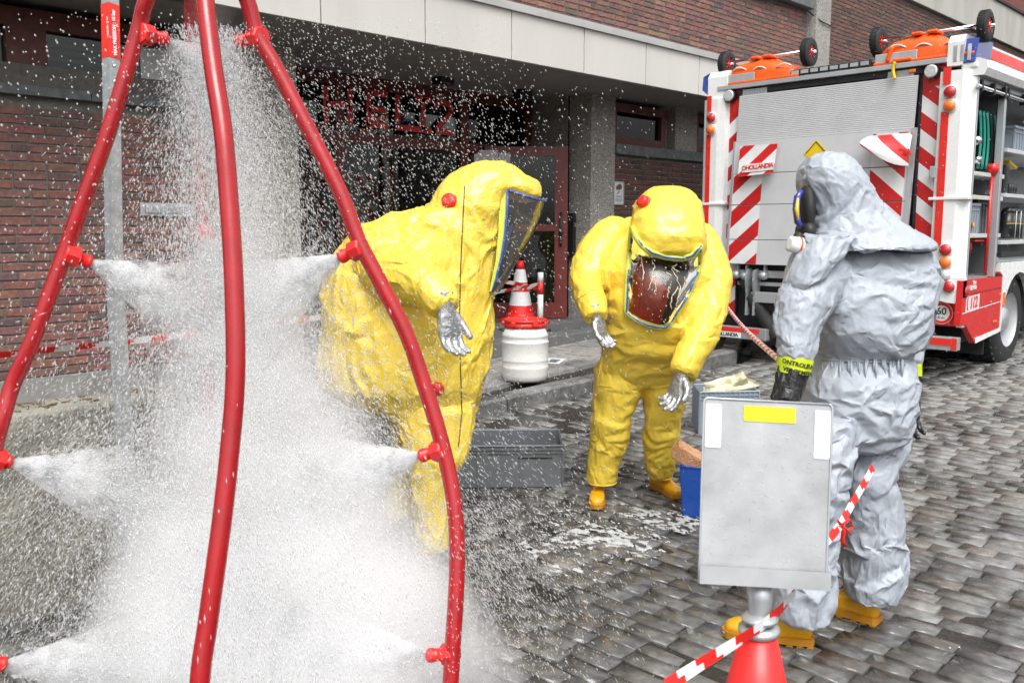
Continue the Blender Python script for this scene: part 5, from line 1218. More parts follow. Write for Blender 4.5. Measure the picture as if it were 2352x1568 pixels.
loft(mb, [ring(a, b, y, t, rd) for a, b, y, t, rd in ((1370, 1490, 840, 4.83, .15), (1366, 1472, 900, 4.84, .14), (1362, 1452, 960, 4.85, .12), (1357, 1438, 1020, 4.9, .11), (1352, 1420, 1070, 4.93, .10), (1349, 1415, 1104, 4.95, .095))])
loft(mb, [ring(a, b, y, t, rd) for a, b, y, t, rd in ((1475, 1592, 840, 4.83, .15), (1475, 1575, 900, 4.86, .14), (1477, 1560, 960, 4.9, .12), (1480, 1554, 1020, 4.97, .105), (1486, 1546, 1070, 5.03, .10), (1490, 1542, 1092, 5.06, .085))])
limb(mb, [(1410, 545, 4.8, 50), (1372, 590, 4.72, 50), (1350, 645, 4.62, 39), (1358, 690, 4.5, 36), (1370, 728, 4.42, 26)])
limb(mb, [(1600, 560, 4.8, 52), (1632, 620, 4.7, 46), (1632, 690, 4.6, 42), (1608, 770, 4.48, 38), (1585, 815, 4.42, 34), (1568, 858, 4.38, 30)])
def mk2(V):
    k = np.ones(len(V)); k[V[:, 2] > at(0, 590, 4.6).z] = .8; return k
suit2 = cloth_obj('suit', mb, .0125, 33, M['yellow_suit'], m2, folds=((.36, .016),), aniso=(.9, .9, 1.5), edge=.044, s=(.07, .06, .042), zb=.35, mask=mk2)
b2 = bvh_of(suit2)
# visor: rows from the brim arc to the pointed foot
topc = [(352, 305), (372, 352), (400, 390), (440, 420), (500, 440), (580, 448), (625, 432), (662, 388)]
botc = [(325, 688), (345, 706), (380, 728), (420, 745), (460, 756), (500, 760), (515, 748), (530, 728)]
lft = [(352, 305), (340, 420), (330, 560), (325, 688)]; rgt = [(662, 388), (652, 500), (600, 620), (530, 728)]
def lerp_list(L_, f):
    f = f*(len(L_)-1); i = min(int(f), len(L_)-2); g = f-i; return (L_[i][0]+(L_[i+1][0]-L_[i][0])*g, L_[i][1]+(L_[i+1][1]-L_[i][1])*g)
def coons(u, v):
    a, b = lerp_list(topc, u), lerp_list(botc, u); c, d = lerp_list(lft, v), lerp_list(rgt, v)
    p = [a[k]*(1-v)+b[k]*v+c[k]*(1-u)+d[k]*u-(topc[0][k]*(1-u)*(1-v)+topc[-1][k]*u*(1-v)+botc[0][k]*(1-u)*v+botc[-1][k]*u*v) for k in (0, 1)]
    return c2(*p)
NU, NV = 22, 26; base = []
for j in range(NV):
    r = []
    for i in range(NU):
        x, y = coons(i/(NU-1), j/(NV-1)); p, n = hit(b2, x, y); dd = Vector(ray(x, y)); t_ = (p-Vector(_C)).length/dd.length if p is not None else 4.5
        r.append((x, y, t_))
    base.append(r)
# smooth depth and bulge
Tm = np.array([[q[2] for q in r] for r in base]); Tm = np.clip(Tm, 4.3, 4.62)
for _ in range(14): Tm[1:-1, 1:-1] = (Tm[:-2, 1:-1]+Tm[2:, 1:-1]+Tm[1:-1, :-2]+Tm[1:-1, 2:])/4
bul = np.outer(np.sin(np.linspace(0, math.pi, NV)), np.sin(np.linspace(0, math.pi, NU)))
vg = [[at(base[j][i][0], base[j][i][1], Tm[j, i]-.03-.05*bul[j, i]) for i in range(NU)] for j in range(NV)]
ig = [[at(base[j][i][0], base[j][i][1], Tm[j, i]-.022-.012*bul[j, i]) for i in range(NU)] for j in range(NV)]
v = MB(); v.grid(vg, True); visor2 = v.build('visor', M['visor'], m2)
edge = [vg[0][i] for i in range(NU)]+[vg[j][-1] for j in range(1, NV)]+[vg[-1][i] for i in range(NU-2, -1, -1)]+[vg[j][0] for j in range(NV-2, -1, -1)]
m = MB(); m.tube(edge, .006, 6); m.build('blue_trim', M['blue_trim'], visor2)
m = MB(); m.tube([p+Fh*.012 for p in edge], .016, 8); m.build('visor_border', M['seam_green'], visor2)
v = MB(); rr_ = np.random.default_rng(8)
for j in range(NV-1):
    for i in range(NU-1):
        u, w = i/(NU-1), j/(NV-1); red = (.06 < u < .60 and w > .30-.14*math.sin(u*7)) or (u > .80 and .03 < w < .65) or (u < .2 and w < .3)
        org = u > .88 and w < .8  # orange strip at the right edge: a reflection painted into the colour
        col = (.50, .22, .01) if org else ((.24, .016, .014) if red else (.010, .009, .009)); v.add([ig[j][i], ig[j][i+1], ig[j+1][i+1], ig[j+1][i]], [(0, 1, 2, 3)], False, col)
v.build('undersuit_and_reflection', mat('undersuit_and_reflection', (.1, .01, .01), .6, attr='Col', var=.5, vs=14), m2)
m = MB(); ellipsoid(m, *c2(470, 520), 4.49, 30, 40, .05); mo = m.build('face_mask', inner_dark, m2)
# pale foam streaks running down the visor
m = MB(); rr_ = np.random.default_rng(15)
for k in range(13):
    u = rr_.uniform(.2, .8); w = rr_.uniform(.08, .5); ln = rr_.uniform(.05, .35); P = []
    for q in range(9):
        w_ = min(.97, w+ln*q/8); u = min(.95, max(.05, u+rr_.normal(0, .012))); i = u*(NU-1); j = w_*(NV-1); i0, j0 = int(i), int(j); fi, fj = i-i0, j-j0; i1, j1 = min(i0+1, NU-1), min(j0+1, NV-1)
        P.append((vg[j0][i0]*(1-fi)+vg[j0][i1]*fi)*(1-fj)+(vg[j1][i0]*(1-fi)+vg[j1][i1]*fi)*fj-Fh*.002)
    m.tube(P, [rr_.uniform(.0012, .0042)*(1-.3*abs(q-4)/4) for q in range(9)], 5)
for k in range(70):
    u, w = rr_.uniform(.05, .95), rr_.uniform(.05, .9); p = vg[int(w*(NV-1))][int(u*(NU-1))]-Fh*.002; r = rr_.uniform(.0012, .0035)
    m.tube([p+Zv*r*1.5, p-Zv*r*1.5], [r*.7, r], 5)
o = m.build('foam_streaks', mat('foam_streak', (.62, .54, .40), .4, var=.2), visor2); tag(o, kind='stuff')
valve(b2, *c2(404, 192), .032, m2, n_=(-Rv*.8-Fh*.45+Zv*.45))
seam(b2, [c2(215, 880), c2(192, 1018), c2(275, 1028)], .0022, 'pocket_seam', M['yellow_suit'], suit2, sub=10)
seam(b2, [c2(225, 560), c2(150, 600), c2(100, 630)], .003, 'sleeve_seam', M['yellow_suit'], suit2, sub=10)
glove(m2, at(1372, 727, 4.42), Vector((0, 0, -1))+Rv*.25, Rv*.5-Fh*.5, 1, M['silver_glove'], seed=7, sc=1.05, thumb=(.5, .8), curl=(.35, .5, .4), spreadf=.03)
glove(m2, at(1566, 862, 4.37), Vector((0, 0, -1))-Rv*.35-Fh*.1, -Rv*.5-Fh*.4, -1, M['silver_glove'], seed=9, sc=1.15, thumb=(.8, .6), spreadf=.04, curls=((.25, .35, .25), (.3, .4, .3), (.4, .5, .3), (.5, .6, .4)))
g_ = street(1378, 1150); boot(m2, Vector((g_.x, g_.y, zg(g_.x)))+Fh*.10+Rv*.0, -Fh*.9+Rv*-.12, .27)
g_ = street(1522, 1132); boot(m2, Vector((g_.x, g_.y, zg(g_.x)))+Fh*.12-Rv*.03, -Fh*.85+Rv*.35, .27)
hem(m2, 1349, 1415, 1104, 4.95, .095, M['yellow_suit']); hem(m2, 1490, 1542, 1092, 5.06, .085, M['yellow_suit'])

# ---------------------------------------------------------------- grey suit seen from behind
m3 = empty('person', street(1900, 1470), 'person in pale grey hooded suit with black mask and yellow boots, seen from behind', 'person', 'people in chemical suits')
mb = MB()
loft(mb, [ring(a, b, y, t, rd) for a, b, y, t, rd in (
    (1900, 2080, 545, 3.4, .12), (1862, 2128, 580, 3.4, .18), (1835, 2140, 640, 3.4, .22), (1830, 2130, 695, 3.4, .24), (1850, 2118, 750, 3.4, .235), (1880, 2100, 790, 3.4, .21), (1888, 2078, 812, 3.4, .165),
    (1880, 2084, 826, 3.4, .17), (1860, 2090, 870, 3.38, .2), (1850, 2090, 930, 3.38, .2), (1850, 2080, 985, 3.38, .18), (1870, 2050, 1020, 3.38, .14))])
loft(mb, [ring(a, b, y, t, rd) for a, b, y, t, rd in ((1810, 1968, 950, 3.32, .15), (1800, 1950, 1040, 3.28, .14), (1795, 1936, 1120, 3.26, .13), (1785, 1920, 1220, 3.25, .12), (1778, 1910, 1330, 3.24, .11), (1782, 1908, 1415, 3.24, .10))])
loft(mb, [ring(a, b, y, t, rd) for a, b, y, t, rd in ((1950, 2082, 950, 3.44, .15), (1945, 2070, 1020, 3.42, .14), (1930, 2040, 1090, 3.40, .13), (1932, 2060, 1150, 3.42, .125), (1938, 2066, 1220, 3.42, .12), (1944, 2078, 1300, 3.42, .115), (1950, 2050, 1368, 3.42, .10))])
limb(mb, [(1900, 630, 3.28, 55), (1850, 690, 3.18, 58), (1832, 745, 3.14, 50), (1830, 795, 3.12, 42), (1826, 828, 3.12, 34)])
limb(mb, [(2095, 620, 3.45, 52), (2098, 700, 3.56, 33), (2088, 770, 3.58, 33), (2088, 838, 3.5, 28)])
suit3 = cloth_obj('suit', mb, .0105, 47, M['grey_suit'], m3, folds=((.30, .018),), aniso=(1, 1, 1.2), edge=.038, s=(.085, .085, .058), zb=.25)
mb = MB()
loft(mb, [ring(a, b, y, t, rd) for a, b, y, t, rd in (
    (1878, 1928, 354, 3.35, .05), (1856, 1945, 363, 3.35, .10), (1838, 1968, 388, 3.34, .125), (1836, 1988, 420, 3.34, .135), (1846, 2006, 455, 3.35, .14), (1856, 2034, 490, 3.36, .15), (1856, 2068, 520, 3.37, .19), (1850, 2112, 545, 3.38, .22), (1838, 2134, 566, 3.39, .24))])
hood_low = [ring(a, b, y, t, rd, tilt=0) for a, b, y, t, rd in ((1838, 2130, 556, 3.39, .24), (1830, 2134, 572, 3.385, .255))]
loft(mb, hood_low)
loft(mb, [ring(a, b, y, t, rd) for a, b, y, t, rd in ((1846, 1960, 540, 3.24, .12), (1826, 1925, 590, 3.2, .12), (1808, 1880, 640, 3.18, .11), (1806, 1840, 668, 3.17, .08))])
hood = cloth_obj('hood', mb, .0105, 51, M['grey_suit'], m3, folds=((.34, .008),), edge=.042, s=(.07, .08, .06), zb=-.2)
b3 = bvh_of(suit3, hood)
seam(b3, [(1885, 825), (1930, 828), (1990, 830), (2050, 832), (2082, 838)], .004, 'waist_elastic', M['grey_suit'], suit3, sub=10)
# gathers under the waist
for k in range(20):
    x = 1890+k*9.6+3*math.sin(k*3.3); p, n = hit(b3, x, 824, -.003); q, n = hit(b3, x+2*math.sin(k), 862+10*math.sin(k*2.1), -.006)
    if p is not None and q is not None and (p-q).length < .2:
        m = MB(); m.tube([p, (p+q)/2-Fh*.001, q], [.004, .006, .001], 6); m.build('gather', M['grey_suit'], suit3)
# mask and filter at the face opening
m = MB(); ellipsoid(m, 1850, 482, 3.30, 19, 56, .07); ellipsoid(m, 1850, 530, 3.30, 20, 26, .07); mk = m.build('face_mask', inner_dark, m3)
m = MB(); m.tube([at(x, y, 3.25) for x, y in ((1842, 438), (1832, 452), (1829, 480), (1832, 510), (1842, 522))], [.008, .013, .014, .013, .008], 10); m.build('mask_frame', mat('mask_blue', (.02, .03, .28), .2, coat=1), mk)
m = MB(); m.tube([at(x, y, 3.22) for x, y in ((1833, 455), (1830, 480), (1833, 505))], [.004, .008, .004], 8); m.build('mask_window', M['yellow_paint'], mk)
c_ = at(1822, 564, 3.16); m = MB(); c_ = at(1826, 562, 3.18); m.lathe([(.026, -.026), (.030, -.022), (.030, .0), (.028, .008), (.028, .020), (.018, .024)], c_, 24, (-Rv*.9+Zv*.15-Fh*.2)); f_ = m.build('filter', M['white_paint'], mk)
m = MB(); m.lathe([(.0306, -.016), (.0306, -.008)], c_, 24, (-Rv*.9+Zv*.15-Fh*.2)); m.build('orange_band', M['orange_plastic'], f_)
m = MB(); m.tube([at(1838, 538, 3.2), at(1832, 548, 3.2), at(1828, 556, 3.18)], [.02, .018, .022], 12); m.build('mask_connector', inner_dark, mk)
# hi-vis tape round the cuffs, with its print
def cuff(p0, p1, r0, r1, name='cuff_tape'):
    m = MB(); P = [p0.lerp(p1, f) for f in np.linspace(0, 1, 6)]; m.tube(P, [r0+(r1-r0)*f for f in np.linspace(0, 1, 6)], 28, cap=False); V = np.array([tuple(v) for v in m.v]); V += (vnoise(V, .05, 3, 2)*.0025)[:, None]*1; m.v = [tuple(v) for v in V]; return m.build(name, M['hi_vis'], m3)
p0, p1 = at(1827, 822, 3.12), at(1822, 858, 3.12); cf = cuff(p0, p1, .062, .058)
for s_t, dy, sz in (('ONTROLEUR', .012, .021), ('VERGEMEEN', -.014, .021)):
    t_ = text('cuff_print', s_t[:9], sz, facing(p0.lerp(p1, .5)-Fh*.062+Zv*dy, Rv-Zv*.2, Zv+Rv*.15), M['black_print'], cf, .0004, bold=.0006)
    # wrap the print round the arm
    for v in t_.data.vertices:
        q = v.co-p0.lerp(p1, .5); u = q.dot(Rv); ang = u/.0605; rr2 = .0625; v.co += Rv*(math.sin(ang)*rr2-u)+Fh*((1-math.cos(ang))*rr2)
cuff(at(2089, 836, 3.5), at(2090, 864, 3.5), .046, .044)
mb = MB(); limb(mb, [(1822, 850, 3.12, 36), (1812, 890, 3.11, 34), (1802, 925, 3.1, 32)]); cloth_obj('glove_gauntlet', mb, .008, 5, M['black_glove'], m3, edge=.025)
glove(m3, at(1801, 928, 3.1), Vector((0, 0, -1))-Rv*.2, -Rv*.3-Fh*.5, 1, M['black_glove'], seed=11, sc=1.15)
mb = MB(); limb(mb, [(2090, 858, 3.5, 24), (2090, 900, 3.5, 22)]); cloth_obj('glove_gauntlet', mb, .008, 6, M['black_glove'], m3, edge=.025)
glove(m3, at(2088, 905, 3.5), Vector((0, 0, -1)), -Fh, 1, M['black_glove'], seed=12, sc=1.1)
g_ = street(1858, 1478); boot(m3, Vector((g_.x, g_.y, zg(g_.x)))+Fh*.0, -Rv*.97+Fh*.2, .30)
g_ = street(2012, 1432); boot(m3, Vector((g_.x, g_.y, zg(g_.x))), -Rv*.75+Fh*.66, .30)
# ================================================================ barrier tape
tape_rw = {}
def tape(P, width, name_label, rib=(0, 0, 1), period=.24, twist=0., phase=0., mtl=None, cat='barrier tape', group=None):
    """red and white tape: separate coloured fields along the band"""
    P = [Vector(p) for p in P]; Q = []
    for a, b in zip(P[:-1], P[1:]):
        n = max(2, int((b-a).length/.02)); Q += [a.lerp(b, k/n) for k in range(n)]
    Q.append(P[-1]); L = 0; mt = MB(); rows = []
    for i, q in enumerate(Q):
        d = (Q[min(i+1, len(Q)-1)]-Q[max(i-1, 0)]).normalized(); u = Vector(rib); u = (u-d*u.dot(d)).normalized(); v = d.cross(u)
        ang = twist*math.sin(i*.05+phase)*1.0+phase*.3; w = (u*math.cos(ang)+v*math.sin(ang))*width/2
        if i: L += (q-Q[i-1]).length
        rows.append((q+w, q-w, L, v*math.cos(ang)-u*math.sin(ang)))
    sl = width*.9
    for i in range(len(rows)-1):
        a, b = rows[i], rows[i+1]
        for k in range(4):
            f0, f1 = k/4, (k+1)/4; A0 = a[0].lerp(a[1], f0); A1 = a[0].lerp(a[1], f1); B0 = b[0].lerp(b[1], f0); B1 = b[0].lerp(b[1], f1)
            red = (((a[2]+f0*sl)/period)+phase) % 1 < .5; mt.add([A0, B0, B1, A1], [(0, 1, 2, 3)], False, (.66, .02, .015) if red else (.75, .75, .75))
    return mt.build('barrier_tape', M['tape_print'], None, name_label, cat, group)
M['tape_print'] = mat('tape_print', (.7, .1, .1), .35, var=.05, attr='Col')
M['tape_white'] = mat('tape_white', (.75, .75, .75), .35, var=.05)
# ================================================================ things on the pavement
def on_pave(x, y, h):
    t = 9.
    for _ in range(60):
        p = at(x, y, t); d = ray(x, y)[2]; t = .5*t+.5*(CAM_Z-(zg(p.x)+h))/-d
    return at(x, y, t)
def cone_thing(base, H_, r0, r1, lab, bands, group=None):
    root = empty('traffic_cone', base, lab, 'traffic cone', group)
    m = MB(); b = Vector(base); n = 8
    sq = lambda s, z, e: [b+Vector((s*math.copysign(abs(math.cos(a))**e, math.cos(a)), s*math.copysign(abs(math.sin(a))**e, math.sin(a)), z)) for a in np.linspace(0, 2*math.pi, 32, endpoint=False)]
    rows = [sq(r0*1.45, 0, .55), sq(r0*1.45, .025, .55), sq(r0*1.30, .045, .6), sq(r0*1.12, .055, .9), sq(r0*1.1, .10, 1), sq(r0, .11, 1)]
    m.grid(rows, True, closed=True); m.add(rows[0], [tuple(range(32))]); m.build('base', M['nozzle_red'], root)
    for i, (a, c_) in enumerate(zip(bands[:-1], bands[1:])):
        z0, z1 = a[0]*H_, c_[0]*H_; f = lambda z: r0+(r1-r0)*(z-.11)/(H_-.11)
        q = MB(); wh = a[1]; o_ = .002 if wh else 0
        q.lathe([(f(z0)+o_, z0), (f(z1)+o_, z1)], b, 32, cap=(i == len(bands)-2)); q.build('reflective_band' if wh else 'red_band', M['tape_white'] if wh else M['nozzle_red'], root)
    return root
pc = at(1195, 735, 10.2); pc.z = ZF
cone_thing((pc.x, pc.y, ZF), .70, .145, .035, 'red and white striped traffic cone standing on the entrance step', [(.157, 0), (.28, 1), (.50, 0), (.65, 1), (.86, 0), (1.0, 0)])
cf_ = Vector(pc)+Vector((0, 0, .70*.57)); m = MB(); m.lathe([(.045, 0), (.045, .004)], cf_-Fh*.088, 20, -Fh); rd_ = m.build('round_mark', M['tape_white'], bpy.data.objects['traffic_cone'])
pp = at(1241, 745, 10.0); pp.z = ZF
post = empty('barrier_post', pp, 'slim red and white banded post beside the striped cone', 'post')
for k, (z0, z1, wh) in enumerate(((0, .33, 1), (.33, .47, 0), (.47, .575, 1))):
    m = MB(); m.lathe([(.032, z0), (.032, z1)], pp, 16); m.build('band', M['tape_white'] if wh else M['bright_red'], post)
m = MB(); m.lathe([(.10, 0), (.10, .03), (.04, .05)], pp, 20); m.build('foot', M['rubber'], post)
tp1 = at(1240, 652, 9.96)
tape([at(-60, 823, 5.3), at(0, 815, 5.5), at(250, 789, 5.9), at(465, 764, 6.35), at(745, 727, 7.2), at(1000, 690, 8.6), at(1130, 673, 9.5), tp1], .045, 'red and white barrier tape strung low from the left edge to the banded post', twist=.5, phase=.3)
tape([at(1140, 643, 9.7), at(1190, 652, 10.02), at(1245, 666, 9.97)], .045, 'short red and white tape crossing in front of the striped cone', twist=.2, phase=.6)
# drum with red lid
dp = on_pave(1206, 872, .12); k_ = proj(dp)[2]/FP
dr = empty('drum', (dp.x, dp.y, dp.z), 'white plastic drum with red clamp lid standing on the pavement by the kerb', 'drum')
M['drum_white'] = mat('drum_white', (.72, .71, .68), .38, var=.04, dirt=.3, dirtcol=(.4, .39, .37), ds=8)
R_, H_ = .202, .50
m = MB(); m.lathe([(R_*.86, 0), (R_*.95, .02), (R_*.985, .06), (R_, .11), (R_*1.01, .118), (R_*1.01, .128), (R_*.995, .135), (R_*.995, .175), (R_*1.01, .182), (R_*1.01, .190), (R_, .20), (R_, .33), (R_*1.02, .338), (R_*1.02, .346), (R_*.985, .352), (R_*.985, .385), (R_*1.01, .392), (R_*.99, .41), (R_*.93, .445), (R_*.84, .465), (R_*.82, .475)], dp, 48); m.build('barrel', M['drum_white'], dr)
m = MB(); m.lathe([(R_*.80, .462), (R_*.90, .466), (R_*.91, .50), (R_*.88, .505), (R_*.88, .515), (R_*.94, .52), (R_*.94, .535), (R_*.88, .54), (R_*.82, .535), (R_*.78, .518), (.001, .515)], dp, 48)
lid = m.build('lid', M['bright_red'], dr)
m = MB()
for k in range(6):
    a = k*math.pi/3+.2; m.box(dp+Vector((math.cos(a)*R_*.93, math.sin(a)*R_*.93, .503)), (.05, .03, .035), Matrix.Rotation(a+math.pi/2, 3, 'Z'), .005)
m.build('clamp_lug', M['bright_red'], lid); lid.children[0]['kind'] = 'stuff'
for sx in (-1, 1):
    m = MB(); c_ = dp+Rv*sx*R_*.93+Vector((0, 0, .44)); m.tube([c_-Rv*sx*.03-Fh*.05, c_+Rv*sx*.03-Fh*.035+Zv*.008, c_+Rv*sx*.035+Fh*.0, c_+Rv*sx*.0+Fh*.04], .012, 8); m.build('handle', M['black_plastic'], dr)
# paper lying on the slabs
q = on_pave(1272, 829, .124); m = MB(); ux, uy = Vector((.88, .47, .02)).normalized(), Vector((-.47, .88, 0)); P_ = [q+ux*a+uy*b for a, b in ((-.16, -.09), (.16, -.09), (.16, .09), (-.16, .09))]
m.prism(P_, (0, 0, .003)); pap = m.build('paper_sheet', M['paper'], None, 'small white printed sheet lying on the paving behind the drum', 'paper')
m = MB()
for k in range(4): m.prism([q+ux*a+uy*b+Zv*.0035 for a, b in ((-.10+.05*k, -.05), (-.07+.05*k, -.05), (-.07+.05*k, .05), (-.10+.05*k, .04))], (0, 0, .001))
m.build('print', M['black_print'], pap); bpy.data.objects['print']['kind'] = 'stuff'
# grey tray on the street
g0 = street(1292, 1119); g1 = street(1050, 1121)
def obox(name, A, B, depth, h, m_, lab, cat, wall=.008, ribs=0, rim=.012, flare=0.):
    """open-topped box: front bottom edge A..B (right to left as seen), going back by depth"""
    A = Vector((A.x, A.y, zg(A.x)+.004)); B = Vector((B.x, B.y, zg(B.x)+.004)); u = (B-A); L_ = u.length; u.normalize(); v = Vector((-u.y, u.x, 0)).normalized(); 
    if v.dot(Fh) < 0: v = -v
    c = lambda a, b, z, s_=0.: A+u*(a+(-flare if a < L_/2 else flare)*z/h*(1 if s_ == 0 else 1))+v*(b+(-flare if b < depth/2 else flare)*z/h)+Zv*z
    root = MB()
    def wallp(a0, b0, a1, b1):
        iu = (Vector((a1-a0, b1-b0))).normalized(); nn = Vector((-iu.y, iu.x))*wall
        P = [c(a0, b0, 0), c(a1, b1, 0), c(a1, b1, h), c(a0, b0, h)]; cen = c(L_/2, depth/2, h/2); off = (cen-(P[0]+P[2])/2); off.z = 0
        off = u*off.dot(u)*(1 if a0 == a1 else 0)+v*off.dot(v)*(1 if b0 == b1 else 0); root.prism(P, off.normalized()*wall)
    wallp(0, 0, L_, 0); wallp(L_, 0, L_, depth); wallp(0, depth, L_, depth); wallp(0, 0, 0, depth)
    root.prism([c(.001, .001, .004), c(L_-.001, .001, .004), c(L_-.001, depth-.001, .004), c(.001, depth-.001, .004)], (0, 0, .006))
    o = root.build(name, m_, None, lab, cat)
    r = MB(); T = [c(0, 0, h), c(L_, 0, h), c(L_, depth, h), c(0, depth, h)]
    r.tube(T+[T[0], T[1]], rim*.8, 4, flat=.7, smooth=False); r.build('rim', m_, o)
    if ribs:
        g = MB()
        for k in range(ribs+1):
            a = L_*k/ribs; g.prism([c(a-.003, 0, 0), c(a+.003, 0, 0), c(a+.003, 0, h), c(a-.003, 0, h)], -v*.009)
        for z in (h*.82, h*.9): g.prism([c(0, 0, z), c(L_, 0, z), c(L_, 0, z+.006), c(0, 0, z+.006)], -v*.008)
        nb_ = max(2, ribs//2)
        for k in range(nb_+1):
            b = depth*k/nb_; g.prism([c(0, b-.003, 0), c(0, b+.003, 0), c(0, b+.003, h), c(0, b-.003, h)], -u*.009); g.prism([c(L_, b-.003, 0), c(L_, b+.003, 0), c(L_, b+.003, h), c(L_, b-.003, h)], u*.009)
        tag(g.build('rib', m_, o), kind='stuff')
    return o, c, L_, u, v
tray, tc, tL, tu, tv = obox('tray', g0, street(1000, 1121), .42, .245, M['grey_plastic'], 'large open grey plastic tray on the wet setts beside the bending figure', 'tray', ribs=3)
m = MB(); m.prism([tc(.06, 0, .17), tc(.06+.20, 0, .17), tc(.26, 0, .177), tc(.06, 0, .177)], -tv*.004); m.build('hand_grip', M['dark'], tray)
# blue bucket with sponge
ga = street(1640, 1196); gb = street(1567, 1186)
bucket, bc_, bL, bu, bv = obox('bucket', ga, gb, .24, .27, M['blue_plastic'], 'rectangular blue bucket half hidden behind the metal board', 'bucket', wall=.005, flare=.016, rim=.009)
spc = at(1585, 1050, 4.66); m = MB(); Rm = Matrix.Rotation(.55, 3, Fh) @ Matrix.Rotation(rad(-45), 3, 'Z') @ Matrix.Rotation(.25, 3, 'X'); m.box(spc, (.19, .10, .085), Rm, .008)
V, Q = remesh(m, .006); Nn = normals(V, Q); rs_ = np.random.default_rng(6); V = V+Nn*(rs_.normal(0, .0009, len(V))-(rs_.random(len(V)) < .05)*.004)[:, None]
me = fastmesh('sponge', V, faces=Q); me.materials.append(mat('sponge', (.62, .34, .18), .85, var=.12, vs=40, bump=.5, bs=200)); tag(link_mesh('sponge', me), 'orange tan cleaning sponge resting on the rim of the blue bucket', 'sponge')
# grey lattice crate with folded cloths
ga = street(1740, 996); gb = street(1606, 998)
crate, cc_, cL, cu, cv = obox('lattice_crate', ga, gb, .32, .30, M['blue_grey_plastic'], 'grey lattice crate filled with pale cloths behind the metal board', 'crate', wall=.006, ribs=12)
zt_ = .30
def cloths():
    r = np.random.default_rng(12); root = empty('cloth_pile', cc_(cL*.5, .15, zt_), 'pile of pale cream absorbent cloths heaped in the grey crate', 'cloths')
    cm = mat('cream_cloth', (.72, .69, .50), .9, var=.08, bump=.3, bs=60)
    for k, (px, py, t_, w_, h_, rx, rz) in enumerate(((1655, 893, 6.42, .19, .17, .35, .25), (1690, 886, 6.48, .20, .18, -.15, .5), (1705, 890, 6.55, .21, .19, .1, -.35), (1645, 905, 6.5, .22, .10, .6, -.5), (1690, 900, 6.38, .26, .13, -.5, .15), (1670, 910, 6.4, .3, .10, .15, .05))):
        c = at(px, py+6, t_); nx, nz = 14, 12; rows = []
        for i in range(nz):
            r_ = []
            for j in range(nx):
                u, w = (j/(nx-1)-.5)*w_, (i/(nz-1)-.5)*h_; o = .016*math.sin(7*u/w_+k)+.010*math.sin(11*w/h_+2*k)+r.normal(0, .0012)
                p = Rv*(u*math.cos(rz)-w*math.sin(rz))+Zv*(w*math.cos(rz)+u*math.sin(rz))+Fh*(o+rx*w)
                r_.append(c+p)
            rows.append(r_)
        m = MB(); m.grid(rows, False)
        for s_ in (.008, .016): m.grid([[p+Fh*s_+Zv*r.normal(0, .002) for p in rr2] for rr2 in rows], False)
        m.build('cloth', cm, root)
    m = MB(); m.tube([at(1728, 895, 6.45), at(1738, 888, 6.5), at(1730, 908, 6.45)], [.02, .022, .012], 8, flat=.4); m.build('dark_rag', M['dark'], root)
cloths()
# ================================================================ aluminium board on a cone
TB = 2.2
board = empty('board_stand', at(1740, 1568, TB), 'aluminium writing board with yellow label on a pole above an orange cone', 'board')
B_ = [at(1617, 913, TB), at(1912, 929, TB), at(1897, 1352, TB-.03), at(1605, 1335, TB-.03)]
nB = (B_[1]-B_[0]).cross(B_[3]-B_[0]).normalized(); nB = nB if nB.dot(Fh) < 0 else -nB
board_m = mat('board_alu', (.44, .45, .46), .36, .4, var=.2, vs=9, dirt=.5, dirtcol=(.52, .53, .54), ds=12, bump=.08)
def rect_on(P, x0, y0, x1, y1, off, rnd=0.):
    q = lambda u, v: (P[0].lerp(P[1], u)).lerp(P[3].lerp(P[2], u), v)+nB*off
    if not rnd: return [q(x0, y0), q(x1, y0), q(x1, y1), q(x0, y1)]
    R_ = []
    for cx, cy, a0 in ((x1-rnd, y0+rnd, -90), (x1-rnd, y1-rnd, 0), (x0+rnd, y1-rnd, 90), (x0+rnd, y0+rnd, 180)):
        for k in range(5): a = rad(a0+k*22.5); R_.append(q(cx+rnd*math.cos(a), cy+rnd*math.sin(a)))
    return R_
m = MB(); m.prism(rect_on(B_, 0, 0, 1, 1, 0, .025), -nB*.004); bp_ = m.build('plate', board_m, board)
m = MB(); m.tube([p for p in rect_on(B_, .0, .0, 1, 1, .001, .03)]+rect_on(B_, 0, 0, 1, 1, .001, .03)[:1], .003, 6); m.build('folded_edge', M['alu'], bp_)
m = MB(); m.prism(rect_on(B_, .31, .03, .715, .115, .001, .008), nB*.001); m.build('yellow_label', mat('label_yellow', (.78, .62, .01), .4, var=.1, vs=40), bp_)
for x0 in (.015, .865):
    m = MB(); m.prism(rect_on(B_, x0, .03 if x0 < .5 else .035, x0+.125, .27 if x0 < .5 else .30, .001, .012), nB*.001); m.build('white_sticker', M['tape_white'], bp_)
m = MB(); m.prism(rect_on(B_, -.01, .905, 1.01, .935, .02), nB*.001); m.prism(rect_on(B_, -.01, .905, 1.01, 1.0, .022), nB*.002); m.prism(rect_on(B_, -.01, .985, 1.01, 1.0, 0), nB*.022); m.build('bottom_channel', board_m, board)
a_, b_ = at(1745, 1338, TB-.0), at(1743, 1450, TB-.0)
m = MB(); m.tube([at(1747, 1338, TB), at(1747, 1375, TB), at(1744, 1420, TB), at(1742, 1452, TB)], [.034, .031, .025, .022], 20); m.lathe([(.046, -.014), (.05, -.006), (.05, .004), (.03, .012)], b_+Zv*.008, 20); m.lathe([(.043, .0), (.046, .008), (.03, .016)], b_+Zv*.03, 20); m.build('pole', M['alu'], board)
cz = b_.z; cbase = Vector((b_.x, b_.y, zg(b_.x)))
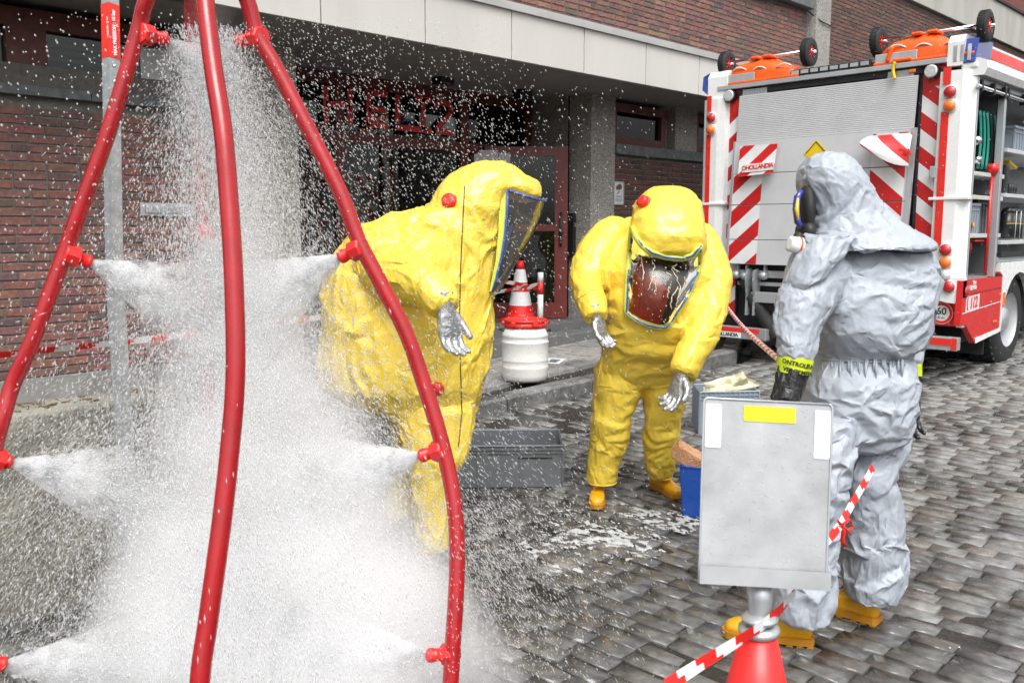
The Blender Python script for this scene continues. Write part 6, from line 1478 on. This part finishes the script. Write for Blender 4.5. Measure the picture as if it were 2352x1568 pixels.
cone2 = cone_thing(cbase, cz, .135, .042, 'glossy red traffic cone carrying the metal board, cut by the lower frame', [(.22, 0), (1.0, 0)])
# tapes tied at the cone top
cb = at(1745, 1440, TB-.06)
tape([at(1530, 1575, 1.95), at(1600, 1530, 2.02), at(1690, 1475, 2.1), cb, at(1790, 1402, 2.2), at(1828, 1356, 2.26)], .031, 'twisted red and white tape tied round the cone under the board, running to lower left', rib=tuple(Rv*.7-Zv*.7), period=.13, twist=.7, phase=.1)
kn = at(1932, 1203, 2.62)
tape([at(1880, 1260, 2.5), at(1912, 1228, 2.58), kn, at(1955, 1160, 2.75), at(1985, 1110, 2.9), at(2006, 1072, 3.0)], .026, 'red and white tape with a knot passing in front of the grey suit leg', rib=tuple(Rv*.85-Zv*.5), period=.13, twist=.35, phase=.4)
m = MB()
for P_ in ([kn, kn+Rv*.022+Zv*.016, kn+Rv*.034-Zv*.004, kn+Rv*.018-Zv*.016, kn], [kn, kn-Rv*.012+Zv*.014, kn-Rv*.016-Zv*.004, kn], [kn, kn+Rv*.006-Zv*.02, kn+Rv*.004-Zv*.05, kn+Rv*.012-Zv*.066], [kn, kn+Rv*.016-Zv*.016, kn+Rv*.028-Zv*.03]): m.tube([p-Fh*.006 for p in P_], .0075, 6, flat=.4)
kno = m.build('knot', M['bright_red'], None); kno.parent = [o for o in bpy.data.objects if o.name.startswith('barrier_tape')][-1]; kno['kind'] = 'stuff'
# twisted tape from the yellow suit's side to the grey suit's cuff
P0, P1 = at(1660, 690, 6.6), at(1795, 830, 3.3)
Pm = [P0.lerp(P1, f)-Zv*.02*math.sin(f*math.pi) for f in np.linspace(0, 1, 40)]
mr, mw = MB(), MB()
n = 8
for i in range(len(Pm)-1):
    for sgn, off in ((1, 0), (1, 2), (1, 4), (1, 6)):
        pass
d = (P1-P0).normalized(); a = d.orthogonal().normalized(); b = d.cross(a); Ltot = (P1-P0).length; N_ = 150
for i in range(N_):
    f0, f1 = i/N_, (i+1)/N_; p, q = P0.lerp(P1, f0)-Zv*.03*math.sin(f0*math.pi), P0.lerp(P1, f1)-Zv*.03*math.sin(f1*math.pi)
    for k in range(8):
        t0, t1 = 2*math.pi*k/8, 2*math.pi*(k+1)/8; r0_ = .012; 
        c0 = [(a*math.cos(t)+b*math.sin(t))*r0_ for t in (t0, t1)]
        mr.add([p+c0[0], p+c0[1], q+c0[1], q+c0[0]], [(0, 1, 2, 3)], True, (.66, .02, .015) if ((f0*Ltot/.12+k/8) % 1 < .5) else (.75, .75, .75))
rt_ = mr.build('rolled_tape', M['tape_print'], None, 'rolled red and white tape stretched from the yellow sleeve to the grey cuff', 'barrier tape')

# ================================================================ shower frame
M['dark_knob'] = M['nozzle_red']
shower = empty('shower_frame', street(600, 1500), 'red bowed pipe frame of a decontamination shower with spraying nozzles', 'shower')
def smooth_path(pts, sub=8):
    P = [at(*p) for p in pts]; Q = []
    for i in range(len(P)-1):
        a, b, c, d = P[max(i-1, 0)], P[i], P[i+1], P[min(i+2, len(P)-1)]
        for k in range(sub): f = k/sub; Q.append(.5*((2*b)+(c-a)*f+(2*a-5*b+4*c-d)*f*f+(3*b-a-3*c+d)*f**3))
    Q.append(P[-1]); return Q
APEX = (455, -230)
left = [(APEX[0]-10, APEX[1], 2.62), (395, -120, 2.66), (337, 0, 2.68), (315, 82, 2.7), (250, 300, 2.7), (178, 500, 2.7), (148, 585, 2.7), (74, 783, 2.68), (29, 883, 2.68), (7, 956, 2.66), (-13, 1030, 2.65), (-35, 1150, 2.63), (-50, 1300, 2.6), (-55, 1568, 2.55), (-50, 1850, 2.5)]
front = [(APEX[0]+10, APEX[1], 2.55), (462, -120, 2.48), (471, 0, 2.40), (489, 150, 2.36), (512, 300, 2.32), (525, 450, 2.3), (535, 600, 2.28), (541, 783, 2.26), (539, 900, 2.25), (530, 1010, 2.24), (514, 1160, 2.22), (497, 1290, 2.2), (476, 1440, 2.18), (459, 1567, 2.16), (440, 1900, 2.12)]
right = [(APEX[0]+25, APEX[1], 2.62), (520, -100, 2.68), (567, 0, 2.72), (592, 83, 2.74), (636, 160, 2.75), (715, 310, 2.76), (785, 450, 2.76), (825, 555, 2.76), (877, 655, 2.76), (933, 765, 2.76), (970, 870, 2.76), (1003, 975, 2.75), (1030, 1080, 2.74), (1045, 1170, 2.72), (1050, 1260, 2.7), (1048, 1350, 2.68), (1042, 1450, 2.66), (1035, 1568, 2.64), (1020, 1800, 2.6)]
back = [(APEX[0], APEX[1], 2.72), (443, -120, 3.0), (438, 0, 3.2), (446, 175, 3.35), (458, 350, 3.45), (466, 500, 3.5), (472, 620, 3.52), (478, 800, 3.52), (480, 1000, 3.5), (476, 1200, 3.45), (470, 1390, 3.42)]
for pts, r in ((left, .0235), (front, .0245), (right, .0245), (back, .024)):
    Q = smooth_path(pts)
    # stop each leg at the street
    Q = [q for q in Q if q.z > .01]
    m = MB(); m.tube(Q, r, 20); lg = m.build('pipe', M['pipe_red'], shower)
    f = MB(); e_ = Q[-1]; f.lathe([(.06, 0), (.06, .008), (.03, .012)], (e_.x, e_.y, zg(e_.x)), 20); f.build('foot_plate', M['pipe_red'], lg)
ap = at(*APEX, 2.62); m = MB(); m.lathe([(.03, -.06), (.07, -.05), (.07, .04), (.03, .06)], ap, 20); m.build('apex_hub', M['nozzle_red'], shower)
NOZ = []
def nozzle(px, py, t, tx, ty, tt, r=.019):
    p, q = at(px, py, t), at(tx, ty, tt); d = (q-p).normalized(); m = MB()
    m.lathe([(r*1.5, -.012), (r*1.75, -.008), (r*1.75, .030), (r*1.3, .034)], p-d*.006, 8, d, smooth=False)
    m.lathe([(r, .0), (r, (q-p).length-.012), (r*1.14, (q-p).length-.012), (r*1.14, (q-p).length)], p, 18, d)
    m.build('nozzle', M['nozzle_red'], shower); NOZ.append((q, d))
nozzle(330, 78, 2.70, 378, 90, 2.78); nozzle(594, 86, 2.74, 549, 95, 2.80)
nozzle(160, 586, 2.70, 207, 602, 2.74); nozzle(823, 572, 2.76, 784, 590, 2.79)
nozzle(-12, 1053, 2.65, 23, 1062, 2.68); nozzle(1012, 1033, 2.75, 969, 1046, 2.79)
nozzle(1036, 1500, 2.66, 987, 1504, 2.70); nozzle(-45, 1520, 2.57, 8, 1524, 2.62)
nozzle(470, 534, 3.5, 473, 556, 3.42); nozzle(446, 118, 3.3, 452, 132, 3.2)
# silver square pipe of the shower with its red pressure label
def sq_pipe(P, w, name, m_, parent=None, **k):
    m = MB(); m.tube(P, w*.707, 4, smooth=False, up=(Rv+Fh*.25).normalized()); return m.build(name, m_, parent, **k)
sp_pts = [(252, -200, 3.45), (253, 0, 3.45), (256, 200, 3.45), (259, 400, 3.45), (262, 560, 3.45), (267, 700, 3.44), (275, 820, 3.43), (283, 950, 3.42), (292, 1100, 3.40), (302, 1250, 3.38), (312, 1400, 3.36)]
spipe = sq_pipe(smooth_path(sp_pts, 4), .046, 'supply_pipe', M['galv'], None, label='slender silver square supply pipe with red pressure label beside the shower', cat='pipe')
lab_P = smooth_path([(253, 12, 3.45), (254, 70, 3.45), (255.5, 137, 3.45)], 2)
sq_pipe(lab_P, .0475, 'red_label', M['bright_red'], spipe)
tpos = at(263, 75, 3.45-.03); tt_ = text('label_print', 'MAX PRESSION : 10 bar', .0165, facing(tpos+Fh*.0, Zv, -Rv*.9-Fh*.35), M['tape_white'], spipe, .0003, bold=.0006)
tpos = at(248, 78, 3.45-.03); text('label_print', 'MAXIMUM PRESSURE : 10 bar', .010, facing(tpos, Zv, -Rv*.9+Fh*.35), M['tape_white'], spipe, .0003, bold=.0004)
for y in (152, 187): p = at(263, y, 3.41); m = MB(); m.lathe([(.007, 0), (.006, .004), (.002, .005)], p, 10, -Fh); m.build('rivet', M['chrome'], spipe)

# rain drops clinging to the metal board
rb = np.random.default_rng(5); m = MB()
for k in range(150):
    u, v_ = rb.uniform(.03, .97), rb.uniform(.03, .9); c = (B_[0].lerp(B_[1], u)).lerp(B_[3].lerp(B_[2], u), v_)+nB*.0012; r = rb.uniform(.0006, .0015)
    m.lathe([(r, -.0005), (r*.8, r*.45), (.0001, r*.6)], c, 6, nB)
o = m.build('rain_drops', mat('drop_clear', (.55, .57, .58), .08, spec=.8), bp_); tag(o, kind='stuff')
# ================================================================ water: drops and mist of the shower, foam on the street
def drops_mesh(name, P, D, Ls, Rs, m_, kind='stuff'):
    """elongated six-point drops: positions, unit directions, half lengths, radii"""
    P = np.asarray(P); D = np.asarray(D); n = len(P); ref = np.where(np.abs(D[:, 2:3]) > .9, np.array([[1., 0, 0]]), np.array([[0, 0, 1.]]))
    A = np.cross(D, ref); A /= np.linalg.norm(A, axis=1, keepdims=True); B = np.cross(D, A); r = Rs[:, None]; l = Ls[:, None]
    V = np.stack([P+D*l, P-D*l, P+A*r, P+B*r, P-A*r, P-B*r], 1).reshape(-1, 3)
    T = np.array([(0, 2, 3), (0, 3, 4), (0, 4, 5), (0, 5, 2), (1, 3, 2), (1, 4, 3), (1, 5, 4), (1, 2, 5)]); T = (T[None]+6*np.arange(n)[:, None, None]).reshape(-1, 3)
    me = fastmesh(name, V, tris=T, smooth=True); return link_mesh(name, me, None, m_)
def drop_mat():
    m = bpy.data.materials.new('water_drops'); m.use_nodes = True; N = m.node_tree.nodes; L = m.node_tree.links; N.clear()
    out = N.new('ShaderNodeOutputMaterial'); d = N.new('ShaderNodeBsdfDiffuse'); d.inputs[0].default_value = (.95, .96, .97, 1); t = N.new('ShaderNodeBsdfTranslucent'); t.inputs[0].default_value = (.95, .96, .97, 1)
    tr = N.new('ShaderNodeBsdfTransparent'); g = N.new('ShaderNodeBsdfGlossy'); g.inputs['Roughness'].default_value = .15
    m1_ = N.new('ShaderNodeMixShader'); m1_.inputs[0].default_value = .5; L.new(d.outputs[0], m1_.inputs[1]); L.new(t.outputs[0], m1_.inputs[2])
    m2_ = N.new('ShaderNodeMixShader'); m2_.inputs[0].default_value = .12; L.new(m1_.outputs[0], m2_.inputs[1]); L.new(g.outputs[0], m2_.inputs[2])
    m3_ = N.new('ShaderNodeMixShader'); m3_.inputs[0].default_value = .5; L.new(m2_.outputs[0], m3_.inputs[1]); L.new(tr.outputs[0], m3_.inputs[2]); L.new(m3_.outputs[0], out.inputs['Surface'])
    return m
M['drops'] = drop_mat()
rw = np.random.default_rng(77)
def spray(q, d, n, spread_, v0, tmax, rr=(.0008, .0028), drag=1.6, gout=.5):
    """drops thrown from a nozzle: cone, air drag, gravity; sampled at random moments of flight"""
    q = np.array(q); d = np.array(d); a = rw.normal(0, 1, (n, 3)); a -= (a@d)[:, None]*d; a /= np.linalg.norm(a, axis=1, keepdims=True)
    ang = np.abs(rw.normal(0, spread_, n)); dr_ = d*np.cos(ang)[:, None]+a*np.sin(ang)[:, None]; v = dr_*(v0*rw.uniform(.55, 1.1, n))[:, None]
    t = tmax*rw.random(n)**1.25; k = drag*rw.uniform(.7, 1.5, n)
    e = np.exp(-k*t)[:, None]; kk = k[:, None]; g = np.array([0, 0, -9.81])
    P = q+v*(1-e)/kk+g*(t[:, None]-(1-e)/kk)/kk; vel = v*e+g*(1-e)/kk
    ok = P[:, 2] > .01; P, vel, t = P[ok], vel[ok], t[ok]; sp = np.linalg.norm(vel, axis=1); R_ = rw.uniform(rr[0], rr[1], len(P))*(.7+.6*rw.random(len(P)))*np.clip(.35+t*3, .35, 1.)
    Ls = np.clip(sp*.0024, R_*1.3, .017)*rw.uniform(.6, 1.2, len(P)); return P, vel/sp[:, None], Ls, R_
parts = []
for i, (q, d) in enumerate(NOZ):
    top_ = i in (0, 1, 9); dn = Vector(d)
    tgt = at(520, 300 if top_ else (760 if i in (2, 3, 8) else (1150 if i in (4, 5) else 1500)), 2.85); dn = ((tgt-q).normalized()*.8+Vector(d)*.5).normalized()
    parts.append(spray(q, dn, 14000, .26 if not top_ else .36, 6.0 if not top_ else 3.6, .55 if not top_ else .8, rr=(.0007, .0022)))
    # the tight white root of the jet
    parts.append(spray(q, dn, 2600, .20, 5.0, .045, rr=(.0012, .0026), drag=.5)); parts.append(spray(q, dn, 7000, .34, 5.0, .10, rr=(.0007, .0016), drag=.8))
# falling column inside the frame, widening towards the street
n = 56000
zc0 = rw.random(n)**1.0*2.1; w_ = .07+.36*(1-zc0/2.1)**1.5; c0 = np.array(at(560, 800, 2.85))
sh_ = .16*(1-zc0/2.1)-.06; P = np.stack([c0[0]+rw.normal(0, 1, n)*w_*.8+sh_*Rv.x, c0[1]+rw.normal(0, 1, n)*w_*.8+sh_*Rv.y, zc0+.01], 1); D = np.stack([rw.normal(0, .18, n), rw.normal(0, .18, n), -np.ones(n)], 1); D /= np.linalg.norm(D, axis=1, keepdims=True)
R_ = rw.uniform(.0007, .0021, n); parts.append((P, D, R_*rw.uniform(1.8, 5, n), R_))
# splash off the ground
n = 30000
a = rw.uniform(0, 2*math.pi, n); rr0 = np.abs(rw.normal(0, .50, n)); P = np.stack([c0[0]+rr0*np.cos(a), c0[1]+rr0*np.sin(a), np.abs(rw.normal(0, .16, n))*np.exp(-rr0*.5)+.012], 1)
D = np.stack([np.cos(a)*.6, np.sin(a)*.6, rw.uniform(-.3, 1.2, n)], 1); D /= np.linalg.norm(D, axis=1, keepdims=True); R_ = rw.uniform(.0006, .0019, n); parts.append((P, D, R_*rw.uniform(1, 3., n), R_))
# loose drops drifting off: dense just right of the frame, thinning towards the middle; slanting fall
def drift(n, x0, x1, y0, y1, t0, t1, dens, dr, rr, Lk=(1.5, 3.6)):
    P, D, Ls, Rs = [], [], [], []
    k = 0
    while k < n:
        x, y, t = rw.uniform(x0, x1), rw.uniform(y0, y1), rw.uniform(t0, t1)
        if rw.random() > dens(x, y): continue
        p = at(x, y, t); k += 1
        if p.z < .02: continue
        d = Vector(dr)+Vector(rw.normal(0, .16, 3)); d.normalize(); r = rw.uniform(*rr); P.append(p); D.append(d); Rs.append(r); Ls.append(r*rw.uniform(*Lk))
    return np.array(P), np.array(D), np.array(Ls), np.array(Rs)
dr_dir = Rv*.55-Zv*.85
parts.append(drift(5200, 560, 1260, 40, 620, 2.7, 4.0, lambda x, y: max(0, min(1, (1.25-(x-560)/600)*(1.05-abs(y-330)/420))), dr_dir, (.0008, .0021)))
parts.append(drift(2600, 1000, 1640, 200, 1300, 2.9, 4.4, lambda x, y: max(.05, 1-(x-1000)/560), dr_dir, (.0008, .0022)))
parts.append(drift(1100, 0, 480, 30, 900, 2.3, 3.3, lambda x, y: .3+.7*x/480, Vector((.0, 0, -1))+Rv*.2, (.0014, .0040), (1., 1.5)))
parts.append(drift(5000, 0, 560, 950, 1560, 2.5, 3.4, lambda x, y: .4+.6*min(1, x/450), Vector((.0, 0, -1))+Rv*.45, (.0009, .0024)))
parts.append(drift(4500, 950, 1500, 1150, 1560, 2.4, 4.0, lambda x, y: max(.05, 1-(x-950)/520), dr_dir, (.0008, .0020)))
parts.append(drift(700, 2000, 2352, 50, 1500, 3.0, 5.0, lambda x, y: .25, dr_dir, (.0007, .0016)))
P = np.vstack([p[0] for p in parts]); D = np.vstack([p[1] for p in parts]); Ls = np.concatenate([p[2] for p in parts]); Rs = np.concatenate([p[3] for p in parts])
wd = drops_mesh('water_spray', P, D, Ls, Rs, M['drops']); tag(wd, 'white spray of water drops filling the shower frame and drifting right', 'water spray', kind='stuff')
# drops clinging to the front of the pipes
# fine mist between the drops: one closed body of thin white volume, densest in the middle and near the street
mc = at(560, 900, 2.85)
def mist_body():
    m = MB(); rows = []
    for z, r in ((-.02, 1.15), (.3, .98), (.7, .72), (1.1, .56), (1.5, .44), (1.75, .40), (2.0, .36), (2.2, .22)):
        rows.append([Vector((mc.x, mc.y, z))+Rv*(r*math.cos(a)*1.0+.0)+Fh*(r*.62*math.sin(a)) for a in np.linspace(0, 2*math.pi, 28, endpoint=False)])
    m.grid(rows, True, closed=True); m.add(rows[0], [tuple(range(28))]); m.add(rows[-1], [tuple(range(27, -1, -1))])
    vm = bpy.data.materials.new('mist'); vm.use_nodes = True; N = vm.node_tree.nodes; L = vm.node_tree.links; N.clear()
    out = N.new('ShaderNodeOutputMaterial'); pv = N.new('ShaderNodeVolumePrincipled'); pv.inputs['Color'].default_value = (.995, .997, 1, 1); pv.inputs['Anisotropy'].default_value = 0.
    geo = N.new('ShaderNodeNewGeometry'); sub = N.new('ShaderNodeVectorMath'); sub.operation = 'SUBTRACT'; sub.inputs[1].default_value = (mc.x, mc.y, 0); L.new(geo.outputs['Position'], sub.inputs[0])
    def dot(v):
        d = N.new('ShaderNodeVectorMath'); d.operation = 'DOT_PRODUCT'; d.inputs[1].default_value = v; L.new(sub.outputs[0], d.inputs[0]); return d.outputs['Value']
    def math_(op, a, b=None):
        q = N.new('ShaderNodeMath'); q.operation = op
        for i, v in enumerate((a, b)):
            if v is None: continue
            if isinstance(v, (int, float)): q.inputs[i].default_value = v
            else: L.new(v, q.inputs[i])
        return q.outputs[0]
    u, w, z = dot(tuple(Rv)), dot(tuple(Fh)), dot((0, 0, 1))
    # radius of the plume at this height
    h = math_('DIVIDE', math_('SUBTRACT', 2.1, z), 2.1); h = math_('MAXIMUM', h, 0.); rad_ = math_('ADD', math_('MULTIPLY', math_('POWER', h, 1.6), .72), .09); u = math_('SUBTRACT', u, math_('SUBTRACT', math_('MULTIPLY', h, .20), .06))
    rr_ = math_('SQRT', math_('ADD', math_('MULTIPLY', u, u), math_('MULTIPLY', math_('MULTIPLY', w, w), 2.2)))
    x = math_('DIVIDE', rr_, rad_); dens = math_('MAXIMUM', math_('SUBTRACT', 1., math_('POWER', x, 1.6)), 0.)
    nz = N.new('ShaderNodeTexNoise'); nz.inputs['Scale'].default_value = 4.5; nz.inputs['Detail'].default_value = 5; nz.inputs['Roughness'].default_value = .62; L.new(geo.outputs['Position'], nz.inputs['Vector'])
    mr = N.new('ShaderNodeMapRange'); mr.inputs['From Min'].default_value = .38; mr.inputs['From Max'].default_value = .68; L.new(nz.outputs['Fac'], mr.inputs['Value'])
    dens = math_('MULTIPLY', dens, math_('ADD', math_('MULTIPLY', mr.outputs[0], 1.1), .25)); hz_m = math_('ADD', math_('MULTIPLY', math_('POWER', h, 1.4), 20.), 1.4)
    L.new(math_('MULTIPLY', dens, hz_m), pv.inputs['Density']); L.new(pv.outputs[0], out.inputs['Volume'])
    o = m.build('water_mist', vm, None, 'soft white water mist standing inside the shower frame', 'mist', kind='stuff'); return o
mist_body()
def jet(q, d, ln, r1, k_, dens):
    q = Vector(q); d = Vector(d).normalized(); m = MB(); m.lathe([(.012, 0), (r1*.35, ln*.25), (r1*.75, ln*.6), (r1, ln)], q, 18, d)
    vm = bpy.data.materials.new('jet_mist'); vm.use_nodes = True; N = vm.node_tree.nodes; L = vm.node_tree.links; N.clear()
    out = N.new('ShaderNodeOutputMaterial'); pv = N.new('ShaderNodeVolumePrincipled'); pv.inputs['Color'].default_value = (.995, .997, 1, 1)
    geo = N.new('ShaderNodeNewGeometry'); dd = N.new('ShaderNodeVectorMath'); dd.operation = 'DISTANCE'; dd.inputs[1].default_value = tuple(q); L.new(geo.outputs['Position'], dd.inputs[0])
    mr = N.new('ShaderNodeMapRange'); mr.inputs['From Min'].default_value = 0; mr.inputs['From Max'].default_value = ln*.95; mr.inputs['To Min'].default_value = 1.; mr.inputs['To Max'].default_value = 0; L.new(dd.outputs['Value'], mr.inputs['Value']); pw = N.new('ShaderNodeMath'); pw.operation = 'POWER'; pw.inputs[1].default_value = 2.8; L.new(mr.outputs[0], pw.inputs[0]); mm = N.new('ShaderNodeMath'); mm.operation = 'MULTIPLY'; mm.inputs[1].default_value = dens; L.new(pw.outputs[0], mm.inputs[0])
    nz = N.new('ShaderNodeTexNoise'); nz.inputs['Scale'].default_value = 22; nz.inputs['Detail'].default_value = 5; L.new(geo.outputs['Position'], nz.inputs['Vector'])
    m2 = N.new('ShaderNodeMapRange'); m2.inputs['From Min'].default_value = .40; m2.inputs['From Max'].default_value = .62; L.new(nz.outputs['Fac'], m2.inputs['Value'])
    mu = N.new('ShaderNodeMath'); mu.operation = 'MULTIPLY'; L.new(mm.outputs[0], mu.inputs[0]); L.new(m2.outputs[0], mu.inputs[1]); L.new(mu.outputs[0], pv.inputs['Density']); L.new(pv.outputs[0], out.inputs['Volume'])
    return m.build('jet_mist', vm, bpy.data.objects['water_mist'], kind='stuff')
for i, (q, d) in enumerate(NOZ[:8]):
    top_ = i in (0, 1, 9); tgt = at(520, 300 if top_ else (760 if i in (2, 3, 8) else (1150 if i in (4, 5) else 1500)), 2.85); dn = ((tgt-q).normalized()*.6+Vector(d)*.6).normalized()
    jet(q+dn*.002, dn, .46 if not top_ else .36, .17 if not top_ else .15, i, 110 if not top_ else 70)
# foam on the setts: stringy film where two noises cross, as fine cells of real relief
def foam():
    V, Fc = [], []; cell = .007
    for k_, (cx, cy, a, b_, thr) in enumerate(((1400, 1240, .62, .34, .42), (1560, 1215, .30, .2, .46), (1290, 1195, .5, .3, .64), (1110, 1180, .3, .3, .78), (1390, 1180, .5, .5, .85), (2180, 1300, .5, .6, .90), (2260, 1450, .5, .5, .88), (1960, 1470, .3, .3, .90))):
        c = street(cx, cy); nx = int(2*a/cell); X, Y = np.meshgrid(np.linspace(c.x-a, c.x+a, nx), np.linspace(c.y-b_, c.y+b_, int(2*b_/cell))); sh = X.shape
        p = np.stack([X.ravel()*1.0, Y.ravel()*.45, np.full(X.size, k_*1.7)], 1); n1 = vnoise(p, .13, 5+k_, 3); n2 = vnoise(p, .05, 15+k_, 2); n3 = vnoise(p, .35, 25+k_, 1)
        fall = 1-np.clip(((X-c.x)/a)**2+((Y-c.y)/b_)**2, 0, 1).ravel()
        h = (1-np.abs(n1)*2.2)*.55+.22*n2+.30*n3+.35*fall-.22-thr; H = h.reshape(sh); idx = {}
        for i in range(sh[0]-1):
            for j in range(sh[1]-1):
                if H[i, j]+H[i+1, j+1]+H[i, j+1]+H[i+1, j] > 0:
                    f = []
                    for (u, w) in ((i, j), (i, j+1), (i+1, j+1), (i+1, j)):
                        if (u, w) not in idx:
                            idx[(u, w)] = len(V); x, y = X[u, w], Y[u, w]; V.append((x+RNG.normal(0, .0018), y+RNG.normal(0, .0018), zg(x)+.0015+max(0, min(.010, H[u, w]*.03))))
                        f.append(idx[(u, w)])
                    Fc.append(tuple(f))
    me = fastmesh('foam', V, faces=Fc, smooth=True); o = link_mesh('foam', me, None, M['foam']); tag(o, 'thin stringy white foam floating on the wet setts', 'foam', kind='stuff')
foam()
